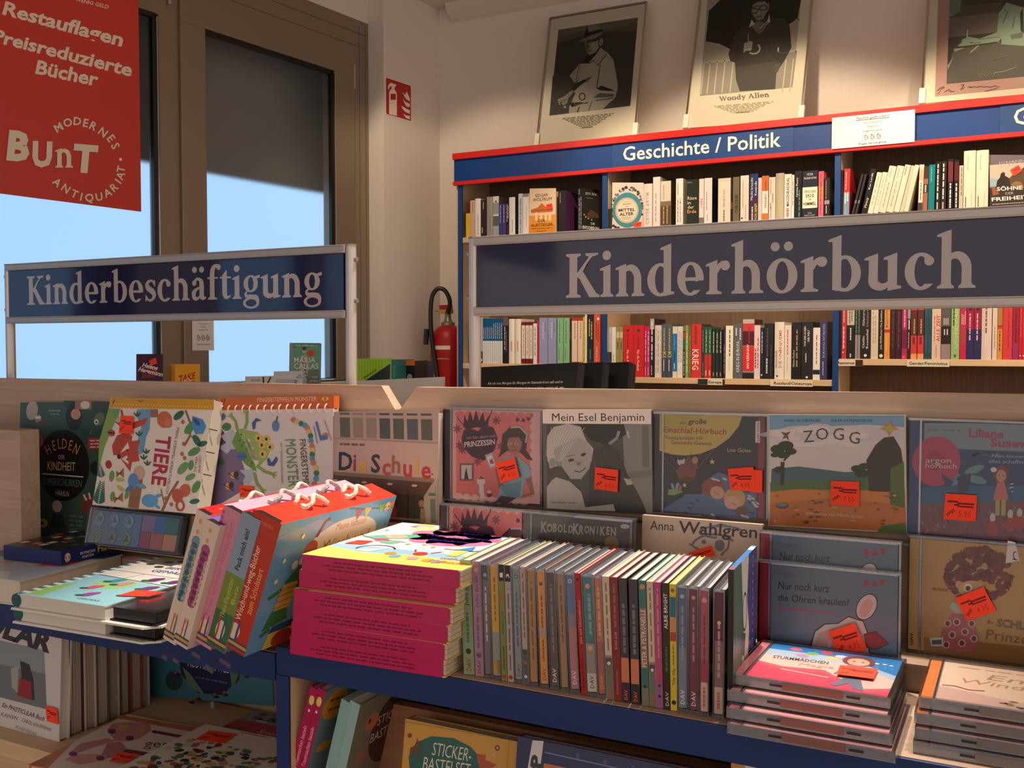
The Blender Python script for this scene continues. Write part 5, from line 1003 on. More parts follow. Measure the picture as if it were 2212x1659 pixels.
row(Z9, YB, LR, PRL, [
 (130, 280, NV, (32, 28, 30), 'black book with white capitals', dict(t=[('DIE MAGIE PERFEKTER', WH, .5, .98, .4, .26)])),
 (286, 390, NV, (196, 50, 60), 'red paperback with white print', dict(t=[('~', (250, 214, 214), .2, .62, .4, .28), ('~', (250, 214, 214), .7, .95, .45, .2), ('o', WH, .1, .15, .3, .3)])),
 (396, 564, NV, (30, 28, 28), 'black book with cream cap', dict(b=[(.65, 1, (196, 184, 172))], t=[('~', WH, .36, .6, .5, .18), ('~', (70, 60, 56), .68, .96, .35, .14), ('~', (70, 60, 56), .72, .96, .65, .14), ('~', WH, .03, .1, .5, .2)])),
 (574, 634, NV, (40, 64, 52), 'green paperback with grey lower half', dict(b=[(0, .46, (150, 138, 138))], t=[('~', (200, 206, 200), .5, .95, .4, .14)])),
 (636, 692, NV, (40, 64, 52), 'green paperback with grey lower half', dict(b=[(0, .46, (150, 138, 138))], t=[('~', (200, 206, 200), .5, .95, .4, .14)])),
 (696, 914, NV, (34, 30, 32), 'thick black book with large white names', dict(t=[('Caitlin', (214, 206, 204), .2, .44, .28, .22), ('Rosenthal', (214, 206, 204), .2, .56, .66, .22), ('Sklaverei', (206, 196, 196), .63, .96, .28, .2), ('bilanzieren', (150, 130, 132), .62, .99, .66, .22), ('o', WH, .03, .1, .5, .3)])),
 (920, 1080, NV, (214, 198, 176), 'cream hardcover with grey print', dict(t=[('~', (170, 150, 140), .3, .9, .3, .16), ('~', (170, 150, 140), .3, .85, .6, .16)])),
 (1086, 1204, NV, (26, 22, 24), 'black paperback with white disc', dict(t=[('John McWhorter / Die Erwählten', (220, 212, 206), .18, .92, .45, .34), ('o', (226, 212, 190), .02, .1, .5, .7)])),
 (1210, 1334, NV, (226, 146, 60), 'orange paperback', dict(b=[(.5, .56, (190, 44, 36)), (.56, 1, (224, 150, 76))], t=[('MONIQUE ROFFEY', (140, 70, 16), .6, .95, .45, .4), ('~', (240, 180, 110), .15, .45, .4, .2)])),
 (1342, 1452, NV, (56, 26, 32), 'dark maroon paperback', dict(t=[('~', (110, 50, 60), .2, .9, .5, .3)])),
 (1456, 1586, NV, (56, 26, 32), 'dark maroon paperback', dict(t=[('~', (110, 50, 60), .2, .9, .5, .3)])),
 (1592, 1710, NV, (170, 40, 96), 'magenta paperback with dark stripes', dict(b=[(.0, .1, (206, 44, 84)), (.2, .55, (120, 20, 60))], t=[('~', (240, 170, 200), .6, .95, .5, .3), ('~', (236, 190, 200), .03, .05, .4, .3)])),
 (1714, 1780, NV, (46, 34, 38), 'slim dark paperback with grey top', dict(b=[(.76, 1, (150, 150, 160))], t=[('~', WH, .56, .74, .5, .5), ('~', WH, .2, .5, .4, .2)])),
 (1786, 1922, NV, (92, 40, 32), 'brown paperback with red panels', dict(b=[(0, .1, (226, 160, 96)), (.1, .44, (206, 60, 60)), (.92, 1, (206, 76, 60))], t=[('~', (206, 170, 110), .48, .75, .55, .24), ('~', (110, 30, 20), .28, .42, .5, .5)])),
 (1932, 2072, NV, (92, 40, 32), 'brown paperback with red panels', dict(b=[(0, .1, (226, 160, 96)), (.1, .44, (206, 60, 60)), (.92, 1, (206, 76, 60))], t=[('~', (206, 170, 110), .48, .75, .55, .24), ('~', (110, 30, 20), .28, .42, .5, .5)])),
], ROWL)
Z10 = (1990, 640, .10036)
row(Z10, YB, LR, PRL, [
 (72, 142, NV, (40, 92, 110), 'slim teal paperback', dict(t=[('~', (16, 56, 70), .45, .8, .5, .4), ('~', (16, 56, 70), .03, .12, .5, .4)])),
 (145, 222, NV, (34, 84, 104), 'slim teal paperback', dict(t=[('~', (16, 56, 70), .45, .8, .5, .4), ('~', (16, 56, 70), .03, .12, .5, .4)])),
 (230, 424, NV, (218, 190, 168), 'cream book with red capitals', dict(t=[('ALLE ZEIT', (190, 40, 56), .33, .82, .72, .4), ('~', (206, 120, 120), .33, .8, .3, .16), ('~', (140, 120, 110), .03, .25, .5, .1)])),
 (430, 636, NV, (92, 86, 84), 'thick book striped grey, black and lilac', dict(b=[(0, .28, (150, 126, 140)), (.28, .61, (36, 28, 30))], t=[('~', WH, .64, .76, .3, .1), ('~', WH, .64, .76, .5, .1), ('~', WH, .64, .76, .7, .1), ('~', WH, .45, .56, .35, .14), ('~', WH, .45, .56, .65, .14)])),
 (645, 826, NV, (146, 182, 120), 'green hardcover with pale yellow title', dict(t=[('UTOPIENDREH', (206, 220, 140), .22, .98, .62, .36), ('~', (50, 80, 40), .62, .98, .3, .2), ('~', (60, 90, 60), .04, .09, .5, .3)])),
 (832, 974, NV, (190, 34, 74), 'crimson paperback', dict(b=[(.3, .64, (180, 54, 70))], t=[('~', (246, 190, 196), .64, .84, .3, .14), ('~', (246, 190, 196), .64, .82, .55, .14), ('~', (246, 190, 196), .64, .88, .8, .14)])),
 (980, 1132, NV, (150, 28, 66), 'magenta paperback with navy lower half', dict(b=[(0, .55, (36, 42, 92))], t=[('o', (70, 10, 40), .88, .96, .5, .5), ('~', (240, 170, 190), .35, .84, .45, .24)])),
 (1138, 1290, NV, (150, 28, 66), 'magenta paperback with navy lower half', dict(b=[(0, .55, (36, 42, 92))], t=[('o', (70, 10, 40), .88, .96, .5, .5), ('~', (240, 170, 190), .35, .84, .45, .24)])),
 (1298, 1520, NV, (216, 196, 188), 'white hardcover with red tag', dict(r=1, b=[(.18, .46, (190, 50, 84)), (.0, .18, (220, 202, 194)), (.46, 1, (216, 196, 188))], t=[('~', (120, 90, 96), .48, .98, .45, .2), ('~', (246, 206, 214), .22, .42, .4, .16)])),
 (1532, 1638, NV, (214, 196, 186), 'white paperback with grey script', dict(t=[('~', (150, 140, 136), .2, .6, .5, .24)])),
 (1642, 1750, NV, (210, 140, 50), 'orange paperback with brown top', dict(b=[(.6, 1, (170, 120, 50)), (.55, .61, (206, 60, 40))], t=[('~', (110, 50, 10), .16, .52, .5, .3)])),
 (1756, 1964, NV, (204, 54, 62), 'thick red hardcover', dict(t=[('~', (140, 20, 30), .2, .9, .6, .1)])),
 (1970, 2108, NV, (150, 26, 56), 'dark crimson paperback', dict(b=[(0, .3, (150, 40, 96))], t=[('~', (90, 10, 30), .3, .9, .5, .2)])),
 (2112, 2178, NV, (190, 26, 44), 'slim red paperback', dict(t=[('o', (246, 200, 200), .04, .1, .4, .5), ('~', (230, 120, 120), .4, .95, .5, .16)])),
 (2182, 2250, NV, (200, 30, 46), 'slim red paperback', dict(t=[('o', (246, 200, 200), .04, .1, .4, .5), ('~', (230, 120, 120), .4, .95, .5, .16)])),
], ROWL, 16)
# ---------------------------------------------------------------- audio cases displayed face-on against the board
def v3(u, v): d = ray(u, v); return -d.z / d.y              # how far a ray drops for each metre of depth
def stand(u, v, zb, h, w, lean=2.0, yaw=0.0, zm=None):
    """a face w x h standing on height zb whose top left corner shows at (u, v)"""
    if zm: u, v = zm[0] + u * zm[2], zm[1] + v * zm[2]
    Y = min(1.141, (CAM_Z - zb - h * math.cos(R_(lean))) / v3(u, v)); top = on_y(u, v, Y)
    X = Vector((math.cos(R_(yaw)), math.sin(R_(yaw)), 0)); D = Vector((-math.sin(R_(yaw)), math.cos(R_(yaw)), 0)); V = UP * math.cos(R_(lean)) + D * math.sin(R_(lean))
    c = Card.at(top - V * h, X, V, w, h)
    return c.zoomed(*zm) if zm else c
GA = 'audio cases facing out on the right display'
def jewel(c, art, spine, label, stk=(), tray=(40, 36, 40), t=0.0104, group=GA, bk=None):
    """clear hinged case: printed booklet behind the lid, coloured hinge strip at its left"""
    w, h = c.w, c.h; r = empty('audio_case', c.M, label, 'audio case', group)
    e = MB('clear'); e.box((0, 0, -t), (w, h, 0), (255, 255, 255), skip='d')
    for a, b_ in (((0, h - .0022, -t), (w, h, 0)), ((0, 0, -t), (w, .0022, 0)), ((w - .0022, .0022, -t), (w, h - .0022, 0)), ((.0115, .0022, -.0013), (.0135, h - .0022, 0))): e.box(a, b_, (255, 255, 255), 'clear_edge')
    e.build('lid', r)
    y = MB('plastic'); y.box((.0015, .003, -t + .0008), (w - .003, h - .003, -.005), tray, sides={'f': (150, 140, 140), 'b': (196, 200, 204), 'r': (120, 110, 112)}); y.box((.0015, .003, -.005), (.0112, h - .003, -.0018), spine); y.build('tray', r)
    k = MB('gloss'); k.box((.0138, .003, -.0035), (w - .0035, h - .003, -.0016), bk or (220, 214, 208)); d = c.draw(k, 2e-5, 'gloss', -.0016); art(d, c); k.build('booklet', r)
    for q in stk: sticker(r, c, *q)
    return r
def digipak(c, art, base, label, stk=(), t=0.008, group=GA):
    r = empty('audio_case', c.M, label, 'audio case', group)
    b = MB('gloss'); b.box((0, 0, -t), (c.w, c.h, 0), base); art(c.draw(b, 2e-5, 'gloss'), c); b.build('sleeve', r)
    s = MB('plastic'); s.box((.003, .002, -t * .65), (c.w + .0012, c.h - .002, -t * .35), (60, 56, 56)); s.build('disc_tray', r)
    for q in stk: sticker(r, c, *q)
    return r
def clipto(c, x0=.0138, x1=None):
    """keep a design on its booklet: background rectangle in the card's own metres"""
    return (x0, .003, (x1 or c.w - .0035), c.h - .003)
def fill(d, c, col, x0=.0138):
    T, y = d.T2, d.yd; d.T2, d.yd = (lambda a, b: (a, b)), False; a = clipto(c, x0); d.rect(a[0], a[1], a[2], a[3], col); d.T2, d.yd = T, y
def leaf(d, x, y, l, a, c, f=.45): d.ell(x + l / 2 * math.cos(R_(a)), y + l / 2 * math.sin(R_(a)), l / 2, l / 2 * f, c, a, 10, up=False)
def child_fig(d, x, y, s, hair, skin, dress, legs=None):
    d.ell(x, y, .30 * s, .34 * s, hair, n=14); d.ell(x, y + .06 * s, .2 * s, .24 * s, skin, n=14); d.poly([(x - .14 * s, y + .3 * s), (x + .14 * s, y + .3 * s), (x + .3 * s, y + 1.0 * s), (x - .3 * s, y + 1.0 * s)], dress)
    if legs: d.rect(x - .2 * s, y + s, x - .03 * s, y + 1.6 * s, legs); d.rect(x + .03 * s, y + s, x + .2 * s, y + 1.6 * s, legs)
    for q in (-.08, .08): d.ell(x + q * s, y + .05 * s, .025 * s, .03 * s, (40, 30, 30), n=8, up=False)
    d.k += 1
def dav(d, x, y, w, c):
    d.poly([(x, y), (x + .14 * w, y), (x + .26 * w, y - .14 * w), (x + .14 * w, y - .28 * w), (x, y - .28 * w)], c); d.poly([(x + .33 * w, y), (x + .5 * w, y - .28 * w), (x + .66 * w, y)], c); d.poly([(x + .70 * w, y - .28 * w), (x + w, y - .28 * w), (x + .85 * w, y)], c)
ZC, ZD, ZE, ZG = (920, 820, .25316), (1380, 820, .25316), (1652, 820, .25316), (1540, 1120, .32495)
def art_princess(d, c):
    PK, DK = (232, 126, 124), (66, 34, 56); fill(d, c, (236, 178, 172))
    d.rect(255, 300, 905, 1005, PK); rd = random.Random(2)
    for i in range(9): d.ell(285 + i * 74, 298 + i * 2.2, 37, 34, PK, n=12, up=False); d.ell(275 + i * 70, 1000 + i * 6, 36, 30, (240, 196, 188), n=12, up=False); d.ell(908, 330 + i * 78, 24, 39, (240, 186, 178), n=10, up=False)
    d.k += 1
    for x, y in ((285, 560), (265, 420), (600, 350), (640, 570), (440, 700), (310, 600)):
        for i in range(7): leaf(d, x, y, 42, i * 51, (150, 80, 92), .35)
    d.k += 1
    d.poly([(315, 410), (325, 300), (350, 360), (372, 270), (400, 350), (425, 262), (450, 350), (485, 275), (500, 360), (540, 300), (528, 395), (420, 390)], DK); d.line([(330, 415), (430, 395), (525, 410)], 22, DK)
    d.poly([(440, 440), (500, 385), (575, 410), (610, 500), (585, 600), (490, 695), (390, 660), (320, 590), (298, 500), (320, 430), (380, 415)], (90, 44, 66)); d.poly([(440, 452), (500, 400), (568, 422), (598, 500), (574, 594), (490, 680), (396, 648), (330, 584), (310, 500), (330, 440), (380, 428)], DK)
    for x0, y0, x1, y1 in ((262, 320, 325, 400), (560, 262, 530, 345)): d.line([(x0, y0), (x1, y1)], 8, DK)
    d.text('Ich bin dann mal', (345, 510), (588, 492), 26, (196, 150, 160)); d.text('PRINZESSIN', (325, 578), (590, 552), 44, (236, 216, 220), bold=.02, shear=.1)
    dav(d, 765, 360, 125, (100, 40, 56))
    d.poly([(500, 645), (565, 620), (600, 740), (545, 760)], (190, 186, 180)); d.poly([(512, 660), (560, 642), (588, 730), (548, 745)], (240, 236, 232)); d.poly([(540, 690), (562, 675), (580, 715), (550, 722)], (206, 60, 110))
    d.rect(285, 715, 405, 865, (120, 96, 100)); d.rect(300, 730, 390, 850, (206, 206, 206)); d.poly([(325, 850), (330, 800), (342, 745), (352, 800), (362, 850)], (50, 46, 50))
    d.ell(470, 868, 36, 38, (236, 226, 220)); d.poly([(440, 850), (470, 825), (505, 850)], (120, 84, 80)); d.poly([(455, 905), (490, 905), (500, 1005), (470, 1018), (452, 960)], (240, 232, 226)); d.ell(540, 985, 22, 20, (150, 50, 70)); d.ell(540, 960, 18, 14, (240, 226, 220))
    # girl with ponytail and tiara
    d.poly([(640, 600), (650, 470), (720, 400), (810, 400), (870, 480), (850, 600), (910, 690), (860, 680), (800, 620), (690, 610), (610, 670)], (74, 48, 40)); d.line([(720, 410), (800, 405), (860, 470), (850, 540)], 16, (190, 186, 190))
    d.poly([(690, 560), (700, 500), (790, 490), (820, 540), (805, 600), (760, 645), (715, 620)], (176, 120, 100)); d.poly([(600, 720), (690, 650), (790, 660), (880, 740), (900, 820), (850, 850), (820, 960), (830, 1010), (600, 1040), (640, 900)], (150, 186, 196)); d.poly([(850, 850), (895, 830), (925, 980), (800, 1010), (830, 985), (890, 960)], (166, 110, 92)); d.poly([(590, 760), (630, 740), (660, 900), (620, 930)], (166, 110, 92)); d.poly([(630, 910), (820, 860), (800, 1000), (700, 1020)], (110, 160, 176)); d.poly([(640, 990), (770, 1010), (700, 1058), (590, 1046)], (84, 76, 86))
    for x in (715, 770): d.ell(x, 548, 13, 10, (240, 236, 230), n=10); d.ell(x, 548, 7, 8, (60, 40, 40), n=8)
    d.line([(730, 605), (775, 600)], 7, (160, 60, 66)); d.line([(745, 560), (738, 585)], 5, (140, 90, 76))
def art_esel(d, c):
    g = lambda v: (v, v * .97, v * .94)
    d.poly([(1002, 372), (1928, 385), (1925, 1138), (1000, 1105)], g(74)); d.poly([(1690, 385), (1928, 388), (1925, 1138), (1700, 1120)], g(128)); d.rect(1850, 395, 1905, 745, g(104)); d.poly([(1690, 790), (1925, 770), (1925, 830), (1700, 850)], g(112)); d.poly([(1300, 376), (1700, 384), (1720, 470), (1560, 560), (1420, 520)], g(38)); d.line([(1560, 560), (1640, 500), (1660, 440)], 26, g(140)); d.line([(1730, 440), (1740, 500)], 16, g(180))
    d.poly([(1002, 250), (1930, 262), (1928, 385), (1002, 370)], (232, 216, 206)); d.poly([(1000, 370), (1036, 371), (1030, 1105), (1000, 1104)], g(92)); d.text('Mein Esel Benjamin', (1085, 350), (1872, 358), 66, (40, 36, 36))
    d.poly([(1440, 600), (1560, 540), (1660, 620), (1720, 800), (1830, 1010), (1880, 1138), (1380, 1120), (1400, 800)], g(58)); rd = random.Random(4)
    for i in range(70): x, y = rd.uniform(1420, 1700), rd.uniform(600, 1100); d.line([(x, y), (x + rd.uniform(-14, 14), y + rd.uniform(16, 44))], 5, g(rd.uniform(40, 96)), False)
    d.k += 1
    d.poly([(1030, 640), (1040, 480), (1100, 400), (1220, 374), (1330, 400), (1380, 520), (1440, 590), (1420, 700), (1370, 640), (1180, 560), (1120, 740), (1060, 760)], g(176)); d.poly([(1180, 545), (1300, 490), (1400, 540), (1430, 640), (1400, 760), (1330, 850), (1240, 850), (1160, 740), (1140, 650)], g(160)); d.poly([(1180, 545), (1150, 640), (1170, 740), (1120, 740), (1090, 600)], g(140))
    for i in range(12): d.line([(1080 + i * 26, 385 + abs(i - 5) * 4), (1050 + i * 14, 560 + i * 6), (1040 + i * 10, 700)], 4, g(198), False)
    d.k += 1
    d.ell(1245, 688, 26, 13, g(60), -12); d.ell(1352, 640, 24, 13, g(56), -20); d.line([(1205, 660), (1280, 640)], 8, g(110)); d.line([(1250, 690), (1310, 710), (1340, 700)], 6, g(120)); d.ell(1312, 722, 20, 12, g(120)); d.line([(1270, 778), (1320, 790), (1375, 752)], 10, g(84)); d.ell(1085, 710, 30, 40, g(146))
    d.poly([(1030, 920), (1100, 830), (1230, 870), (1330, 960), (1360, 1090), (1600, 1060), (1616, 1120), (1360, 1118), (1028, 1104)], g(170)); d.line([(1060, 860), (1130, 810), (1200, 830)], 20, g(80)); d.poly([(1690, 840), (1750, 850), (1770, 890), (1720, 900)], g(170))
    d.text('sauerländer audio', (1062, 1058), (1282, 1062), 20, g(36))
def art_einschlaf(d, c):
    fill(d, c, (38, 34, 42)); d.rect(1015, 312, 1066, 1196, (150, 36, 62))
    d.poly([(172, 288), (880, 308), (850, 400), (770, 500), (660, 580), (520, 635), (400, 648), (280, 640), (172, 606)], (214, 184, 96)); d.poly([(172, 288), (560, 298), (380, 420), (172, 470)], (196, 176, 80)); k = (60, 44, 30)
    d.text('Das', (352, 378), (402, 378), 24, k, serif=False); d.text('große', (420, 378), (575, 376), 40, k, bold=.02); d.text('Einschlaf-Hörbuch', (205, 448), (745, 470), 48, (170, 54, 34), bold=.01); d.text('Fantasiereisen mit', (225, 508), (545, 515), 32, k); d.text('Gutenacht-Garantie', (272, 550), (622, 562), 32, k); d.text('Lisa Golze', (755, 615), (955, 622), 32, (206, 190, 150))
    for a, b_ in (((190, 640), (330, 790)), ((270, 650), (345, 770)), ((640, 600), (500, 760)), ((520, 640), (480, 750))): d.line([a, b_], 4, (120, 104, 84))
    d.poly([(310, 770), (500, 745), (480, 850), (440, 872), (380, 870), (345, 850)], (130, 74, 46)); d.ell(410, 850, 70, 22, (96, 52, 36)); d.ell(360, 695, 34, 40, (206, 200, 196)); d.ell(355, 670, 30, 18, (50, 46, 50)); d.ell(425, 700, 30, 42, (120, 60, 90)); d.ell(480, 690, 26, 34, (196, 130, 116)); d.poly([(325, 770), (360, 720), (500, 720), (510, 760), (440, 780)], (130, 60, 70)); d.ring(440, 648, 6, 26, 3, (150, 80, 50), 12)
    for x, y, r in ((627, 702, 26), (392, 902, 22)): d.poly([(x + r * (1 if i % 2 == 0 else .42) * math.cos(R_(i * 36 - 90)), y + r * (1 if i % 2 == 0 else .42) * math.sin(R_(i * 36 - 90))) for i in range(10)], (226, 206, 130))
    d.poly([(250, 940), (340, 930), (380, 960), (300, 990), (250, 985)], (130, 160, 90)); leaf(d, 300, 940, 60, -110, (120, 160, 190)); leaf(d, 320, 935, 60, -70, (140, 180, 200)); d.ell(350, 925, 18, 30, (170, 100, 70))
    B = (84, 112, 150); d.poly([(180, 1122), (330, 1050), (400, 980), (540, 980), (560, 870), (680, 790), (800, 830), (870, 960), (1010, 960), (1008, 1192)], B); d.poly([(180, 1122), (400, 990), (560, 1000), (740, 1080), (1008, 1100), (1008, 1192)], (76, 104, 144))
    d.ell(640, 925, 105, 78, (150, 62, 40), 10); d.ell(672, 965, 62, 55, (216, 160, 138), 20); d.ell(820, 1015, 92, 92, (206, 160, 90)); d.ell(800, 1050, 66, 56, (220, 166, 142)); d.ell(880, 1120, 52, 40, (110, 70, 46)); d.line([(650, 960), (690, 985)], 4, (90, 50, 40)); d.line([(790, 1050), (835, 1070)], 4, (90, 50, 40)); rd = random.Random(9)
    for i in range(22): x, y = rd.choice([(rd.uniform(330, 560), rd.uniform(1000, 1130)), (rd.uniform(600, 980), rd.uniform(1090, 1170)), (rd.uniform(620, 760), rd.uniform(810, 850)), (rd.uniform(920, 1000), rd.uniform(980, 1090))]); leaf(d, x, y, 46, 25, rd.choice([(200, 206, 210), (200, 206, 210), (50, 60, 84)]), .4)
    d.k += 1; d.rect(992, 358, 1032, 540, (230, 224, 222)); d.text('audio media', (1024, 532), (1024, 368), 22, (50, 46, 50))
def art_zogg(d, c):
    # the place only: sky, tree, hill and sandy ground (its well known beasts are left out)
    SK = (196, 186, 186); fill(d, c, SK, .003); d.poly([(50, 290), (1200, 315), (1200, 415), (900, 390), (500, 400), (50, 420)], (110, 150, 180)); rd = random.Random(5)
    for i in range(14): d.ell(rd.uniform(100, 1100), rd.uniform(390, 560), rd.uniform(90, 170), rd.uniform(22, 40), rd.choice([(206, 196, 194), (188, 182, 186), (176, 184, 194)]), n=14, up=False); d.k += .3
    d.k += 1; d.poly([(60, 760), (300, 740), (700, 790), (1190, 760), (1190, 1000), (45, 1000)], (66, 92, 104)); d.poly([(45, 880), (300, 850), (700, 870), (1190, 820), (1190, 1010), (45, 1010)], (70, 100, 50))
    d.poly([(45, 960), (300, 935), (700, 950), (1195, 930), (1200, 1290), (28, 1252)], (186, 112, 44)); d.poly([(45, 1060), (600, 1010), (1195, 1060), (1200, 1290), (28, 1252)], (170, 96, 36))
    d.poly([(880, 690), (960, 560), (1030, 500), (1110, 490), (1170, 600), (1190, 800), (1190, 960), (900, 950)], (50, 42, 38)); d.poly([(1080, 760), (1190, 700), (1190, 1090), (1070, 1060)], (70, 96, 40)); d.poly([(960, 1290), (1000, 1240), (1195, 1210), (1200, 1300)], (70, 96, 40))
    d.line([(160, 700), (150, 900)], 34, (50, 36, 26)); d.line([(170, 690), (240, 620)], 16, (50, 36, 26))
    for x, y, r in ((120, 590, 66), (190, 560, 70), (235, 610, 50), (90, 640, 36), (160, 640, 50), (800, 760, 50), (860, 740, 46), (840, 800, 60), (130, 770, 52)): d.ell(x, y, r, r * .6, (36, 48, 28), n=12)
    for i in range(46): d.ell(rd.uniform(60, 1170), rd.uniform(960, 1230), rd.uniform(8, 30), rd.uniform(5, 12), rd.choice([(110, 60, 26), (206, 136, 60), (96, 54, 30), (140, 84, 40), (90, 104, 46)]), n=8, up=False)
    d.k += 1; d.ell(150, 1080, 56, 28, (70, 64, 66)); d.ell(145, 1072, 46, 18, (110, 106, 110))
    d.poly([(150, 440), (195, 450), (240, 435), (210, 470), (220, 515), (195, 490), (160, 505), (180, 470)], (110, 50, 34))
    d.text('AXEL SCHEFFLER', (178, 355), (500, 358), 24, (50, 86, 116)); d.text('JULIA DONALDSON', (588, 358), (935, 368), 24, (50, 86, 116))
    for ch, x, y, a, h in (('Z', 392, 482, -4, 100), ('O', 510, 462, 0, 100), ('G', 650, 465, 2, 100), ('G', 785, 498, 6, 100)): d.letter(ch, x, y, a, h, (50, 46, 50), -.006, 1.0)
    d.poly([(1000, 422), (1055, 400), (1078, 352), (1100, 402), (1152, 428), (1098, 446), (1076, 492), (1056, 444)], (206, 110, 60)); d.poly([(1030, 423), (1062, 408), (1078, 380), (1094, 410), (1126, 428), (1092, 440), (1076, 464), (1060, 438)], (150, 170, 70)); d.text('gesprochen von Martin Schulz', (350, 1150), (845, 1178), 26, (206, 176, 150), shear=.2)
def art_liliane(d, c):
    fill(d, c, (36, 66, 116)); rd = random.Random(6)
    d.poly([(1350, 360), (2330, 390), (2330, 620), (1350, 580)], (130, 152, 160)); d.rect(1345, 350, 2330, 372, (50, 44, 80)); d.line([(1350, 385), (2330, 420)], 6, (150, 160, 176)); d.line([(1350, 585), (2330, 625)], 10, (60, 90, 120)); d.scribble((1375, 425), (1660, 435), 12, (104, 122, 130), 3)
    d.poly([(1340, 920), (2330, 900), (2330, 1060), (1340, 1060)], (30, 96, 140)); d.poly([(1335, 1060), (2330, 1040), (2330, 1400), (1335, 1310)], (120, 66, 80))
    for i in range(90): leaf(d, rd.uniform(1350, 2300), rd.uniform(1090, 1330), rd.uniform(20, 60), rd.uniform(200, 340), rd.choice([(160, 66, 80), (190, 90, 100), (60, 96, 90), (80, 130, 120), (110, 50, 70), (60, 70, 90)]), .4)
    for i in range(26): leaf(d, rd.uniform(1650, 1850), rd.uniform(620, 800), rd.uniform(30, 70), rd.uniform(0, 360), rd.choice([(30, 60, 70), (50, 90, 80), (40, 70, 110)]), .4)
    d.k += 1
    for x, y, a, l in ((1700, 800, -20, 180), (1710, 830, 15, 190), (1690, 850, 200, 170), (1690, 860, 165, 150)): leaf(d, x, y, l, a, (100, 150, 160), .35)
    d.k += 1; d.poly([(1640, 830), (1760, 800), (1740, 950), (1690, 980), (1650, 930)], (36, 50, 84)); d.ell(1460, 700, 205, 212, (190, 50, 96), n=32); d.ell(1450, 695, 86, 86, (166, 36, 80)); d.poly([(1500, 800), (1610, 870), (1590, 920), (1540, 900)], (36, 66, 116)); d.text('argon', (1368, 712), (1585, 714), 46, (226, 206, 216)); d.text('hörbuch', (1368, 756), (1632, 760), 42, (226, 206, 216))
    d.text('Liliane', (1730, 490), (2030, 500), 66, (176, 44, 90), bold=.03); d.text('Susewind', (1915, 570), (2420, 590), 66, (176, 44, 90), bold=.03); d.text('Affen können', (1925, 665), (2210, 672), 32, (176, 176, 200)); d.text('alles schaffen', (1905, 712), (2215, 720), 32, (176, 176, 200))
    child_fig(d, 2015, 810, 220, (130, 60, 46), (206, 150, 120), (206, 110, 100), (176, 170, 90))
    for i in range(7): d.line([(2085 + (i % 3) * 12, 880 + i * 16), (2120, 872 + i * 16)], 8, (230, 226, 220) if i % 2 else (40, 36, 40))
    for x, y in ((2100, 1150), (2180, 1140), (1950, 1180)): d.ell(x, y, 24, 40, (200, 196, 190)); d.ell(x, y + 90, 50, 60, (170, 50, 56))
    d.ell(1950, 770, 26, 22, (220, 220, 220))
def art_kobold(d, c):
    fill(d, c, (78, 78, 80)); d.poly([(830, 1135), (1300, 1150), (1150, 1250), (830, 1260)], (96, 97, 98)); d.ell(1580, 1400, 62, 62, (140, 116, 60)); d.poly([(1000, 1340), (1500, 1350), (1400, 1420), (1100, 1400)], (96, 84, 70))
    for i, (ch, h) in enumerate(zip('KOBOLDKRONIKEN', (86, 66, 70, 62, 66, 62, 86, 70, 58, 66, 58, 70, 64, 70))):
        d.letter(ch, 1005 + i * 45.5, 1262 + i * 2.6 + (3 if i % 2 else -2), 3, h, (176, 168, 154), .035, .62)
    d.ell(1695, 1254, 38, 19, (206, 204, 200)); d.text('4 CD', (1672, 1260), (1718, 1262), 14, (60, 60, 60), bold=.02)
def art_wahl(d, c):
    L = (120, 120, 132)
    d.ring(700, 1300, 190, 60, 20, L, 24, 100, 340); d.ring(700, 1290, 90, 60, 10, L, 20, 180, 360); d.ring(640, 1440, 200, 130, 20, L, 24, 190, 330); d.ell(555, 1385, 20, 20, L); d.ell(690, 1415, 44, 50, L); d.line([(430, 1400), (510, 1450), (600, 1460)], 16, L); d.line([(780, 1330), (760, 1440), (700, 1500)], 18, L)
    d.text('Anna', (96, 1278), (300, 1290), 74, (56, 50, 62)); d.text('Wahlgren', (336, 1306), (1008, 1352), 100, (56, 52, 66), bold=.012)
def art_kurz(d, c):
    B = (104, 124, 144); fill(d, c, B)
    T = (44, 46, 54); d.text('Jörg Mühle', (435, 380), (555, 386), 18, (76, 84, 96)); d.text('Nur noch kurz', (432, 470), (770, 492), 48, T, bold=.012); d.text('die Ohren kraulen?', (428, 548), (902, 584), 46, T, bold=.012); dav(d, 1003, 452, 146, (176, 34, 60)); d.line([(430, 596), (800, 634)], 10, (170, 70, 96))
    K, W_, P = (40, 40, 44), (222, 206, 200), (226, 170, 160)
    d.ell(1020, 590, 66, 96, K, 28); d.ell(1020, 590, 60, 88, W_, 28); d.ell(1016, 600, 36, 66, P, 28); d.poly([(645, 840), (670, 750), (740, 700), (830, 695), (900, 650), (1000, 680), (1040, 780), (1040, 950), (640, 950)], K); d.poly([(655, 845), (680, 755), (745, 708), (832, 702), (900, 658), (995, 688), (1032, 785), (1032, 950), (650, 950)], W_); d.poly([(670, 840), (700, 765), (800, 725), (760, 850)], P)
    d.poly([(1000, 770), (1080, 750), (1172, 835), (1090, 876), (1020, 860)], K); d.poly([(1004, 776), (1078, 757), (1162, 834), (1088, 868), (1022, 852)], (166, 30, 50)); d.line([(1020, 870), (1060, 950)], 6, W_)
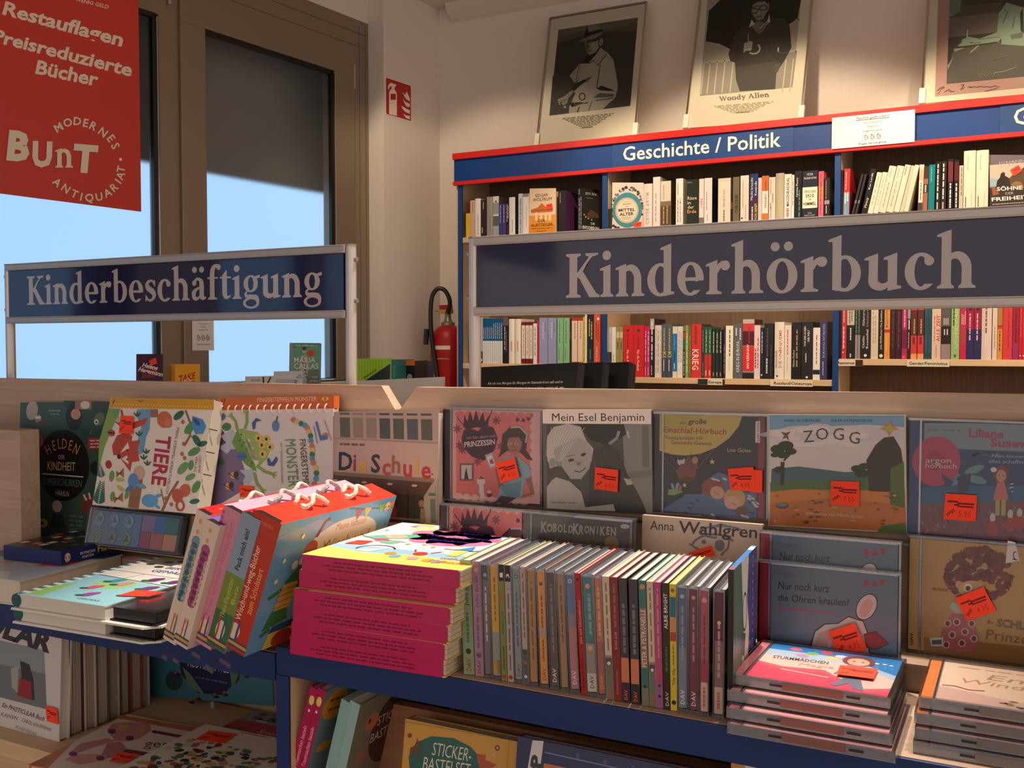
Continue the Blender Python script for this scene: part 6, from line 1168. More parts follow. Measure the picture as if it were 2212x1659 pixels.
def art_schule(d, c):
    fill(d, c, (190, 148, 84)); d.poly([(1400, 790), (2600, 900), (2600, 1100), (1400, 960)], (150, 110, 60)); rd = random.Random(8); BR = (104, 44, 40)
    for i in range(170):
        a, r = rd.uniform(0, 6.28), rd.uniform(0, 1) ** .5; x, y = 1770 + 215 * r * math.cos(a), 375 + 175 * r * math.sin(a); d.ell(x, y, rd.uniform(18, 34), rd.uniform(16, 28), rd.choice([BR, (120, 54, 46), (90, 36, 34), (112, 48, 44)]), n=9, up=False); d.k += .1
    for i in range(60): a = rd.uniform(0, 6.28); d.line([(1770 + 205 * math.cos(a), 375 + 165 * math.sin(a)), (1770 + 236 * math.cos(a + .08), 375 + 192 * math.sin(a + .08))], 5, BR, False)
    d.k += 1; d.ell(1720, 470, 90, 56, (206, 160, 120)); d.ell(1632, 440, 20, 26, (206, 160, 120)); d.ell(1695, 462, 28, 28, (230, 220, 200)); d.ell(1695, 466, 17, 17, (90, 60, 40)); d.ell(1695, 466, 8, 8, (20, 16, 16))
    d.poly([(1590, 560), (1690, 570), (1690, 630), (1620, 640), (1570, 590)], (180, 190, 170)); d.poly([(1590, 630), (1720, 640), (1770, 800), (1740, 880), (1640, 896), (1500, 850), (1520, 750)], (176, 96, 104))
    for x, y in ((1560, 700), (1620, 690), (1675, 755), (1590, 775), (1655, 830), (1735, 800), (1550, 840), (1720, 700)): d.ell(x, y, 26, 26, (214, 176, 160), n=14); d.ell(x, y, 16, 18, (110, 50, 54), n=12)
    d.poly([(1440, 795), (1530, 790), (1530, 850), (1450, 850)], (206, 206, 200)); d.poly([(1452, 810), (1520, 806), (1520, 838), (1456, 840)], (80, 90, 104)); d.poly([(1960, 148), (2010, 160), (2040, 280), (1945, 300)], (226, 220, 216)); d.ring(2010, 245, 16, 26, 7, (40, 38, 40), 14, 90, 300); d.line([(1990, 270), (2022, 276)], 7, (40, 38, 40))
    d.text('die', (1820, 700), (1862, 704), 24, (150, 60, 40)); d.text('SCHLECHTE', (1885, 718), (2300, 770), 50, (110, 104, 60), bold=.03); d.text('Prinzessin', (1815, 800), (2260, 860), 62, (130, 74, 50)); d.scribble((1460, 470), (1560, 478), 14, (140, 90, 50), 3); d.text('DAV', (1330, 840), (1330, 760), 20, (90, 60, 30), bold=.02)
jc = lambda tl, t_, br, bl, z, Y=1.143, lean=1.5: Card(tl, t_, br, bl, Y=Y, lean=lean, z=z)
c1 = jc((145, 235), (990, 255), (990, 1085), (145, 1030), ZC); jewel(c1, art_princess, (58, 44, 66), 'pink audio case with a dark heart and a girl, upper row under the wood notch', [(((605, 712), (770, 660), (812, 832), (650, 882)), '4,95')], bk=(236, 178, 172))
c = jc((1002, 250), (1930, 262), (1925, 1138), (1000, 1105), ZC); digipak(c, art_esel, (210, 200, 194), 'black and white audio case of a smiling child hugging a donkey', [(((1460, 745), (1656, 770), (1645, 956), (1448, 930)), '6,50')])
c = jc((120, 270), (1105, 300), (1105, 1210), (120, 1145), ZD); jewel(c, art_einschlaf, (34, 32, 36), 'night blue audio case with a big yellow moon and sleeping children', [(((975, 765), (1062, 772), (1060, 962), (960, 955)), '', .0032, False), (((768, 760), (985, 742), (1000, 952), (795, 940)), '4,95')])
c = jc((30, 288), (1212, 315), (1205, 1300), (22, 1258), ZE); digipak(c, art_zogg, (190, 180, 176), 'audio case reading ZOGG with sky, tree and sandy ground', [(((585, 862), (822, 868), (818, 1078), (572, 1056)), '7,50')])
c = jc((1216, 328), (2330, 362), (2330, 1425), (1220, 1330), ZE); c.w = min(c.w, .145); jewel(c, art_liliane, (36, 66, 116), 'blue audio case with a large pink disc at the right edge, upper row', [(((1545, 968), (1815, 985), (1808, 1208), (1535, 1188)), '5,95')])
ZR, ZS = 1.0755, 1.0465
c = stand(115, 1055, ZR, .1245, .142, 1.5, zm=ZC); c.T2 = c1.T2; jewel(c, art_princess, (58, 44, 66), 'second copy of the pink heart audio case, lower row behind the picture box stack', bk=(236, 178, 172))
c = stand(820, 1120, ZR, .1245, .1425, 1.5, zm=ZC); jewel(c, art_kobold, (90, 90, 92), 'dark grey audio case reading KOBOLDKRONIKEN behind the row of spines', t=.018)
c = stand(30, 1155, ZR, .1245, .1425, 1.5, zm=ZD); digipak(c, art_wahl, (206, 184, 166), 'beige audio case reading Anna Wahlgren behind the row of spines', [(((430, 1475), (625, 1410), (655, 1500), (470, 1580)),)])
c9 = stand(300, 275, ZS, .1245, .1445, 1.0, zm=ZG); jewel(c9, art_kurz, (146, 26, 44), 'grey blue audio case with white rabbit, front copy with its title complete', [(((770, 748), (945, 688), (1030, 865), (835, 930)), '4,95')])
c = stand(1030, 1290, ZR, .1245, .1445, 1.0, zm=ZD); c.T2 = c9.T2; jewel(c, art_kurz, (146, 26, 44), 'grey blue audio case behind the front rabbit copy, only its upper part showing')
c = stand(1300, 110, ZR, .1245, .142, 1.5, zm=ZG); jewel(c, art_schule, (196, 160, 90), 'ochre audio case with a huge red head of hair, lower row at the right edge', [(((1612, 525), (1800, 450), (1885, 610), (1690, 676)), '4,95')], tray=(150, 120, 70), bk=(190, 148, 84))

# ---------------------------------------------------------------- children's books against the left board
ZA, ZB2 = (0, 820, .25316), (440, 820, .25316)
def art_helden(d, c):
    fill(d, c, (58, 84, 74), .001); d.poly([(560, 180), (945, 205), (900, 620), (760, 560)], (46, 72, 64)); K = (28, 28, 28)
    d.ell(548, 735, 222, 305, K, n=40)
    # plain crocheted animals round the black oval
    d.ell(285, 255, 52, 85, (176, 158, 146), 8); d.ell(338, 330, 30, 36, (150, 132, 120)); d.ell(325, 318, 13, 13, (230, 226, 220)); d.ell(350, 318, 13, 13, (230, 226, 220)); d.poly([(340, 350), (410, 370), (350, 410)], (110, 54, 50)); d.ell(650, 320, 70, 120, (40, 36, 38)); d.ell(665, 300, 42, 46, (190, 140, 110)); d.rect(660, 190, 800, 262, (150, 110, 96)); d.ell(745, 225, 40, 34, (206, 196, 190))
    d.ell(860, 350, 42, 60, (86, 110, 84), 25); d.ell(836, 372, 18, 22, (210, 206, 190)); d.ell(836, 374, 8, 10, (60, 40, 30)); d.line([(780, 480), (800, 430)], 6, (96, 120, 94))
    d.ell(325, 525, 62, 62, (150, 66, 96)); d.ell(318, 498, 16, 14, (230, 216, 216)); d.ell(322, 540, 16, 14, (230, 216, 216)); d.ell(215, 560, 34, 90, (140, 50, 70), 10)
    for i in range(5): d.line([(190, 500 + i * 30), (245, 508 + i * 30)], 10, (170, 90, 106), False)
    d.k += 1; d.ell(285, 700, 40, 70, K, 20); d.ell(290, 712, 24, 38, (190, 176, 170), 20); d.ell(235, 800, 50, 110, (26, 26, 30), 22)
    d.ell(300, 1060, 56, 60, (176, 130, 100), -20); d.poly([(265, 990), (300, 935), (320, 1000)], (110, 70, 54)); d.ell(240, 1170, 60, 80, (150, 116, 98))
    for a in (200, 250, 300, 60, 110): d.line([(305, 1060), (305 + 90 * math.cos(R_(a)), 1060 + 90 * math.sin(R_(a)))], 8, (206, 186, 166))
    d.ell(372, 1230, 40, 38, (190, 170, 100)); d.ell(365, 1232, 12, 14, K); d.ell(495, 1085, 42, 50, (190, 166, 156)); d.poly([(455, 1150), (540, 1150), (570, 1270), (430, 1270)], (50, 52, 58)); d.ell(820, 760, 40, 60, (34, 38, 44)); d.ell(760, 1060, 60, 80, (116, 60, 54)); d.line([(720, 980), (745, 1030)], 16, (206, 196, 186)); d.line([(765, 965), (775, 1020)], 14, (206, 196, 186))
    O = (214, 150, 90)
    for ch, x, y, a, h in (('H', 425, 600, -22, 86), ('E', 478, 566, -12, 86), ('L', 525, 552, -4, 86), ('D', 568, 552, 3, 86), ('E', 620, 566, 12, 86), ('N', 668, 598, 24, 86)): d.letter(ch, x, y, a, h, O, -.004, .52)
    d.text('DER', (515, 682), (568, 684), 36, (206, 186, 160)); d.text('KINDHEIT', (418, 776), (655, 784), 72, (226, 196, 130)); d.line([(372, 808), (722, 834)], 10, (200, 196, 190)); d.text('SUPERSCHURKEN', (378, 900), (705, 920), 58, (90, 130, 124)); d.text('HÄKELN', (485, 990), (596, 1000), 42, (200, 190, 180)); d.rect(765, 505, 880, 605, (150, 60, 62))
    for i in range(3): d.scribble((785, 530 + i * 27), (865, 528 + i * 27), 9, (220, 190, 186), 2)
    d.scribble((435, 262), (545, 266), 14, (120, 140, 130), 3); d.scribble((450, 294), (530, 296), 12, (120, 140, 130), 3)
    for i in range(4): d.scribble((600, 1160 + i * 38), (715, 1168 + i * 38), 20, (90, 110, 100), 2)
def fern(d, x, y, l, a, c, n=9):
    for i in range(n):
        t = i / n; px, py = x + l * t * math.cos(R_(a)), y + l * t * math.sin(R_(a)); leaf(d, px, py, l * .34 * (1 - t * .6), a + 55, c, .3); leaf(d, px, py, l * .34 * (1 - t * .6), a - 55, c, .3)
    d.k += 1
def art_tiere(d, c):
    G, DG, RB, BL, BN = (110, 150, 90), (50, 104, 80), (182, 66, 44), (84, 136, 182), (146, 96, 66)
    d.poly([(965, 150), (1838, 175), (1832, 262), (950, 238)], (206, 150, 42)); rd = random.Random(11)
    for i in range(34):
        for j in range(2): d.ell(985 + i * 25 + j * 12, 205 + i * 1.0 + j * 26, 5, 5, (236, 206, 120), n=6, up=False)
    d.k += 1; d.line([(1000, 165), (980, 205)], 7, (60, 50, 40)); d.line([(1200, 176), (1225, 186), (1245, 178)], 6, (60, 50, 40))
    d.poly([(945, 240), (1050, 245), (900, 560), (830, 780), (850, 520)], (128, 160, 84)); fern(d, 1000, 250, 120, 80, G); fern(d, 820, 1060, 200, -78, DG, 12); fern(d, 860, 830, 130, -100, DG)
    d.poly([(1190, 250), (1350, 250), (1340, 320), (1300, 310), (1290, 420), (1260, 480), (1230, 620), (1180, 640), (1170, 560), (1220, 400), (1180, 300)], (110, 156, 190)); d.rect(1300, 252, 1368, 320, (146, 110, 96))
    d.poly([(985, 350), (1090, 380), (1280, 320), (1250, 380), (1170, 410), (1080, 430)], (196, 70, 56)); d.line([(1055, 255), (1065, 330)], 18, (170, 60, 46)); d.poly([(960, 560), (1010, 470), (1100, 440), (1140, 480), (1120, 580), (1030, 640), (970, 640)], RB); d.poly([(1010, 640), (1100, 490), (1140, 520), (1205, 510), (1180, 590), (1195, 690), (1130, 700), (1110, 780), (1080, 740), (1040, 680)], (190, 70, 44)); d.poly([(1030, 620), (1100, 530), (1110, 580)], (230, 216, 204)); d.poly([(1040, 670), (1090, 640), (1100, 720)], (230, 216, 204)); d.ell(1018, 652, 16, 22, (40, 30, 30)); d.ell(1092, 598, 8, 8, (30, 26, 26)); d.ell(1090, 675, 8, 8, (30, 26, 26))
    d.ell(925, 720, 28, 36, (170, 36, 40)); d.ell(962, 450, 30, 30, (190, 60, 50)); d.line([(930, 445), (990, 455)], 14, (50, 30, 30))
    for x, y in ((1190, 295), (1200, 460), (1255, 610), (1232, 660), (1262, 710)):
        for a in (-130, -90, -50): leaf(d, x, y + 20, 50, a, DG, .3)
    d.k += 1; d.poly([(1080, 1090), (1110, 900), (1150, 750), (1225, 745), (1210, 900), (1170, 1100)], BN); d.ell(1190, 790, 48, 60, (206, 166, 146)); d.ell(1135, 860, 46, 66, (90, 140, 190), 10); leaf(d, 1130, 900, 90, 140, (74, 120, 170)); leaf(d, 1160, 890, 90, 20, (104, 156, 200)); d.ell(1270, 1030, 70, 56, (96, 156, 206)); leaf(d, 1310, 1000, 70, -20, (96, 156, 206)); leaf(d, 1310, 1060, 60, 40, (96, 156, 206))
    for x, y, a in ((980, 850, 0), (990, 900, 40)): leaf(d, x, y, 80, a, (190, 176, 90))
    for i in range(10): d.line([(990, 830 - i * 6), (1055, 750 + i * 9)], 6, (176, 120, 50), False); d.line([(960, 1050 - i * 6), (1040, 960 + i * 9)], 6, (170, 116, 50), False)
    leaf(d, 940, 870, 100, -80, G); leaf(d, 940, 1040, 90, -80, G); leaf(d, 1060, 1020, 80, -70, G); d.k += 1
    d.line([(1600, 262), (1640, 380), (1630, 480), (1580, 560)], 16, BN); d.line([(1640, 480), (1700, 540)], 10, BN); d.line([(1370, 1125), (1440, 980), (1520, 860)], 20, BN); d.line([(1400, 1090), (1370, 930)], 9, BN)
    for x, y, a, l in ((1500, 340, -40, 110), (1590, 460, -50, 130), (1660, 470, 60, 110), (1690, 560, -20, 90), (1610, 640, -30, 120), (1640, 680, 100, 90), (1520, 800, -50, 130), (1580, 850, -30, 100), (1640, 960, -60, 120), (1610, 1040, -10, 90)): leaf(d, x, y, l, a, rd.choice([G, DG, (90, 140, 80)]), .5)
    d.k += 1; d.poly([(1655, 310), (1740, 340), (1770, 400), (1740, 460), (1680, 465), (1650, 400)], (76, 140, 196)); leaf(d, 1665, 330, 80, 50, (66, 76, 140)); d.ell(1420, 340, 62, 70, (196, 104, 70)); d.ell(1450, 370, 34, 40, (206, 120, 84)); d.ell(1575, 940, 46, 56, (190, 94, 60), 20); d.ell(1510, 985, 46, 60, (180, 84, 54)); d.ring(1530, 1070, 40, 50, 18, (176, 80, 52))
    for x, y in ((1575, 360), (1578, 545), (1560, 630), (1580, 665), (1455, 1060), (1410, 1010)): d.ell(x, y, 15, 18, (170, 100, 90), n=10)
    d.text('TIERE', (1352, 468), (1292, 890), 118, (176, 36, 60), bold=.02); d.text('MEIN STEMPEL-KREATIVBUCH', (1522, 405), (1410, 968), 22, (120, 96, 120)); d.text('USBORNE', (1703, 640), (1690, 790), 20, (150, 70, 70)); d.text('VERLAG', (1675, 650), (1655, 780), 20, (150, 70, 70))
hc = Card((180, 180), (945, 205), (905, 1340), (150, 1310), Y=1.128, lean=3.5, z=ZA); hc.reach(1.0662, .014)
make_face_book(hc, art_helden, (58, 84, 74), .014, 'dark green crochet book with black oval title, left end of the board', over=.0008, eps=2e-5)
cv = Card((965, 150), (1838, 175), (1665, 1140), (765, 1070), Y=1.075, lean=13.5, z=ZA)
r = make_face_book(cv, art_tiere, (226, 214, 206), .026, 'white stamp book reading TIERE with a red fox, its ink pads below', eps=2e-5, over=.001, stk=[(((1060, 305), (1168, 312), (1155, 465), (1038, 455)), '', .0036)])
E1 = MB('rope')
for i in range(3): d0 = cv.draw(E1, 2e-5, 'rope', .0005); P = [d0.T2(x, y) for x, y in ((1795 - i * 30, 420 + i * 190), (1835 - i * 30, 470 + i * 190))]; E1.tube([(P[0][0], P[0][1], .001), (P[0][0] + .006, P[0][1] - .001, -.01)], .0008, (70, 60, 54), n=6)
E1.build('stitching', r)
def ink_pad(M, w, h, label_parent, cols, t=.016, name='ink_pad_tray'):
    """black tray of coloured ink pads under a clear domed lid"""
    b = MB('plastic'); K = (26, 26, 28); b.box((0, 0, 0), (w, h, .002), K)
    for a, q in (((.003, .003, .002), (w - .003, .006, t)), ((.003, h - .006, .002), (w - .003, h - .003, t)), ((.003, .006, .002), (.006, h - .006, t)), ((w - .006, .006, .002), (w - .003, h - .006, t))): b.box(a, q, K)
    o = b.build(name, label_parent, M, bevel=.0012)
    p = MB('rope'); n = len(cols)
    for i, cc in enumerate(cols):
        if len(cc) == 5: x0, y0, x1, y1, q = cc; p.box((x0 * w, y0 * h, .002), (x1 * w, y1 * h, t - .004), q)
    p.build('ink_pad', o)
    l = MB('clear'); l.box((.002, .002, t), (w - .002, h - .002, t + .003), (255, 255, 255)); l.build('lid', o)
    return o
pc = Card((790, 1085), (1590, 1150), (1530, 1520), (725, 1405), Y=1.061, lean=13.5, z=ZA)
o = ink_pad(cv.M.inverted() @ (pc.M @ tr(0, 0, -.012)), pc.w, pc.h, r, [(.05, .08, .56, .92, (92, 136, 176)), (.57, .5, .7, .92, (150, 110, 160)), (.7, .5, .82, .92, (56, 110, 170)), (.82, .5, .94, .92, (56, 120, 84)), (.57, .08, .67, .49, (176, 40, 60)), (.68, .08, .8, .49, (196, 90, 60)), (.81, .08, .94, .49, (214, 140, 80))])
for i in range(6):
    s = MB('plastic'); x, y = (.12 + (i % 3) * .16) * pc.w, (.7 if i < 3 else .27) * pc.h; s.lathe([(.0098, .0122), (.0098, .0145), (.0075, .015), (.0072, .0138)], (120, 176, 196) if i < 3 else (120, 150, 100), n=20, M=tr(x, y, 0))
    if i % 3 == 0: s.box((x - .004, y - .004, .012), (x + .004, y + .004, .0146), (70, 120, 150))
    else: s.prism([(x - .005, y - .004), (x + .005, y - .004), (x, y + .006)], .012, .0146, (66, 110, 130) if i < 3 else (60, 76, 50))
    s.build('stamp', o)
b = MB('beech'); b.box((-.004, -.002, -.016), (pc.w + .004, pc.h, -.0125), (206, 180, 140)); b.build('backing_card', o)

def ring_binding(parent, w, n, cw, cc, y0, r=.006, first=.012):
    for i in range(n):
        b = MB('plastic'); x = first + (w - 2 * first) * i / (n - 1)
        b.tube([(x, y0 + r * math.cos(t) * 1.1, -.002 + r * math.sin(t)) for t in [R_(q) for q in range(-60, 241, 30)]], .0011, cc, n=6); b.build('binding_ring', parent)
def art_monster(d, c):
    PU, G, SN = (122, 104, 142), (134, 160, 80), (176, 184, 200); fill(d, c, (216, 206, 204), .001)
    d.poly([(104, 330), (200, 480), (320, 640), (372, 800), (340, 960), (140, 1080), (100, 1085)], PU); d.poly([(104, 300), (160, 420), (230, 560), (104, 640)], (88, 66, 116)); d.poly([(145, 480), (260, 420), (310, 520), (345, 590), (240, 600), (205, 640), (120, 580), (200, 540)], SN); d.poly([(320, 780), (440, 770), (470, 830), (400, 900), (345, 880), (370, 830)], SN); d.poly([(250, 540), (300, 420), (360, 420), (470, 790), (440, 780), (360, 720)], (110, 146, 70))
    d.poly([(300, 425), (380, 430), (480, 450), (560, 520), (590, 600), (560, 680), (500, 740), (470, 770)], (150, 176, 96)); d.poly([(375, 500), (420, 520), (385, 560), (450, 590), (410, 620), (470, 650), (430, 690), (490, 700), (470, 770), (365, 470)], (220, 214, 190))
    for x, y, r_ in ((490, 502, 36), (560, 510, 34), (520, 562, 34), (590, 580, 32), (525, 640, 36)): d.ell(x, y, r_, r_, (214, 180, 90)); d.ell(x - 4, y + 2, 11, 14, (40, 34, 30), n=10)
    for x, y in ((335, 470), (320, 520), (360, 540), (340, 570), (380, 600), (430, 720)): d.ell(x, y, 7, 8, (50, 90, 60), n=8, up=False)
    for pts in ([(300, 430), (285, 350), (250, 310)], [(370, 420), (390, 350), (385, 290)], [(470, 740), (540, 790), (600, 810)], [(450, 800), (470, 890), (510, 940)]):
        d.line(pts, 26, G)
        x, y = pts[-1]
        for a in (-40, 0, 40): q = math.degrees(math.atan2(pts[-1][1] - pts[-2][1], pts[-1][0] - pts[-2][0])) + a; d.line([(x, y), (x + 42 * math.cos(R_(q)), y + 42 * math.sin(R_(q)))], 11, G)
    for s in (((440, 430), (432, 370), (470, 325), (520, 350), (470, 360), (460, 420)), ((560, 690), (570, 740), (620, 745), (655, 690), (640, 660), (600, 715), (575, 670))): d.poly(list(s), (66, 90, 150))
    for x, y, q in ((155, 305, (70, 110, 170)), (205, 398, (66, 120, 76)), (340, 660, (70, 110, 170)), (140, 712, (60, 110, 66))): d.ell(x, y, 40, 36, q); d.line([(x - 50, y + 4), (x + 24, y)], 5, (40, 60, 60))
    for i, (x, y) in enumerate(((790, 350), (820, 370), (855, 385), (885, 400), (905, 425), (915, 455), (930, 490), (930, 530), (940, 575), (945, 610), (940, 645), (938, 680), (945, 715), (965, 760), (970, 800), (965, 845), (950, 890))): d.ell(x, y, 21, 24, ((196, 120, 84), (216, 180, 110), (60, 120, 90), (84, 150, 190))[i % 4], n=12)
    d.ell(640, 400, 30, 48, (96, 130, 180)); d.line([(645, 370), (658, 315)], 9, (60, 60, 70)); d.line([(980, 370), (1010, 500), (1060, 470)], 18, (80, 120, 176)); d.line([(960, 410), (985, 555)], 6, (90, 130, 180)); d.line([(1045, 360), (1098, 530)], 8, (170, 170, 170)); d.ell(1050, 490, 24, 22, (196, 120, 90)); d.poly([(1000, 500), (1060, 480), (1070, 520), (1010, 530)], (80, 120, 176))
    for x, y in ((270, 825), (225, 920)): d.ell(x, y, 30, 30, (206, 150, 90)); d.line([(x - 50, y - 20), (x + 45, y + 40)], 6, (50, 40, 60)); d.ell(x + 20, y - 8, 20, 28, (60, 50, 56), n=8)
    d.text('MONSTER', (722, 520), (742, 918), 84, (90, 140, 90)); d.text('FINGERSTEMPELN', (842, 520), (868, 1000), 48, (60, 54, 58)); d.text('MIT 7 FINGERSTEMPELFARBEN', (678, 545), (682, 885), 14, (90, 84, 84))
mc = Card((110, 245), (1118, 262), (1085, 1100), (100, 1090), Y=1.122, lean=4.5, z=ZB2).reach(1.0662, .012)
r = make_face_book(mc, art_monster, (216, 206, 204), .012, 'white ring-bound finger stamp book with a green many-eyed monster', eps=2e-5, over=.001, stk=[(((332, 910), (450, 915), (450, 1008), (334, 1012)), '', .0036)])
b = MB('gloss'); OR = (206, 100, 40); H = mc.h; w = mc.w
b.box((0, H + .0005, -.014), (w, H + .0185, -.0012), OR); d = Draw(b, lambda x, y, e: (x * w, H + y * .0185, -.0012 + e), None, False, 3e-5, 'gloss'); d.text('FINGERSTEMPELN MONSTER', (.36, .6), (.86, .6), .34, (240, 200, 160)); d.ring(.93, .75, .03, .16, .02, (226, 200, 60), 12)
for q in (.03, .05): d.line([(q, .25), (q + .02, .95)], .008, (60, 50, 50))
o = b.build('binding_cover', r, bevel=.003); ring_binding(r, w, 15, 0, (226, 196, 180), H)
def art_school(d, c):
    d.poly([(1160, 500), (2010, 560), (1995, 840), (1100, 790)], (184, 164, 156)); d.rect(1125, 262, 2030, 300, (176, 156, 146))
    for i in range(7):
        x = 1178 + i * 116; q = ((90, 96, 84), (140, 130, 116), (140, 130, 118), (72, 84, 80), (80, 90, 78), (78, 90, 96), (86, 92, 78))[i]; d.poly([(x, 270 + i * 5), (x + 88, 274 + i * 5), (x + 88, 292 + i * 5), (x, 288 + i * 5)], q); d.poly([(x, 312 + i * 6), (x + 90, 316 + i * 6), (x + 88, 490 + i * 6), (x, 484 + i * 6)], q)
    d.line([(1130, 495), (2000, 548)], 8, (150, 136, 128)); d.scribble((1172, 545), (1392, 555), 18, (110, 92, 86), 4)
    for ch, x, y, q, h in (('D', 1218, 696, (40, 46, 70), 150), ('i', 1300, 704, (160, 50, 60), 142), ('e', 1368, 722, (206, 166, 80), 142), ('S', 1482, 716, (50, 56, 56), 150), ('c', 1575, 742, (176, 70, 66), 142), ('h', 1656, 724, (150, 100, 66), 142), ('u', 1752, 752, (180, 56, 60), 142), ('l', 1832, 738, (206, 160, 70), 142), ('e', 1904, 768, (176, 44, 60), 142)): d.letter(ch, x, y, 3, h, q, .02, .82)
    d.ell(1953, 806, 6, 6, (60, 50, 50)); d.poly([(1095, 785), (1965, 845), (1965, 875), (1095, 815)], (130, 112, 94)); d.poly([(1095, 815), (1955, 875), (1880, 985), (1085, 930)], (80, 66, 58)); d.poly([(1085, 930), (1880, 985), (1870, 1220), (1080, 1200)], (52, 58, 52))
    for x in (1190, 1300, 1430, 1560, 1650, 1750): d.line([(x, 940), (x - 6, 1200)], 8, (30, 28, 26) if x % 100 else (120, 110, 96))
    for x in (1120, 1380, 1600, 1805): d.ell(x, 862 + (x - 1100) * .055, 24, 10, (190, 176, 160), n=10)
    d.poly([(1880, 985), (1975, 900), (1970, 1225), (1870, 1220)], (160, 150, 130)); d.rect(1930, 1010, 1970, 1210, (90, 110, 96)); d.rect(1920, 960, 1975, 985, (90, 106, 110)); d.poly([(1590, 1190), (1600, 1080), (1640, 1075), (1655, 1120), (1640, 1180)], (130, 56, 46)); d.ell(1618, 1062, 18, 22, (150, 80, 60)); d.poly([(1840, 1210), (1850, 1090), (1885, 1090), (1890, 1215)], (140, 116, 90)); d.ell(1858, 1050, 22, 30, (150, 110, 84)); d.rect(1410, 955, 1435, 985, (200, 196, 186)); d.line([(1090, 1150), (1880, 1190)], 16, (120, 110, 100))
c = Card((1128, 262), (2010, 300), (1975, 1225), (1090, 1190), Y=1.126, lean=3, z=ZB2).reach(1.0757, .02); make_face_book(c, art_school, (176, 156, 146), .02, 'grey board book reading Die Schule in coloured letters', eps=2e-5, over=.001)
b = MB('gloss'); c = Card((-420, 930), (130, 935), (115, 1320), (-430, 1325), Y=1.062, lean=2, z=ZA)
b.box((0, 0, -.02), (c.w, c.h, 0), (226, 186, 40)); d = c.draw(b, 2e-5, 'gloss'); d.poly([(-380, 1020), (0, 1040), (35, 1010), (70, 1080), (50, 1150), (70, 1230), (35, 1270), (40, 1310), (-380, 1320)], (30, 120, 140)); d.text('Pop!', (4, 1080), (10, 1240), 30, (150, 200, 210)); d.rect(-420, 930, 130, 938, (70, 100, 130)); r = empty('yellow_game_box', c.M, 'yellow and teal box cut by the left picture edge, beside the green crochet book', 'box'); b.build('carton', r)
# ---------------------------------------------------------------- on the right shelf: picture box stack, row of cases, case stacks
SH = 1.0464; SHL = 1.0374
def flat(o, yaw, w, h):
    """a face w x h lying level, its front left corner at o"""
    return Card.at(Vector(o), Vector((math.cos(R_(yaw)), math.sin(R_(yaw)), 0)), Vector((-math.sin(R_(yaw)), math.cos(R_(yaw)), 0)), w, h)
ZF = (580, 1080, .25316)
def art_feen(d, c):
    PK, K = (236, 130, 180), (60, 50, 60); d.T2, d.yd = (lambda x, y: (x * c.w, y * c.h)), False
    d.rect(0, 0, 1, 1, (244, 240, 238)); d.rect(0, .18, 1, .31, (150, 200, 236)); d.poly([(0, 0), (1, 0), (1, .15), (.6, .22), (.3, .16), (0, .24)], (246, 216, 110))
    for x, y, r in ((.34, .76, .10), (.46, .84, .12), (.58, .86, .12), (.7, .82, .12), (.8, .74, .1), (.72, .62, .12), (.58, .58, .13), (.44, .6, .12), (.36, .66, .1), (.58, .72, .2)): d.ell(x, y, r, r * .9, PK, up=False)
    d.k += 1; N = (70, 40, 150); d.text('Feen', (.5, .82), (.68, .82), .048, N, bold=.0, shear=.15); d.text('Meerjungfrauen', (.36, .70), (.84, .70), .048, N, bold=.0, shear=.15); d.text('Einhörner', (.44, .585), (.74, .585), .048, N, bold=.0, shear=.15); d.line([(.40, .93), (.78, .93)], .014, (206, 50, 110)); d.line([(.6, .51), (.72, .51)], .014, (206, 50, 110))
    d.ell(.2, .95, .07, .03, (240, 200, 70)); d.poly([(.16, .8), (.3, .82), (.36, .88), (.3, .92), (.2, .88)], (250, 232, 160)); d.ell(.2, .91, .05, .03, (176, 206, 236)); d.poly([(.12, .9), (.17, .94), (.17, .88)], (236, 110, 150))
    d.poly([(.02, .52), (.1, .6), (.22, .66), (.3, .7), (.36, .64), (.3, .56), (.16, .5)], (110, 190, 150)); d.ell(.22, .6, .07, .05, (236, 190, 166)); d.poly([(.12, .5), (.2, .54), (.26, .46), (.18, .44)], (226, 90, 130)); d.line([(.0, .56), (.12, .5), (.36, .475)], .008, K); d.poly([(.2, .47), (.34, .46), (.3, .4), (.22, .42)], (110, 190, 150)); d.ring(.3, .26, .12, .1, .012, K, 20, 20, 200); d.poly([(.2, .2), (.36, .3), (.3, .18)], (250, 246, 240))
    for x, y, q in ((.44, .2, (240, 150, 60)), (.5, .15, (110, 180, 226)), (.62, .14, (240, 160, 190)), (.72, .13, (246, 170, 70)), (.78, .12, (110, 180, 226))): d.ell(x, y, .034, .034, q, n=12)
    d.ell(.6, .25, .042, .04, (226, 60, 50)); d.line([(.55, .28), (.52, .33)], .012, (226, 60, 50)); d.line([(.65, .28), (.69, .33)], .012, (226, 60, 50))
    for x in (.75, .86): d.rect(x, .26, x + .07, .4, (250, 226, 110)); d.poly([(x - .02, .4), (x + .09, .4), (x + .05, .52)], (60, 150, 216))
    d.line([(.66, .405), (.98, .405)], .01, K); d.text('enthält 3', (.76, .18), (.96, .18), .05, (236, 110, 60)); d.text('Malbücher', (.74, .1), (.98, .1), .05, (236, 110, 60)); d.ell(.9, .86, .05, .04, (176, 110, 80)); d.poly([(.82, .8), (.98, .8), (.96, .74), (.86, .72)], (176, 216, 240)); d.poly([(.86, .84), (.94, .84), (.92, .74), (.88, .74)], (236, 110, 140))
    for x, y in ((.4, .44), (.5, .46), (.58, .42), (.9, .6), (.06, .74), (.84, .94)): d.ell(x, y, .016, .016, (246, 206, 140), n=8)
MAG = (196, 32, 96)
xs = [(185, 1305), (198, 1168), (210, 1035), (218, 895), (262, 755), (262, 600)]
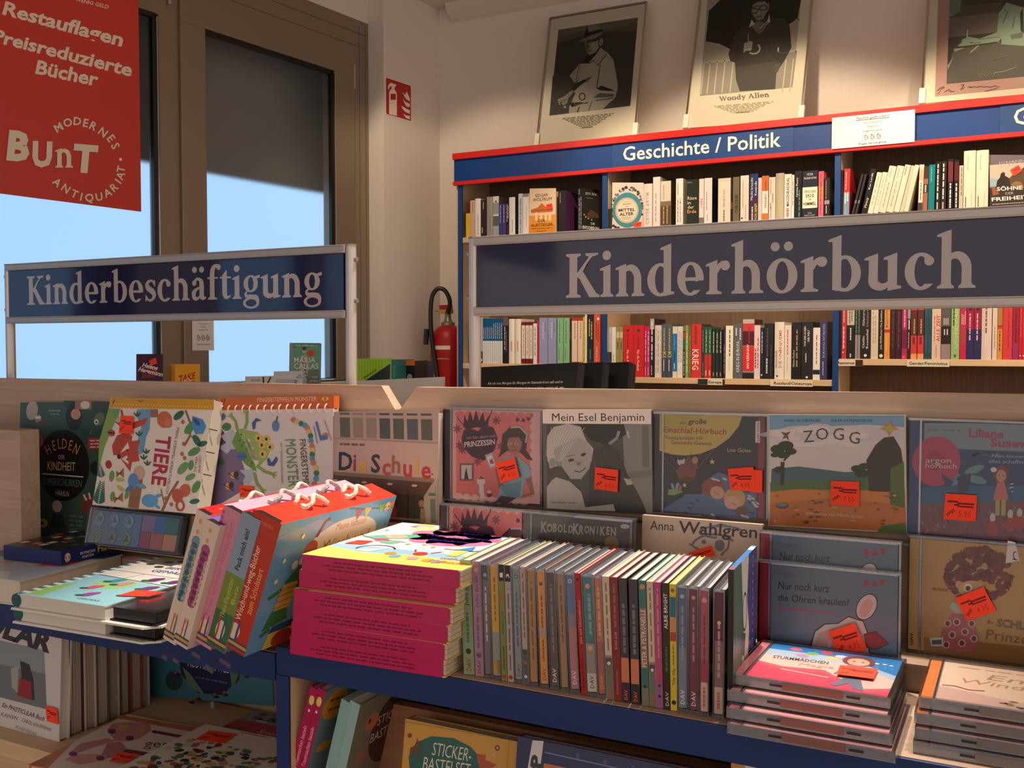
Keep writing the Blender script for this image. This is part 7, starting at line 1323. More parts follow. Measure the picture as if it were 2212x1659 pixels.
for i in range(6):
    zt = SH + .0199 * (i + 1) - .0002; u, v = ((185, 1168), (198, 1035), (210, 895), (218, 755), (262, 595), (285, 462))[i]
    p = on_z(580 + u * ZF[2], 1080 + v * ZF[2], zt); w = .203; c = flat(p, 2.3 + (.5, -.4, .2, .6, 1.2, 1.0)[i], w, .222); t = .0195; dp = .178 if i < 2 else .222
    place = ('at the bottom of', 'second from the bottom of', 'third from the bottom of', 'third from the top of', 'second from the top of', 'on top of')[i]
    b = MB('gloss'); b.box((0, 0, -.0016), (w, dp, 0), (226, 196, 120) if i < 5 else (240, 236, 232)); b.box((0, 0, -t), (w, dp, -t + .0016), (226, 190, 110)); b.box((0, 0, -t + .0016), (w - .004, .0022, -.0016), MAG); b.box((0, 0, -t), (.02, .0022, 0), MAG); b.box((0, -.0002, -t), (w - .004, 0, -.0003), MAG)
    if i == 5: art_feen(c.draw(b, 2e-5, 'gloss'), c)
    d = Draw(b, lambda x, y, e: (x, -.0002 - e, y), None, False, 3e-5, 'gloss')
    for k, (a, q) in enumerate(((.042, .155), (.028, .168), (.036, .165))): d.scribble((a, -.006 - k * .0042), (q, -.006 - k * .0042), .0016, (120, 18, 60), 14)
    r = tag(b.build('picture_box', None, c.M), 'magenta colouring book box, %s the stack of six%s' % (place, ', beach picture up' if i == 5 else ''), 'book', 'stack of magenta colouring book boxes')
    for k in range(3):
        q = MB('pages'); q.box((.003, .003, -t + .0018 + k * .0054), (w - .0012, dp - .002, -t + .0068 + k * .0054), (226, 206, 176)); q.build('colouring_book', r)
    if i == 5: sticker(r, c, ((.0, .40), (.0, .40), (.0, .40), (.0, .40)), T=lambda x, y: (0, 0)) if 0 else sticker(r, c, ((.075, .415), (.175, .43), (.165, .33), (.05, .31)), '', .0009, True, lambda x, y: (x * c.w, y * c.h))

CY0 = .9185
GC = 'row of audio cases with their spines out'
def sp_case(u0, u1, kind, base, desc, bands=(), texts=(), lean=2.0, n=[0]):
    n[0] += 1; zt = SH + .1245; x0, x1 = X_at(u0, CY0, zt), X_at(u1, CY0, zt); t = x1 - x0 - .0004
    xb = x0 + .1245 * math.tan(R_(lean)); M = tr(xb, CY0, SH + .0002) @ rot('Z', 5.0) @ rot('Y', -lean); h, dp = .1238, .141
    r = empty('audio_case', M, '%s, %s from left in the row of audio spines' % (desc, ORD[n[0] - 1]), 'audio case', GC)
    if kind == 'j':
        k = MB('gloss'); k.box((.0011, .0012, .004), (t - .0011, .0019, h - .003), base)
        spine_print(Draw(k, lambda x, y, e: (.0011 + x, .0012 - e, .004 + y), None, False, 2e-5, 'gloss'), t - .0022, h - .007, bands, texts); k.build('spine_card', r)
        y = MB('plastic'); q = random.choice([(176, 184, 192), (190, 190, 196), (170, 180, 190), (184, 186, 180)]); y.box((.0012, .003, .003), (t * .5, dp - .003, h - .002), q); y.box((t * .5 + .0004, .013, .003), (t - .0012, dp - .004, h - .003), random.choice([base, (206, 206, 206), (214, 214, 210)])); y.build('tray', r)
        e = MB('clear'); e.box((0, 0, 0), (t, dp, h), (255, 255, 255), skip='f')
        e.box((0, 0, 0), (t, .001, .0035), (255, 255, 255), 'clear_edge'); e.box((0, 0, h - .0025), (t, .001, h), (255, 255, 255), 'clear_edge'); e.box((0, 0, .0035), (.0009, .001, h - .0025), (255, 255, 255), 'clear_edge'); e.box((t - .0009, 0, .0035), (t, .001, h - .0025), (255, 255, 255), 'clear_edge')
        e.box((.0008, .004, h - .0004), (t * .5, dp - .002, h + .0003), (255, 255, 255), 'clear_edge'); e.build('lid', r)
    else:
        b = MB('gloss'); b.box((0, 0, 0), (t, .0016, h), base); b.box((0, .0016, 0), (.0012, dp, h), base); b.box((t - .0012, .0016, 0), (t, dp, h), base)
        spine_print(Draw(b, lambda x, y, e: (x, -e, y), None, False, 2e-5, 'gloss'), t, h, bands, texts); b.build('sleeve', r)
        y = MB('plastic'); y.box((.0013, .004, .001), (t - .0013, dp - .003, h - .001), (206, 206, 196)); y.build('disc_tray', r)
    return r
D_ = ('DAV', (150, 60, 50), .03, .14, .5, .42)
Dw = ('DAV', (220, 216, 210), .03, .15, .5, .5)
sl = lambda c, a=.2, b=.85, x=.5, f=.3: ('~', c, a, b, x, f)
RW = [
 (993.5, 1016.5, 'd', (132, 156, 120), 'thick sage green case', (), (('o', (206, 176, 140), .9, .96, .5, .55), ('Julie Jarek', (60, 80, 56), .6, .88, .5, .34), sl((90, 110, 80), .28, .55), ('o', (70, 50, 40), .17, .24, .5, .5), D_), 2.2),
 (1018.5, 1036.5, 'd', (160, 124, 148), 'mauve case', (), (('o', (206, 160, 130), .9, .96, .5, .55), ('Julie Jarek', (110, 70, 110), .6, .88, .5, .34), sl((120, 90, 120), .25, .55), ('o', (100, 80, 100), .15, .22, .5, .6), D_), 2.2),
 (1037.5, 1054.5, 'j', (120, 110, 118), 'grey clear case', ((.86, 1, (90, 86, 94)),), (sl((200, 186, 170), .3, .8), ('o', (170, 160, 150), .88, .94, .5, .6))),
 (1055.5, 1075.5, 'j', (206, 160, 60), 'yellow and grey clear case', ((0, .4, (140, 146, 150)), (.02, .14, (214, 170, 80))), (sl((150, 110, 40), .5, .9), sl((170, 130, 130), .2, .36))),
 (1076.5, 1088.5, 'd', (126, 130, 62), 'olive case with black numbered top', ((.86, 1, (40, 32, 28)),), (('1', WH, .89, .93, .5, .5), sl((90, 110, 70), .4, .6, .5, .5), ('o', (190, 80, 50), .7, .74, .5, .6), ('o', (170, 50, 40), .02, .06, .5, .7), sl((70, 80, 40), .1, .3))),
 (1089.5, 1102.5, 'd', (170, 158, 158), 'pale grey case with black numbered top', ((.86, 1, (40, 32, 28)),), (('3', WH, .89, .93, .5, .5), sl((110, 96, 96), .1, .8), ('o', (170, 50, 40), .02, .06, .5, .7))),
 (1103.5, 1122, 'j', (136, 148, 154), 'blue grey clear case with dark ring', (), (('o', (70, 76, 84), .9, .96, .5, .6), ('o', (136, 148, 154), .91, .95, .5, .4), sl((90, 100, 106), .3, .8), D_)),
 (1123, 1134.5, 'd', (182, 156, 150), 'pinkish case with dark foot', ((0, .3, (84, 90, 92)), (.26, .32, (150, 160, 120))), (sl((120, 96, 92), .4, .95), ('o', (214, 210, 196), .02, .12, .5, .6), ('o', (190, 80, 66), .17, .21, .5, .6))),
 (1135.5, 1155, 'j', (170, 130, 90), 'tan clear case', (), (sl((130, 96, 60), .2, .9),)),
 (1156.5, 1176.5, 'j', (216, 146, 84), 'orange clear case', ((.42, .5, (180, 150, 140)),), (('o', (110, 80, 50), .86, .92, .5, .5), sl((150, 90, 50), .5, .8), sl((150, 90, 50), .2, .4), D_), 2.4),
 (1178, 1198, 'j', (100, 86, 84), 'dark grey brown clear case', (), (sl((140, 124, 116), .3, .9), Dw), 2.6),
 (1199.5, 1218, 'j', (164, 128, 98), 'tan brown clear case', (), (sl((120, 90, 66), .4, .9),), 2.8),
 (1219, 1240.5, 'j', (104, 120, 160), 'clear case fading from blue to rose', ((0, .55, (176, 122, 116)), (.55, .66, (140, 124, 140))), (('o', (200, 206, 216), .92, .97, .5, .5), ('o', (104, 120, 160), .93, .96, .5, .3), ('DAV', (226, 200, 196), .04, .16, .5, .5)), 3.0),
 (1241.5, 1253, 'd', (176, 20, 28), 'slim bright red case leaning a little', (), (('Julie und Schneewittchen', (220, 150, 130), .42, .78, .5, .5), sl((120, 10, 16), .05, .3), ('o', (60, 10, 10), .93, .97, .5, .5)), 3.6),
 (1254.5, 1280, 'j', (84, 122, 124), 'wide teal clear case with child portrait', ((0, .16, (196, 190, 176)), (.16, .42, (150, 140, 130))), (('o', (200, 156, 146), .88, .96, .5, .5), sl((130, 160, 160), .5, .85, .6, .36), ('o', (206, 166, 146), .33, .43, .5, .5), ('o', (120, 90, 76), .40, .47, .6, .3), ('DAV', (60, 90, 90), .03, .14, .5, .4)), 3.0),
 (1281, 1299.5, 'j', (196, 116, 92), 'salmon clear case', ((0, .45, (170, 100, 90)),), (sl((220, 160, 130), .5, .92, .5, .4), ('DAV', (226, 150, 70), .04, .16, .5, .5)), 2.6),
 (1300.5, 1316, 'd', (206, 184, 158), 'cream case with grey green foot', ((0, .34, (110, 112, 96)), (.28, .36, (150, 130, 130))), (sl((140, 120, 100), .4, .95), ('o', (216, 212, 206), .27, .32, .5, .5), ('DAV', (214, 80, 60), .02, .1, .5, .4)), 2.6),
 (1317, 1334.5, 'd', (130, 44, 44), 'dark red case', (), (sl((170, 90, 84), .6, .95), ('BONO & EIS', (210, 150, 140), .42, .56, .5, .3), sl((160, 90, 80), .05, .25)), 2.4),
 (1336, 1354, 'd', (66, 58, 64), 'dark grey case with orange flame', ((.16, .36, (206, 120, 84)), (0, .16, (56, 44, 50))), (sl((120, 112, 120), .4, .8, .5, .4), ('DAV', (230, 100, 70), .02, .1, .5, .4)), 2.0),
 (1358, 1377, 'd', (66, 58, 64), 'dark grey case with orange flame', ((.16, .36, (206, 120, 84)), (0, .16, (56, 44, 50))), (sl((120, 112, 120), .4, .8, .5, .4), ('DAV', (230, 100, 70), .02, .1, .5, .4)), 1.6),
 (1379, 1395.5, 'd', (64, 112, 102), 'green case with cream title strip', ((.3, .78, (150, 110, 96)), (0, .14, (120, 120, 96))), (('PETER & PETRONELLE', (226, 206, 190), .31, .77, .5, .6), ('o', (206, 140, 110), .92, .98, .5, .7), ('o', (40, 40, 60), .14, .17, .5, .4))),
 (1396.5, 1411, 'd', (206, 184, 158), 'cream case with grey green foot', ((0, .34, (110, 112, 96)), (.28, .36, (150, 130, 130))), (sl((140, 120, 100), .4, .95), ('o', (216, 212, 206), .27, .32, .5, .5), ('DAV', (214, 80, 60), .02, .1, .5, .4))),
 (1412, 1427.5, 'd', (180, 72, 120), 'magenta case', ((0, .2, (150, 90, 140)),), (sl((206, 130, 160), .4, .95), ('o', (50, 30, 60), .16, .2, .5, .4), ('o', (50, 30, 60), .08, .11, .5, .4)), 1.6),
 (1429, 1445, 'd', (52, 38, 32), 'black brown case with white capitals', ((.3, .55, (46, 48, 36)),), (('ALBIE BRIGHT', WH, .64, .92, .5, .5), sl((70, 110, 70), .3, .5), ('DAV', (190, 200, 150), .03, .14, .5, .46)), 1.4),
 (1446, 1460.5, 'd', (214, 186, 50), 'yellow case with blue and orange picture', ((.74, .9, (40, 110, 130)), (.62, .74, (206, 140, 100)), (.55, .62, (170, 70, 50))), (('o', (150, 90, 40), .92, .98, .5, .6), ('Tilly Silly', (60, 50, 20), .2, .34, .5, .4), sl((140, 120, 30), .36, .52), ('o', (60, 40, 20), .03, .1, .5, .7)), 1.0),
 (1461.5, 1485, 'j', (96, 108, 140), 'slate blue clear case with pale heart', ((0, .5, (120, 132, 150)),), (('o', (176, 180, 190), .9, .96, .5, .5), sl((140, 150, 176), .4, .85), Dw), .6),
 (1486, 1509, 'j', (118, 62, 72), 'maroon clear case with rose heart', (), (('o', (190, 150, 156), .9, .96, .5, .5), sl((170, 130, 136), .4, .85), Dw), .5),
 (1510.5, 1532, 'j', (176, 84, 104), 'rose clear case with red oval', ((0, .24, (206, 170, 156)), (.24, .42, (166, 60, 84))), (('o', (220, 150, 150), .86, .98, .5, .7), sl((120, 60, 80), .4, .8), sl((190, 100, 90), .04, .2, .5, .4)), .3),
 (1541, 1566, 'j', (96, 48, 54), 'dark maroon clear case', ((0, .22, (196, 170, 156)), (.22, .6, (130, 100, 96))), (sl((190, 140, 150), .3, .75), ('o', (200, 196, 140), .72, .78, .5, .4), sl((190, 100, 90), .04, .18, .5, .4)), 0)]
for q in RW: sp_case(*q)
# thin dark case turned so that its picture shows at the end of the row
zt = SH + .142; x0 = X_at(1573, .925, zt); M = tr(x0, .925, SH + .0002) @ rot('Z', 4)
r = empty('audio_case', M, 'tall blue audio case turned to show its cover, ending the spine row', 'audio case', GC)
b = MB('gloss'); b.box((0, 0, 0), (.0055, .125, .1425), (40, 34, 34), sides={'r': (70, 110, 92), 't': (60, 120, 190), 'f': (40, 34, 34)})
d = Draw(b, lambda x, y, e: (.0055 + e, x * .125, y * .1425), None, False, 2e-5, 'gloss'); d.rect(.55, 0, 1, 1, (60, 66, 130)); d.poly([(.3, 1), (.62, 1), (.56, .7), (.66, .45), (.6, .2), (.5, 0), (.3, .1), (.42, .5)], (196, 206, 196)); d.ring(.46, .62, .1, .14, .02, (50, 50, 50), 18); d.poly([(.34, .5), (.5, .46), (.46, .3), (.36, .34)], (80, 84, 70)); d.poly([(.2, .12), (.34, .2), (.3, .06)], (214, 60, 40))
for i, ch in enumerate('DAS KANINCHEN'): d.letter(ch, .1, .88 - i * .045, 0, .03, (206, 120, 80), .02, 1.2)
for i in range(15): d.ell(.8, .95 - i * .06, .02, .012, (150, 156, 206), n=8, up=False)
d.k += 1; d = Draw(b, lambda x, y, e: (x * .0055, y * .125, .1425 + e), None, False, 2e-5, 'gloss'); d.rect(0, .8, 1, .95, (206, 214, 200)); d.ell(.5, .06, .4, .05, (240, 80, 90)); b.build('sleeve', r)
b = MB('plastic'); b.box((.0012, -.0004, .003), (.0043, .12, .139), (24, 22, 22)); b.build('disc_tray', r)

def art_magic(d, c):
    d.T2, d.yd = (lambda x, y: (.0138 + x * (c.w - .0173), .003 + y * (c.h - .006))), False
    d.rect(0, 0, 1, 1, (226, 190, 176)); d.poly([(0, .8), (.3, .74), (.6, .82), (1, .5), (1, 1), (0, 1)], (50, 124, 190)); d.poly([(0, .66), (.3, .62), (.7, .7), (1, .42), (1, .55), (.6, .84), (0, .82)], (170, 190, 206)); d.poly([(0, 0), (1, 0), (1, .22), (.8, .1), (.5, .44), (.2, .38), (0, .44)], (214, 74, 96))
    for x, y, q in ((.2, .9, (214, 110, 130)), (.34, .84, (120, 176, 90)), (.44, .92, (214, 80, 80)), (.5, .78, (236, 206, 110)), (.28, .74, (190, 140, 170)), (.56, .86, (206, 206, 220))): d.ell(x, y, .05, .045, q, n=14)
    d.text('STURMMÄDCHEN', (.08, .56), (.5, .6), .075, (110, 66, 60), bold=.02); d.text('Magie', (.3, .46), (.56, .5), .07, (206, 150, 140), shear=.2); d.line([(.2, .3), (.56, .26)], .02, (240, 190, 190)); child_fig(d, .7, .8, -.42, (120, 70, 56), (220, 170, 150), (120, 110, 150)); d.poly([(.66, .3), (.78, .32), (.84, .06), (.76, .08), (.72, .2), (.64, .08), (.6, .1)], (110, 120, 140)); dav(d, .82, .82, .14, (226, 226, 236))
def art_emil(d, c):
    d.T2, d.yd = (lambda x, y: (.0138 + x * (c.w - .0173), .003 + y * (c.h - .006))), False
    d.rect(0, 0, 1, 1, (232, 204, 180)); d.poly([(0, .0), (1, 0), (1, .3), (.5, .2), (0, .34)], (214, 176, 166)); d.scribble((.1, .9), (.9, .9), .02, (170, 130, 110)); d.text('Emily', (.3, .66), (.9, .66), .14, (170, 130, 106), shear=.2); d.text('Windsnap', (.14, .5), (.9, .5), .11, (170, 136, 110), shear=.2); d.line([(.02, .36), (.1, .38), (.2, .33), (.3, .36)], .02, (60, 40, 36)); rd = random.Random(3)
    for i in range(30): d.ell(rd.uniform(.4, .95), rd.uniform(.02, .2), .03, .02, rd.choice([(110, 80, 70), (190, 180, 176), (150, 120, 96)]), n=8, up=False)
    d.k += 1
def case_stack(corners, z0, yaws, label, grp, art, spine, sides, stk=None, w=.1445, h=.1245):
    n = len(corners)
    for i in range(n):
        u, v = corners[i]; zt = z0 + .0106 * (i + 1) - .0002; p = on_z(u, v, zt); c = flat(p, yaws[i], w, h); top = i == n - 1
        pl = ('at the bottom', 'second from the bottom', 'in the middle', 'second from the top')[i] if not top else 'on top'
        if n == 4 and i == 2: pl = 'second from the top'
        r = jewel(c, art if top else (lambda d, c: None), spine, label % pl, stk if top else (), tray=sides, t=.0103, group=grp, bk=(216, 150, 150))
        k = MB('plastic')
        for x in (.3, .78): k.box((x * w - .006, -.0003, -.0066), (x * w + .006, .0, -.0044), (54, 34, 36))
        k.box((.34 * w, -.0003, -.0086), (.72 * w, 0, -.002), tuple(int(q * .8) for q in sides)); k.build('catch', r)
T01 = lambda c: None
case_stack(((1573, 1594), (1571, 1560), (1569, 1526), (1571, 1489), (1577, 1453))[1:], SH, (.2, .4, .1, -.4), 'clear audio case %s of the pink stack beside the spine row', 'stack of pink audio cases', art_magic, (206, 120, 130), (176, 110, 100), [(((975, 953), (1068, 978), (1062, 1046), (835, 1020)), '', .001, True, None)] if 0 else ())
case_stack(((1972, 1600), (1976, 1570), (1975, 1537), (1984, 1503)), SH, (.4, .2, .6, .2), 'clear audio case %s of the cream stack at the right edge', 'stack of cream audio cases', art_emil, (230, 130, 70), (150, 140, 136), ())
st = [o for o in bpy.data.objects if o.get('label', '').startswith('clear audio case on top of the')]
for o, q in zip(st, (((.62, .56), (.86, .6), (.86, .34), (.63, .32)), ((.82, .42), (1.0, .44), (1.0, .2), (.92, .18)))): sticker(o, None, q, '', .001, True, lambda x, y: (x * .1445, y * .1245))

# ---------------------------------------------------------------- carry boxes with rope handles leaning on the stack
ZH = (340, 1020, .25316)
GB = 'cardboard carry boxes with rope handles'
def balloon(d, x, y, r, k=0.24):
    d.ell(x, y, r, r * 1.25 * k, (226, 206, 180), n=16)
    for k, q in ((-.55, (200, 60, 50)), (0, (206, 60, 50)), (.55, (60, 80, 130))): d.ell(x + k * r, y, r * .2, r * 1.1 * k * (1 - abs(k) * .3), q, n=10, up=False)
    d.k += 1; d.rect(x - r * .25, y - r * 1.9 * k, x + r * .25, y - r * 1.5 * k, (60, 50, 60)); d.line([(x - r, y - r * 2.3 * k), (x + r, y - r * 2.3 * k)], r * .3 * k, (90, 80, 90))
def carry_box(bl, br, zt_px, lean, base, top, label, art, handles, hcol=(232, 222, 206), Lb=.235, face=None, notch=(40, 30, 30)):
    z0 = SH + .0005; a = on_z(ZH[0] + bl[0] * ZH[2], ZH[1] + bl[1] * ZH[2], z0); b_ = on_z(ZH[0] + br[0] * ZH[2], ZH[1] + br[1] * ZH[2], z0)
    t = (b_.x - a.x) * math.cos(R_(lean)) - .0008; H = zt_px; y0 = (a.y + b_.y) / 2
    M = tr(a.x, y0, z0 + t * math.sin(R_(lean))) @ rot('Z', 1.5) @ rot('Y', lean)
    r = empty('carry_box', M, label, 'box', GB)
    b = MB('gloss'); b.box((0, 0, 0), (t, Lb, H), base, sides={'t': top, 'r': face or base})
    d = Draw(b, lambda x, y, e: (x * t, -e, y * H), None, False, 3e-5, 'gloss'); art(d, t, H)
    for z1, z2, q in ((.062, .076, (76, 76, 100)), (.04, .060, (206, 160, 84)), (.024, .038, (76, 76, 100))): d.rect(0, z1, 1, z2, q)
    K = Draw(b, lambda x, y, e: (x * t, y * Lb, H + e), None, False, 3e-5, 'gloss'); K.poly([(.06, .0), (.94, .0), (.86, .035), (.14, .035)], notch)
    return r, b, K, t, H, Lb
def finish(q, handles, hcol):
    r, b, K, t, H, Lb = q; b.build('carton', r)
    for y0, y1 in handles:
        m_ = MB('rope'); P = []
        for i in range(13):
            s_ = i / 12; P.append((t * (.5 + .12 * math.sin(s_ * 9)), Lb * (y0 + (y1 - y0) * s_), H - .002 + .0135 * math.sin(math.pi * s_) ** .6))
        m_.tube(P, [.0026 + .0004 * (i % 2) for i in range(13)], hcol, n=8)
        for e in (P[0], P[-1]): m_.tube([(e[0], e[1], H - .001), (e[0], e[1], H + .0045)], .0042, hcol, n=8)
        m_.build('rope_handle', r)
def stars(K, pts, s, c):
    for x, y in pts: K.poly([(x + s * (1 if i % 2 == 0 else .42) * math.cos(R_(i * 36)) * 4.2, y + s * (1 if i % 2 == 0 else .42) * math.sin(R_(i * 36))) for i in range(10)], c)
def spine_cloud(col, tcol, s1, s2):
    def f(d, t, H):
        for y in (.93, .85, .20): d.ell(.45, y, .12, .02, (216, 160, 110), n=8)
        for i in range(9): d.ell(.5, .36 + i * .052, .3, .045, col, up=False)
        d.k += 1; d.text(s1, (.5, .32), (.5, .74), .2, tcol, bold=.02); d.text(s2, (.76, .34), (.76, .7), .18, (226, 200, 150), bold=.02); balloon(d, .5, .125, .2)
    return f
ang = 19.5
q = carry_box((65, 1455), (150, 1490), .168, ang, (226, 206, 188), (206, 34, 38), 'cream spined carry box with red starred top, leftmost of the leaning boxes', spine_cloud((110, 150, 166), (60, 90, 130), 'Meine liebsten', 'Erste Wörter'), None)
stars(q[2], ((.5, .12), (.5, .2), (.5, .42), (.45, .5), (.5, .9)), .017, (240, 190, 60)); finish(q, ((.27, .44), (.66, .82)), (226, 216, 200))
q = carry_box((152, 1490), (250, 1526), .158, ang, (222, 202, 184), (120, 90, 160), 'cream spined carry box with purple cloud, second from left of the leaning boxes', spine_cloud((170, 80, 130), (130, 40, 100), 'Feen Einhörner', 'Meerjungfrauen'), None); finish(q, (), WH)
def sp_pink(d, t, H):
    for i in range(26): d.ell(.06, .1 + i * .034, .07, .014, (196, 90, 130), n=8, up=False); d.ell(.94, .1 + i * .034, .07, .014, (196, 90, 130), n=8, up=False)
    d.k += 1; d.text('Meine schönsten Anziehpuppen', (.6, .22), (.6, .92), .2, (190, 110, 140)); balloon(d, .5, .135, .18)
q = carry_box((300, 1475), (440, 1540), .170, ang, (216, 140, 166), (232, 166, 190), 'pink carry box with scalloped spine, third from left of the leaning boxes', sp_pink, None)
finish(q, ((.26, .44), (.66, .82)), (190, 180, 176))
def sp_green(d, t, H):
    d.rect(0, 0, 1, .28, (60, 110, 66)); d.rect(0, .28, 1, .56, (120, 140, 60)); d.text('Pack mich ein!', (.62, .60), (.62, .90), .24, (40, 44, 54), bold=.02); d.text('Meine Klappbücher', (.5, .24), (.5, .53), .22, (206, 196, 80)); d.text('Box', (.85, .36), (.85, .5), .2, (206, 196, 80)); balloon(d, .5, .145, .24)
q = carry_box((455, 1512), (548, 1572), .168, ang, (140, 160, 182), (190, 26, 60), 'blue and green spined carry box with crimson top, second from right of the leaning boxes', sp_green, None)
for y in (.16, .3, .52, .72): q[2].poly([(.1, y), (.3, y + .05), (.5, y + .02), (.9, y + .06), (.7, y + .02), (.85, y - .03), (.5, y - .015), (.3, y - .03)], (240, 220, 216))
finish(q, ((.28, .42), (.68, .84)), (232, 222, 206))
def sp_red(d, t, H):
    d.text('Usborne', (.12, .93), (.78, .93), .035, (226, 130, 70)); d.text('Meine liebsten', (.26, .36), (.26, .6), .13, (240, 180, 150)); d.text('Wisch-und-weg-Bücher', (.56, .22), (.56, .78), .19, (246, 220, 200)); d.text('zum Schulstart', (.84, .3), (.84, .64), .18, (240, 190, 100)); balloon(d, .45, .135, .2)
q = carry_box((560, 1520), (720, 1605), .166, ang, (190, 54, 36), (226, 58, 40), 'red spined carry box with sky blue crocodile front, rightmost of the leaning boxes', sp_red, None, face=(110, 164, 204))
r, b, K, t, H, Lb = q
d = Draw(b, lambda x, y, e: (t + e, x * Lb, y * H), None, False, 3e-5, 'gloss')
d.ell(.58, .74, .30, .17, (236, 216, 196)); d.text('Meine liebsten', (.48, .83), (.75, .83), .055, (214, 110, 80)); d.text('Wisch-und-', (.4, .68), (.85, .68), .085, (196, 90, 60)); d.poly([(.0, .9), (.3, .97), (.45, .9), (.3, .82), (.1, .84)], (150, 160, 196)); d.ell(.3, .73, .055, .07, (190, 44, 50)); d.line([(.32, .82), (.36, .93), (.4, .95)], .025, (140, 60, 50)); d.line([(.55, .99), (.72, .95), (.99, .9)], .01, (90, 100, 130))
for x, c_ in ((.62, (206, 70, 60)), (.7, (226, 190, 70)), (.84, (140, 180, 80)), (.93, (226, 140, 70))): d.poly([(x, .965), (x + .07, .95), (x + .03, .87)], c_)
balloon(d, .93, .92, .025, 1.4); G = (60, 120, 60)
d.poly([(.16, .52), (.24, .62), (.4, .7), (.46, .78), (.36, .6), (.28, .5), (.26, .38), (.18, .4)], G); d.poly([(.13, .3), (.25, .3), (.27, .5), (.15, .5)], (226, 170, 80)); d.poly([(.08, .16), (.26, .2), (.24, .3), (.12, .3)], G); d.line([(.14, .16), (.08, .12)], .03, G); d.line([(.15, .46), (.06, .42)], .03, G); d.line([(.26, .46), (.34, .44)], .03, G); d.ell(.2, .64, .025, .035, WH, n=10); d.ell(.25, .655, .022, .03, WH, n=10)
for i in range(4): d.line([(.13, .32 + i * .045), (.26, .33 + i * .045)], .01, (196, 120, 50), False)
d.k += 1; d.poly([(.12, 0), (.45, 0), (.45, .12), (.14, .12)], (226, 190, 70)); d.poly([(.14, .12), (.48, .13), (.46, .18), (.16, .17)], (50, 80, 130)); d.ell(.26, .05, .08, .07, (190, 60, 40)); d.poly([(.5, 0), (.9, 0), (.9, .1), (.52, .14)], (190, 110, 90))
for x, y in ((.1, .7), (.08, .55), (.2, .86), (.5, .5), (.42, .4), (.35, .3), (.6, .45)): d.ell(x, y, .014, .02, (240, 226, 150), n=8)
finish(q, ((.27, .44), (.64, .82)), (236, 226, 210))

# ---------------------------------------------------------------- lying on the left shelf
def art_teen(d, c):
    d.T2, d.yd = (lambda x, y: (x * c.w, y * c.h)), False
    d.rect(0, 0, 1, 1, (190, 204, 222)); d.poly([(0, .5), (1, .8), (1, 1), (0, 1)], (96, 110, 126)); d.poly([(.3, .86), (1, .9), (1, 1), (.3, 1)], (60, 66, 70)); d.poly([(0, .0), (.9, 0), (.7, .2), (.4, .1), (0, .25)], (226, 230, 236)); d.poly([(.55, .25), (.95, .55), (1, .75), (.8, .7), (.6, .45)], (220, 200, 180)); d.poly([(.2, .25), (.5, .42), (.45, .5), (.25, .4)], (206, 176, 150))
    d.text('Teen', (.5, .80), (.84, .80), .09, (236, 240, 244), shear=.2); d.text('Gesundheit', (.34, .66), (.8, .66), .07, (110, 160, 206)); d.scribble((.3, .55), (.75, .55), .03, (236, 240, 246)); d.scribble((.66, .92), (.95, .92), .03, GRY)
c = flat((-1.455, .885, SHL + .0355), 5.5, .21, .195); r = make_face_book(c, art_teen, (206, 212, 220), .0353, 'thick pale blue book lying at the left edge with a red price tag', m='gloss', eps=2e-5)
sticker(r, c, ((.72, .60), (.92, .66), (.93, .48), (.72, .42)), '', .0008, True, lambda x, y: (x * c.w, y * c.h))
z0 = SHL + .036; b = MB('gloss'); NB = (26, 44, 104); b.box((-.12, 0, 0), (0, .14, .022), NB, sides={'t': (40, 40, 50)}); d = Draw(b, lambda x, y, e: (e, x, y), None, False, 2e-5, 'gloss')
d.text('Flaggen', (.07, .008), (.118, .008), .0095, (236, 206, 60), bold=.03); d.text('ENTDECKER', (.036, .010), (.066, .010), .0036, WH, bold=.02); d.text('KARTEN', (.04, .004), (.062, .004), .0036, WH, bold=.02); balloon(d, .012, .0105, .0055, 1)
d = Draw(b, lambda x, y, e: (x, y, .022 + e), None, False, 2e-5, 'gloss'); rd = random.Random(12)
for i in range(26): x, y = -.008 - .1 * rd.random(), .008 + .125 * rd.random(); d.poly([(x, y), (x - .012, y), (x - .012, y + .014), (x, y + .014)], rd.choice([(230, 200, 60), (220, 120, 60), (214, 60, 50), (230, 226, 220), (90, 90, 110), (30, 30, 40)]))
tag(b.build('card_box', None, tr(-1.275, .995, z0) @ rot('Z', 4)), 'navy box reading Flaggen in yellow letters, lying before the green crochet book', 'box')
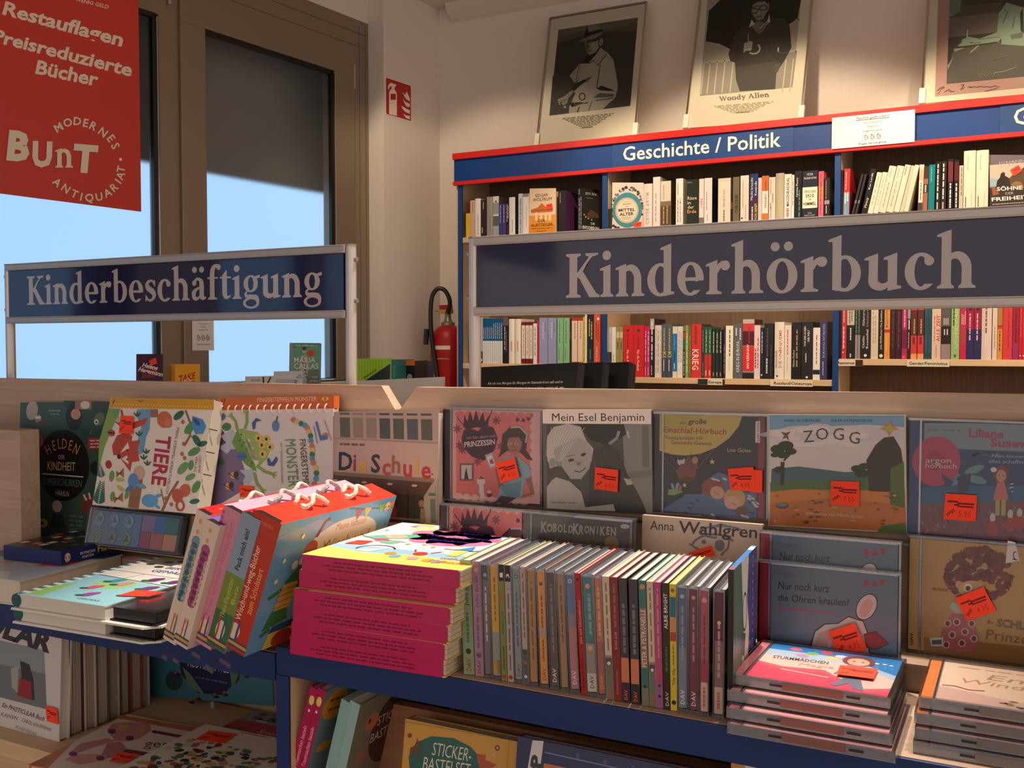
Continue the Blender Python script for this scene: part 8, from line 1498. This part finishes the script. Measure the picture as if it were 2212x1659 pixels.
def art_ring(d, c):
    d.T2, d.yd = (lambda x, y: (x * c.w, y * c.h)), False
    d.rect(0, 0, 1, 1, (232, 226, 222)); d.poly([(0, 0), (1, 0), (1, .42), (0, .5)], (150, 206, 222)); d.poly([(0, .02), (.26, .02), (.16, .3), (0, .2)], (150, 200, 120)); d.ell(.5, .36, .2, .1, (160, 206, 140)); d.rect(0, 0, .06, 1, (60, 130, 150)); d.line([(.06, .5), (1, .44)], .014, (90, 130, 150)); d.line([(.06, .62), (1, .6)], .008, (110, 150, 170)); d.line([(.4, .48), (.46, .61)], .008, (110, 150, 170)); d.line([(.75, .46), (.8, .6)], .008, (110, 150, 170))
    for x, y, q in ((.42, .26, (206, 90, 140)), (.58, .14, (150, 80, 160)), (.9, .22, (30, 120, 200)), (.42, .42, (70, 150, 190)), (.56, .38, (206, 150, 170)), (.7, .52, (110, 60, 120)), (.92, .52, (110, 60, 120)), (.88, .36, (120, 70, 130))):
        d.ell(x, y, .055, .045, q, n=10); d.ell(x - .05, y - .03, .045, .02, (40, 110, 90), n=8); d.ell(x + .03, y + .03, .035, .03, q, n=8)
    for x, y in ((.3, .9), (.4, .94), (.55, .96), (.2, .82), (.36, .78)): d.ell(x, y, .05, .022, (50, 90, 70), n=8)
    d.text('FINGERSTEMPELN', (.5, .84), (.96, .84), .03, (190, 80, 80)); d.text('BERÜHMTE', (.46, .76), (.96, .76), .045, (60, 90, 170)); d.text('GEMÄLDE', (.42, .67), (.9, .67), .05, (60, 90, 170)); d.text('USBORNE', (.6, .05), (.84, .05), .02, (70, 100, 110))
for k, (ox, oy, yw) in enumerate(((-1.176, .850, 2.5), (-1.168, .842, 3.0))):
    z1 = SHL + .0208 * k; c = flat((ox, oy, z1 + .0205), yw, .158, .25)
    r = empty('stamp_book_set', c.M, 'ring-bound stamp book with ink pads, %s of two at the left shelf front' % ('lower', 'upper')[k], 'book', 'ring-bound stamp books lying on the left shelf')
    b = MB('plastic'); w2, h2 = .238, .254; q = .016; b.prism([(-.004, -.004), (w2 - q, -.004), (w2, -.004 + q), (w2, h2), (-.004, h2)], -.0203, -.0178, (226, 222, 214)); b.build('backing_card', r, bevel=.0006)
    b = MB('gloss'); b.box((.004, 0, -.0015), (.158, .25, 0), (206, 222, 226)); art_ring(c.draw(b, 2e-5, 'gloss'), c); b.build('cover', r)
    b = MB('pages'); b.box((.006, .0008, -.0175), (.157, .249, -.0016), (222, 214, 204)); b.build('page_block', r)
    b = MB('plastic'); b.tube([(.001, 0, -.009), (.001, .25, -.009)], .0088, (24, 90, 90), n=14); b.build('spine_roll', r)
    for i in range(15): y = .008 + i * .0165; e = MB('plastic'); e.box((.001, y, -.0004), (.014, y + .006, .0006), (230, 236, 236)); e.build('binding_ring', r)
    o = ink_pad(tr(.1605, .004, -.0177), .075, .236, r, [(.06, .03, .94, .2, (206, 90, 150)), (.06, .21, .94, .38, (140, 70, 140)), (.06, .39, .94, .56, (80, 76, 150)), (.06, .57, .94, .74, (60, 110, 190)), (.06, .75, .94, .96, (40, 120, 110))], t=.0165)
    if k: sticker(r, c, ((.84, .3), (1.12, .34), (1.1, .22), (.84, .17)), '', .0012, False, lambda x, y: (x * c.w, y * c.h))
# ---------------------------------------------------------------- under the left shelf
ZL = (0, 1340, .28933); LZ = .8405
def art_polar(d, c):
    d.poly([(-420, 60), (330, 220), (350, 665), (-400, 470)], (110, 116, 124)); d.poly([(-420, 60), (330, 220), (335, 400), (-400, 240)], (136, 146, 156)); d.poly([(150, 300), (220, 330), (250, 440), (260, 600), (140, 560), (160, 400)], (50, 48, 56)); d.poly([(150, 430), (230, 460), (240, 600), (130, 560)], (150, 40, 50)); d.poly([(80, 360), (140, 340), (130, 540), (90, 500)], (160, 160, 160))
    d.text('POLAR', (-240, 40), (372, 240), 130, (46, 42, 60), bold=.05); d.text('Ein PHOTICULAR-Buch', (15, 645), (328, 752), 32, (80, 76, 80), bold=.02); d.text('DAN KAINEN', (-80, 690), (128, 745), 26, (90, 86, 90)); d.text('CAROL KAUFMANN', (160, 755), (378, 830), 26, (90, 86, 90)); d.text('MOSES VERLAG', (115, 805), (268, 860), 24, (120, 116, 116))
c = Card((-300, -60), (412, 66), (497, 950), (-270, 700), Y=.936, lean=3, yaw=0, z=ZL); x1 = c.M[0][3] + c.w
c = Card.at(Vector((x1 - .16, .936, LZ)), Vector((1, 0, 0)), Vector((0, .05, .9987)), .16, .17).zoomed(*ZL)
make_face_book(c, art_polar, (206, 200, 200), .018, 'white book with dark capitals OLAR facing out on the lower left shelf', eps=2e-5, stk=[(((355, 630), (440, 655), (452, 775), (365, 745)),)])
for i in range(7):
    t = (.024, .02, .022, .02, .018, .022, .016)[i]; y = .9565 + sum((.0246, .0206, .0226, .0206, .0186, .0226, .0166)[:i]); h = (.168, .165, .17, .166, .16, .168, .16)[i]
    b = MB('gloss'); q = ((70, 60, 56), (206, 196, 180), (96, 80, 72), (190, 180, 166), (80, 66, 60), (150, 60, 56), (200, 190, 176))[i]
    b.box((-.15, 0, 0), (0, .0018, h), q); b.box((-.15, t - .0018, 0), (0, t, h), q); b.box((-.15, .0018, 0), (-.148, t - .0018, h), q)
    o = tag(b.build('book', None, tr(x1 - .002 + (i % 3) * .0015, y, LZ)), '%s book in the row behind the OLAR book, page edges showing' % ('first second third fourth fifth sixth last'.split()[i]), 'book', 'books standing behind one another under the left shelf')
    p = MB('pages'); n = 8 if i < 3 else 14
    for j in range(n): p.box((-.147, .002 + (t - .004) * j / n, .002), (-.0015 - .0012 * (j % 2), .002 + (t - .004) * (j + .72) / n, h - .002), (204, 190, 172) if j % 2 else (176, 160, 142))
    p.build('page_block', o)
def art_nepl(d, c):
    d.poly([(1300, 150), (1830, 150), (1760, 620), (1620, 720), (1450, 700), (1330, 560)], (30, 36, 70)); d.poly([(1690, 300), (1810, 250), (1800, 470), (1700, 700), (1690, 480)], (70, 110, 80)); d.ell(1280, 600, 60, 70, (40, 60, 66)); d.poly([(1340, 500), (1400, 560), (1500, 720), (1380, 640)], (90, 110, 90)); W_ = (206, 206, 200)
    d.text('DIE', (1500, 235), (1560, 245), 30, W_); d.text('SCHÖNSTEN', (1392, 325), (1636, 362), 58, W_, bold=-.004); d.text('AUS ALLER WELT', (1376, 500), (1706, 565), 58, W_, bold=-.004)
    for ch, x, y, q in (('N', 1415, 395, (206, 150, 60)), ('I', 1470, 404, (96, 60, 50)), ('P', 1565, 418, (220, 190, 80)), ('L', 1640, 432, (90, 90, 60))): d.letter(ch, x, y, 8, 54, q, 0, .7)
    d.scribble((1435, 580), (1670, 635), 12, (80, 84, 120), 4)
    for x, y in ((1250, 250), (1255, 350), (1820, 425), (1300, 560), (1820, 590), (1450, 740), (1400, 760), (1650, 720), (1580, 730)): d.ell(x, y, 26, 12, (30, 30, 34), 20, 8); d.ell(x - 8, y - 16, 12, 12, (150, 70, 50), n=8)
    for x, y in ((1185, 240), (1940, 400), (1550, 790)): d.ell(x, y, 16, 26, (120, 150, 160), n=8)
    d.poly([(1800, 280), (1890, 290), (1890, 350), (1820, 350)], (140, 90, 90))
c = Card((1115, 60), (2030, 60), (2030, 830), (1115, 700), Y=1.128, lean=4, z=ZL); c.drop(LZ, .02)
make_face_book(c, art_nepl, (56, 106, 124), .012, 'teal book with night blue globe at the back of the lower left shelf', eps=2e-5, stk=[(((1862, 455), (1982, 465), (1980, 598), (1868, 575)),)])
def art_gest(d, c):
    d.poly([(560, 900), (950, 700), (1150, 740), (1540, 810), (1500, 860), (1000, 1120), (300, 1160)], (222, 206, 196)); d.poly([(900, 705), (1560, 815), (1530, 850), (870, 730)], (196, 110, 70)); P = (196, 130, 140)
    d.poly([(800, 820), (840, 770), (960, 760), (1120, 770), (1130, 820), (1050, 880), (960, 905), (860, 900)], P); d.poly([(530, 980), (600, 920), (800, 880), (870, 900), (700, 950), (560, 1000)], P); d.poly([(760, 1000), (800, 920), (900, 905), (945, 950), (900, 1020), (800, 1030)], (186, 116, 130)); d.poly([(480, 1040), (560, 1000), (760, 1000), (800, 1040), (600, 1080)], (206, 150, 150)); d.ell(1050, 820, 40, 26, (206, 150, 100)); d.ell(920, 800, 40, 24, (206, 170, 90))
    for x, y in ((835, 830), (970, 880), (545, 998), (750, 1030)): d.ell(x, y, 32, 18, (110, 40, 90))
    d.poly([(1140, 820), (1420, 870), (1410, 890), (1130, 840)], (120, 40, 60)); d.poly([(940, 960), (1230, 1010), (1215, 1035), (920, 985)], (120, 40, 60)); d.text('gestr', (1070, 945), (1360, 960), 56, (110, 50, 60), bold=-.006, shear=.2)
c = flat((-1.152, .845, LZ + .0135), 7.5, .225, .185).zoomed(*ZL); r = make_face_book(c, art_gest, (190, 120, 76), .0132, 'book with a pink winged creature lying at the front of the lower left shelf', eps=2e-5)
sticker(r, c, ((880, 1005), (1030, 1015), (960, 1082), (815, 1070)))
def art_people(d, c):
    d.T2, d.yd = (lambda x, y: (x * c.w, y * c.h)), False; d.rect(0, 0, 1, 1, (222, 212, 200)); rd = random.Random(21)
    for i in range(230):
        x, y = rd.uniform(.06, .97), rd.uniform(.02, .72) ; q = rd.choice([(150, 60, 50), (70, 80, 90), (206, 170, 70), (90, 120, 80), (60, 46, 44), (190, 140, 110), (120, 90, 110), (206, 200, 190), (80, 140, 130), (176, 96, 60)]); d.ell(x, y, rd.uniform(.012, .035), rd.uniform(.014, .04), q, rd.uniform(0, 90), 8, up=False); d.k += .12
    d.k += 1; leaf(d, .62, .9, .12, 10, (60, 120, 80)); d.line([(.3, .97), (.5, .97)], .01, (150, 60, 50))
c = flat((-1.012, .845, LZ + .0275), 3.5, .22, .185); r = make_face_book(c, art_people, (222, 212, 200), .0136, 'white book crowded with tiny people lying beside the blue upright', eps=2e-5)
sticker(r, c, ((.1, .9), (.3, .93), (.33, .75), (.12, .72)), '', .001, True, lambda x, y: (x * c.w, y * c.h))
def art_spiel(d, c):
    d.T2, d.yd = (lambda x, y: (x * c.w, y * c.h)), False; d.rect(0, 0, 1, .55, (176, 30, 44)); d.rect(0, .55, 1, 1, (150, 130, 116)); d.text('Spielen, Bewegen', (.3, .2), (.95, .2), .14, (236, 200, 190), shear=.2); rd = random.Random(5)
    for i in range(30): d.ell(rd.uniform(.1, .9), rd.uniform(.62, .95), .05, .05, rd.choice([(206, 196, 186), (110, 80, 60), (70, 60, 56), (160, 120, 100)]), n=8, up=False)
    d.k += 1
c = flat((-1.01, 1.035, LZ + .0195), 2, .19, .085); make_face_book(c, art_spiel, (176, 30, 44), .019, 'red book with photograph lying behind the tiny people book', eps=2e-5)

# ---------------------------------------------------------------- under the right shelf
RZ = .8705
b = MB('riser_board'); b.box((-.755, 1.0, RZ), (.70, 1.016, .963), (150, 110, 84)); b.box((-.755, 1.016, RZ), (.70, 1.155, .89), (150, 110, 84)); o = b.build('riser_board', bevel=.001); tag(o, 'brown board raising the back row under the right shelf', 'board')
def lean_book(u, v, wpx, Y, t, h, d_, ang, base, label, art=None, face=None, fart=None, grp=None):
    """book leaning to the right, its top left front corner at (u, v)"""
    p = on_y(u, v, Y); a = R_(ang); M = tr(p.x - h * math.sin(a), Y, p.z - h * math.cos(a)) @ rot('Y', ang)
    b = MB('gloss'); b.box((0, 0, 0), (t, .0016, h), base); b.box((0, .0016, 0), (.0016, d_, h), base); b.box((t - .0016, .0016, 0), (t, d_, h), face or base)
    if art: art(Draw(b, lambda x, y, e: (x * t, -e, y * h), None, False, 2e-5, 'gloss'))
    if fart: fart(Draw(b, lambda x, y, e: (t + e, x * d_, y * h), None, False, 2e-5, 'gloss'))
    o = tag(b.build('book', None, M), label, 'book', grp); q = MB('pages'); q.box((.0017, .0017, .002), (t - .0017, d_ - .003, h - .002), (216, 204, 186)); q.build('page_block', o); return o
def a_pink(d): d.ell(.5, .87, .3, .05, (226, 210, 110), n=12); d.ell(.5, .76, .12, .015, WH, n=8); d.text('Bunte Traumsachen basteln', (.72, .05), (.72, .6), .4, (240, 196, 206))
def f_pink(d):
    d.rect(0, 0, 1, 1, (110, 130, 140)); d.ell(.22, .8, .2, .16, (214, 140, 40)); d.scribble((.12, .86), (.34, .84), .03, (120, 70, 20), 3); d.scribble((.12, .76), (.34, .74), .03, (120, 70, 20), 3); d.ell(.2, .35, .12, .05, (206, 150, 60)); d.ell(.36, .36, .05, .03, (206, 150, 60)); d.line([(.3, .62), (.33, .5)], .02, (60, 60, 80))
GL = 'craft books leaning under the right shelf'
lean_book(671, 1481, 0, .916, .0125, .124, .12, 17, (176, 30, 84), 'pink spined craft book, leftmost leaning against the side panel', a_pink, grp=GL)
lean_book(687, 1484, 0, .9165, .0125, .124, .12, 17, (176, 30, 84), 'pink spined craft book with orange disc on its cover', a_pink, (110, 130, 140), f_pink, GL)
def a_teal(d): d.text('Sticker-Bastelset', (.66, .05), (.66, .62), .34, (150, 190, 186))
def f_teal(d):
    d.rect(0, 0, 1, 1, (120, 116, 100)); d.ell(.62, .5, .34, .42, (66, 40, 36)); d.text('STICKER-', (.36, .6), (.86, .6), .11, (214, 200, 186), bold=-.004); d.text('BASTELSET', (.3, .42), (.86, .42), .11, (214, 200, 186), bold=-.004); d.ell(.26, .7, .1, .1, (190, 110, 80)); d.ell(.22, .72, .02, .03, (40, 30, 30)); d.ell(.2, .3, .06, .08, (170, 100, 80))
lean_book(738, 1509, 0, .922, .0145, .112, .11, 15.5, (140, 180, 176), 'pale teal spined book leaning right of the pink ones', a_teal, grp=GL)
lean_book(757, 1512, 0, .9225, .0145, .112, .135, 15, (150, 186, 180), 'pale teal spined book with dark brown oval reading STICKER-BASTELSET', a_teal, (120, 116, 100), f_teal, GL)
ZY = (560, 1400, .2622)
def art_yel(d, c):
    OC = (206, 150, 60); d.poly([(1240, 1000), (1230, 900), (1290, 780), (1420, 725), (1600, 740), (1740, 810), (1820, 900), (1840, 1100), (1240, 1100)], (36, 96, 88))
    d.text('STICKER-', (1420, 880), (1740, 935), 105, (226, 214, 200), bold=-.004); d.text('BASTELSET', (1345, 1000), (1730, 1060), 105, (226, 214, 200), bold=-.004)
    d.poly([(1235, 900), (1245, 820), (1290, 800), (1300, 735), (1310, 765), (1340, 765), (1318, 790), (1310, 900), (1290, 900), (1285, 850), (1260, 860), (1255, 900)], (110, 66, 44)); d.ell(1240, 720, 18, 20, (150, 40, 36)); d.poly([(1790, 870), (1870, 880), (1860, 920), (1960, 960), (1900, 1000), (1820, 1000), (1800, 930)], (176, 80, 56)); d.ring(1962, 823, 20, 24, 10, (66, 60, 56), 16); d.ell(1215, 860, 8, 10, (150, 180, 190)); d.ell(1930, 880, 8, 12, (190, 196, 200))
    d.line([(1190, 600), (2105, 765)], 5, (150, 100, 40)); d.line([(2060, 760), (2040, 1000)], 4, (170, 120, 50))
p = on_y(880, 1552, .955); q = on_y(1115, 1600, .955); c = Card.at(Vector((p.x - .002, .94, RZ + .003)), Vector((1, 0, 0)), Vector((0, .145, .9894)), q.x - p.x + .004, (p.z - RZ - .003) / .9894).zoomed(*ZY)
o = make_face_book(c, art_yel, (206, 152, 62), .022, 'ochre craft box with a green oval reading STICKER-BASTELSET, under the right shelf', eps=2e-5, over=.0012)
def art_topp(d, c):
    d.T2, d.yd = (lambda x, y: (x * c.w, y * c.h)), False; d.poly([(.02, .0), (.1, 0), (.13, 1), (.075, .985)], (214, 206, 206)); d.letter('T', .07, .12, 90, .055, (40, 40, 60), .04, 1); d.text('TOPP', (.118, .30), (.128, .86), .05, (40, 40, 60), bold=.05); d.poly([(.12, 0), (1, 0), (1, .8), (.14, .8)], (196, 110, 66)); d.line([(.14, .9), (1, .88)], .012, (110, 120, 170)); d.text('HÄKELN', (.2, .2), (.6, .2), .3, (220, 150, 110), bold=.02)
    for i in range(5): d.ell(.3 + i * .13, .93 - i * .006, .01, .03, (60, 76, 120), n=8)
p = on_y(1118, 1590, .935); c = Card.at(Vector((p.x, .918, RZ + .003)), Vector((1, 0, 0)), Vector((0, .16, .987)), .235, (p.z - RZ - .003) / .987); make_face_book(c, art_topp, (28, 36, 84), .016, 'navy craft book with orange cover and white spine strip reading TOPP', eps=2e-5, over=.001)
for i, (u0, u1, q, ch) in enumerate(((905, 955, (34, 38, 36), ''), (957, 996, (40, 44, 40), ''), (998, 1036, (120, 28, 36), 'W'), (1040, 1078, (28, 56, 44), 'F'), (1082, 1118, (112, 26, 36), 'U'), (1122, 1165, (30, 40, 34), 'N'))):
    x0, x1 = X_at(u0, 1.06, .94), X_at(u1, 1.06, .94); tx = ((ch, (206, 186, 160), .48, .66, .5, .62, 'd'),) if ch else (sl((150, 110, 80), .3, .6),)
    shelf_book(tr(x0, 1.06, .8906), x1 - x0 - .0006, .118, .08, q, '%s book, %s from left in the dark back row below' % (('black', 'dark grey', 'dark red', 'dark green', 'crimson', 'black green')[i], ORD[i]), 'book', 'back row of books under the right shelf', (), tx, eps=2e-5)
for i, (u0, u1) in enumerate(((1172, 1204), (1210, 1240), (1250, 1276), (1282, 1318), (1324, 1346), (1358, 1402), (1412, 1440), (1446, 1476), (1482, 1512), (1518, 1556))):
    x0, x1 = X_at(u0, 1.07, .95), X_at(u1, 1.07, .95)
    b = MB('gloss'); t = x1 - x0 - .0005; q = (60, 46, 42); b.box((0, 0, 0), (.0012, .08, .112), q); b.box((t - .0012, 0, 0), (t, .08, .112), q); b.box((.0012, .0785, 0), (t - .0012, .08, .112), q)
    o = tag(b.build('book', None, tr(x0, 1.07, .8906)), 'book with brown page edges outwards, %s in the reversed row' % ORD[i], 'book', 'back row of books under the right shelf')
    p = MB('pages'); p.box((.0012, .0008, .0006), (t - .0012, .0784, .1114), (130, 96, 84)); p.build('page_block', o)
def art_flow(d, c):
    d.T2, d.yd = (lambda x, y: (x * c.w, y * c.h)), False; d.rect(0, 0, 1, 1, (120, 146, 160)); d.poly([(0, 1), (.6, 1), (.5, .8), (.3, .72), (0, .6)], (206, 130, 60)); d.poly([(0, 1), (.6, 1), (.2, .94)], (206, 196, 176))
    for i in range(8): d.ell(.17 + .06 * math.cos(i * .785), .84 + .05 * math.sin(i * .785), .035, .03, (230, 216, 196), n=8, up=False)
    d.k += 1; d.ell(.17, .84, .035, .03, (206, 140, 60), n=10); d.ring(.33, .88, .05, .045, .016, (150, 80, 40), 14); d.ell(.55, .4, .2, .26, (206, 166, 140))
p = on_y(1580, 1606, .95); c = Card.at(Vector((p.x, .935, RZ + .002)), Vector((1, 0, 0)), Vector((0, .12, .9928)), .17, .145); make_face_book(c, art_flow, (120, 146, 160), .012, 'blue grey book with an orange and white flower under the right shelf', eps=2e-5)

# ---------------------------------------------------------------- behind the boards: counter top and the table by the window
CT = 1.1655
def bkspine(o, t, h, d_): pass
for i in range(3):
    yw, ln = 6, 27; ox, oy = -.868 + i * .030 - (.004 if i else 0), 1.495 + i * .052; t, h, w = .034, .203, .185
    X = Vector((math.cos(R_(yw)), math.sin(R_(yw)), 0)); D = Vector((-math.sin(R_(yw)), math.cos(R_(yw)), 0)); V = (UP * math.cos(R_(ln)) + D * math.sin(R_(ln)) - X * .06).normalized(); X = (X - V * X.dot(V)).normalized()
    c = Card.at(Vector((ox, oy, CT)), X, V, w, h); c.drop(CT + .001 - min(0, X.z * w), t); b = MB('gloss'); K = (30, 29, 31)
    b.box((0, 0, -.003), (w, h, 0), K); b.box((0, 0, -t), (w, h, -t + .003), K); n = 10
    arc = [(w + .009 * math.sin(math.pi * k / n), -t * k / n) for k in range(n + 1)]
    for k in range(n):
        (xa, za), (xb, zb) = arc[k], arc[k + 1]; b.face([(xa, 0, za), (xb, 0, zb), (xb, h, zb), (xa, h, za)], K); b.face([(xa - .003, 0, za), (xb - .003, 0, zb), (xb - .003, h, zb), (xa - .003, h, za)], (220, 220, 210))
    d = Draw(b, lambda x, y, e: (x, y, e), None, False, 4e-5, 'gloss')
    if i == 0:
        d.text('Als ich nun Morgen für Morgen im Steinzeit-Kurs saß und in', (.018, h - .036), (.160, h - .039), .0048, (190, 184, 176), bold=.01); d.text('meiner Broschüre las oder dem Lehrer zuhörte, spürte ich, wie', (.018, h - .047), (.163, h - .050), .0048, (190, 184, 176), bold=.01)
    d = Draw(b, lambda x, y, e: (w + .0093 + e - .009 * (1 - math.sin(math.pi * max(.02, min(.98, x)))), y, -t * (1 - x)), None, False, 4e-5, 'gloss'); d.text('THE CODE', (.30, h - .11), (.30, h - .012), .5, (206, 186, 50))
    o = tag(b.build('book', None, c.M), 'thick black book, %s of three on the counter behind the board' % ('front one', 'middle one', 'rearmost')[i], 'book', 'thick black books on the counter')
    p = MB('pages'); p.box((.004, .003, -t + .0032), (w - .001, h - .0008, -.0032), (246, 242, 230)); p.build('page_block', o)
b = MB('paper'); p0, p1 = on_y(768, 823, 1.62), on_y(958, 814, 1.62); b.prism([(p0.x, CT + .0004), (p1.x, CT + .0004), (p1.x, p1.z), (p0.x, p0.z)], 1.62, 1.626, (240, 234, 222), M=Matrix(((1, 0, 0, 0), (0, 0, 1, 0), (0, 1, 0, 0), (0, 0, 0, 1)))); b.box((p0.x, 1.627, CT + .0004), (p1.x, 1.74, CT + .004), (240, 234, 222)); tag(b.build('white_card_tray'), 'white upright card tray edge behind the sawn notch', 'tray')
b = MB('gloss'); b.box((-1.02, 1.34, CT + .0004), (-.86, 1.55, CT + .06), (34, 34, 40)); b.box((-1.05, 1.36, CT + .0605), (-.85, 1.56, CT + .074), (206, 214, 226), sides={'t': (150, 170, 206), 'f': (70, 100, 160)}); d = Draw(b, lambda x, y, e: (x, y, CT + .0742 + e), None, False, 4e-5, 'gloss')
for x, y, q in ((-1.0, 1.42, (210, 190, 176)), (-.95, 1.46, (190, 120, 80)), (-.9, 1.42, (60, 80, 130)), (-.92, 1.5, (226, 226, 230)), (-.98, 1.5, (80, 70, 70))): d.ell(x, y, .028, .03, q, n=12)
tag(b.build('magazine_box'), 'dark box with a blue illustrated cover glimpsed through the sawn notch', 'box')
TZ = 1.195
b = MB('plastic'); M = WM @ tr(-2.4, -.99, 0); b.box((-.35, 0, TZ - .03), (2.0, .97, TZ), (196, 192, 186)); b.box((-.33, .02, 0), (1.98, .95, TZ - .03), (186, 182, 176)); tag(b.build('window_table', None, M, bevel=.003), 'pale grey display table along the frosted window, just above the board edge', 'table')
ZHg = (260, 730, .17323)
def art_hel(d, c): d.line([(170, 220), (262, 560)], 8, (90, 60, 90)); d.text('Helene', (258, 360), (462, 402), 46, WH, bold=.03); d.text('Hegemann', (228, 410), (550, 478), 46, WH, bold=.03); d.text('Striker', (300, 500), (470, 480), 60, (214, 50, 50), bold=-.005); d.line([(290, 370), (420, 400), (480, 430)], 12, (214, 60, 56))
yq = dict(yaw=42, lean=16)
c = Card((140, 212), (470, 204), (585, 560), (255, 560), Y=2.36, z=ZHg, **yq).reach(TZ + .002, .02); make_face_book(c, art_hel, (66, 34, 62), .018, 'dark purple book with white and red lettering on the window table', eps=1e-4, stk=[(((322, 292), (395, 252), (440, 322), (368, 352)), '', .002, False)])
def art_take(d, c): d.text('TAKE', (755, 545), (948, 500), 76, (190, 50, 30), bold=.03); d.text('IT', (880, 600), (965, 590), 60, (190, 50, 30), bold=.03); d.line([(790, 560), (860, 500), (910, 540)], 14, (236, 220, 190))
for i in range(3):
    k = i * 42; c = Card((652 - k, 332), (950 - k, 330), (1030 - k, 560), (710 - k, 560), Y=2.42 + .022 * i, z=ZHg, **yq).reach(TZ + .002, .011); make_face_book(c, art_take if i == 0 else (lambda d, c: None), (240, 170, 36) if i == 0 else (226, 150, 34), .011, 'bright yellow book with red capitals, %s of three on the window table' % ('front one', 'middle one', 'rearmost')[i], eps=1e-4, group='yellow books on the window table')
ZC2 = (500, 730, .37795)
def art_cal(d, c):
    d.poly([(330, 28), (352, 28), (352, 262), (330, 262)], (120, 150, 140)); d.poly([(352, 60), (420, 34), (505, 50), (505, 200), (430, 215), (352, 190)], (84, 160, 124)); d.poly([(352, 190), (505, 180), (505, 262), (352, 262)], (96, 110, 104)); d.poly([(398, 100), (430, 96), (440, 180), (430, 262), (395, 262), (390, 160)], (176, 176, 166)); d.ell(416, 70, 13, 20, (190, 186, 176), n=12); d.ell(416, 60, 14, 12, (40, 40, 40), n=10)
    for i in range(6): d.line([(400 + i * 6, 120 + i * 20), (420 + i * 3, 130 + i * 20)], 8, (70, 74, 70), False)
    d.k += 1; d.text('MARIA', (358, 140), (480, 140), 28, WH, bold=.01); d.text('CALLAS', (358, 176), (498, 176), 30, WH, bold=.01); d.scribble((362, 42), (490, 46), 6, (200, 210, 200), 3); d.text('KUNST', (462, 228), (496, 228), 10, WH); d.text('MYTHOS', (452, 252), (498, 252), 10, WH)
c = Card((330, 27), (505, 30), (505, 262), (330, 262), Y=2.92, lean=4, yaw=25, z=ZC2).reach(TZ + .001, .02); make_face_book(c, art_cal, (70, 130, 104), .02, 'green book with a standing figure on the window table by the sash', eps=1e-4, stk=[(((434, 82), (462, 66), (474, 94), (444, 110)), '', .002, False)])
def art_eich(d, c): d.text('EICHER', (110, 248), (158, 246), 12, (90, 90, 90)); d.line([(175, 222), (178, 262)], 10, (90, 40, 36)); d.line([(222, 222), (202, 262)], 10, (90, 40, 36))
c = Card((78, 222), (240, 215), (240, 262), (78, 262), Y=2.62, lean=12, yaw=25, z=ZC2).reach(TZ + .001, .012); make_face_book(c, art_eich, (228, 224, 220), .012, 'white book with brown V strokes on the window table, left of the green one', eps=1e-4)
def art_wht(d, c):
    d.rect(240, 190, 405, 212, (206, 220, 234))
    for y in (240, 247, 254): d.line([(256, y), (370, y)], 2, (90, 90, 100))
    d.text('RITA', (382, 218), (400, 218), 7, (40, 40, 40), bold=.02); d.text('FALCK', (372, 230), (404, 230), 8, (40, 40, 40), bold=.02); d.text('TE', (380, 262), (380, 240), 14, (40, 40, 40), bold=.02)
c = Card((240, 193), (405, 198), (405, 262), (240, 262), Y=2.55, lean=10, yaw=20, z=ZC2).reach(TZ + .001, .01); make_face_book(c, art_wht, (226, 226, 228), .01, 'white book with fine ruled lines on the window table, before the green one', eps=1e-4)
def art_rock(d, c):
    d.rect(700, 118, 916, 300, (150, 196, 44))
    for i in range(10): d.line([(715 + i * 16, 128), (715 + i * 16, 240)], 2, (96, 140, 20), False)
    d.k += 1; d.poly([(740, 262), (905, 148), (905, 300), (740, 300)], (36, 44, 54)); d.text('LEXIKON DES ROCK', (760, 236), (832, 188), 12, (40, 50, 20), bold=.02)
c = Card((705, 121), (868, 125), (868, 240), (705, 240), Y=3.36, lean=2, yaw=16, z=ZC2).reach(TZ + .001, .05); o = make_face_book(c, art_rock, (150, 196, 44), .05, 'lime green book with dark slanted corner on the window table near the extinguisher', eps=1e-4)
b = MB('gloss'); b.box((0, -.0004, -.05), (.0006, c.h, 0), (230, 206, 40), M=tr(c.w, 0, 0)); d = Draw(b, lambda x, y, e: (c.w + .0008 + e, y, -x), None, False, 1e-4, 'gloss'); d.poly([(0, c.h), (.05, c.h), (.0, c.h - .05)], (30, 30, 30)); d.text('ROCK', (.038, c.h - .15), (.038, c.h - .045), .026, (30, 30, 30), bold=.03); q = b.build('spine', o); q['label'] = 'yellow spine reading ROCK'
for u0, u1, vt, q, lab, tx in ((915, 945, 124, (50, 120, 120), 'teal book right of the lime green one', (sl((90, 160, 160)),)), (946, 972, 126, (30, 30, 32), 'black book reading InfoRock beside the teal one', (('InfoRock', WH, .1, .86, .5, .5, 'd'),)), (973, 1050, 130, (26, 24, 28), 'thick black book with orange band on the window table', (('o', (150, 146, 150), .45, .62, .6, .4), sl((190, 120, 160), .1, .8, .12, .06))), (1052, 1085, 134, (40, 56, 80), 'dark book with pale photograph, rightmost on the window table', (('o', (206, 206, 200), .62, .8, .5, .7), ('o', (206, 110, 50), .3, .46, .3, .5)))):
    yy = 3.40 + (u0 - 915) * .0012; x0, x1 = X_at(500 + u0 * ZC2[2], yy, 1.28), X_at(500 + u1 * ZC2[2], yy, 1.28); zt = on_y(500 + (u0 + u1) / 2 * ZC2[2], 730 + vt * ZC2[2], yy).z
    shelf_book(tr(x0, yy, TZ + .0006), x1 - x0 - .001, zt - TZ, .1, q, lab, 'book', 'rock music books on the window table', ((.86, 1, (214, 110, 40)),) if 'orange' in lab else (), tx)
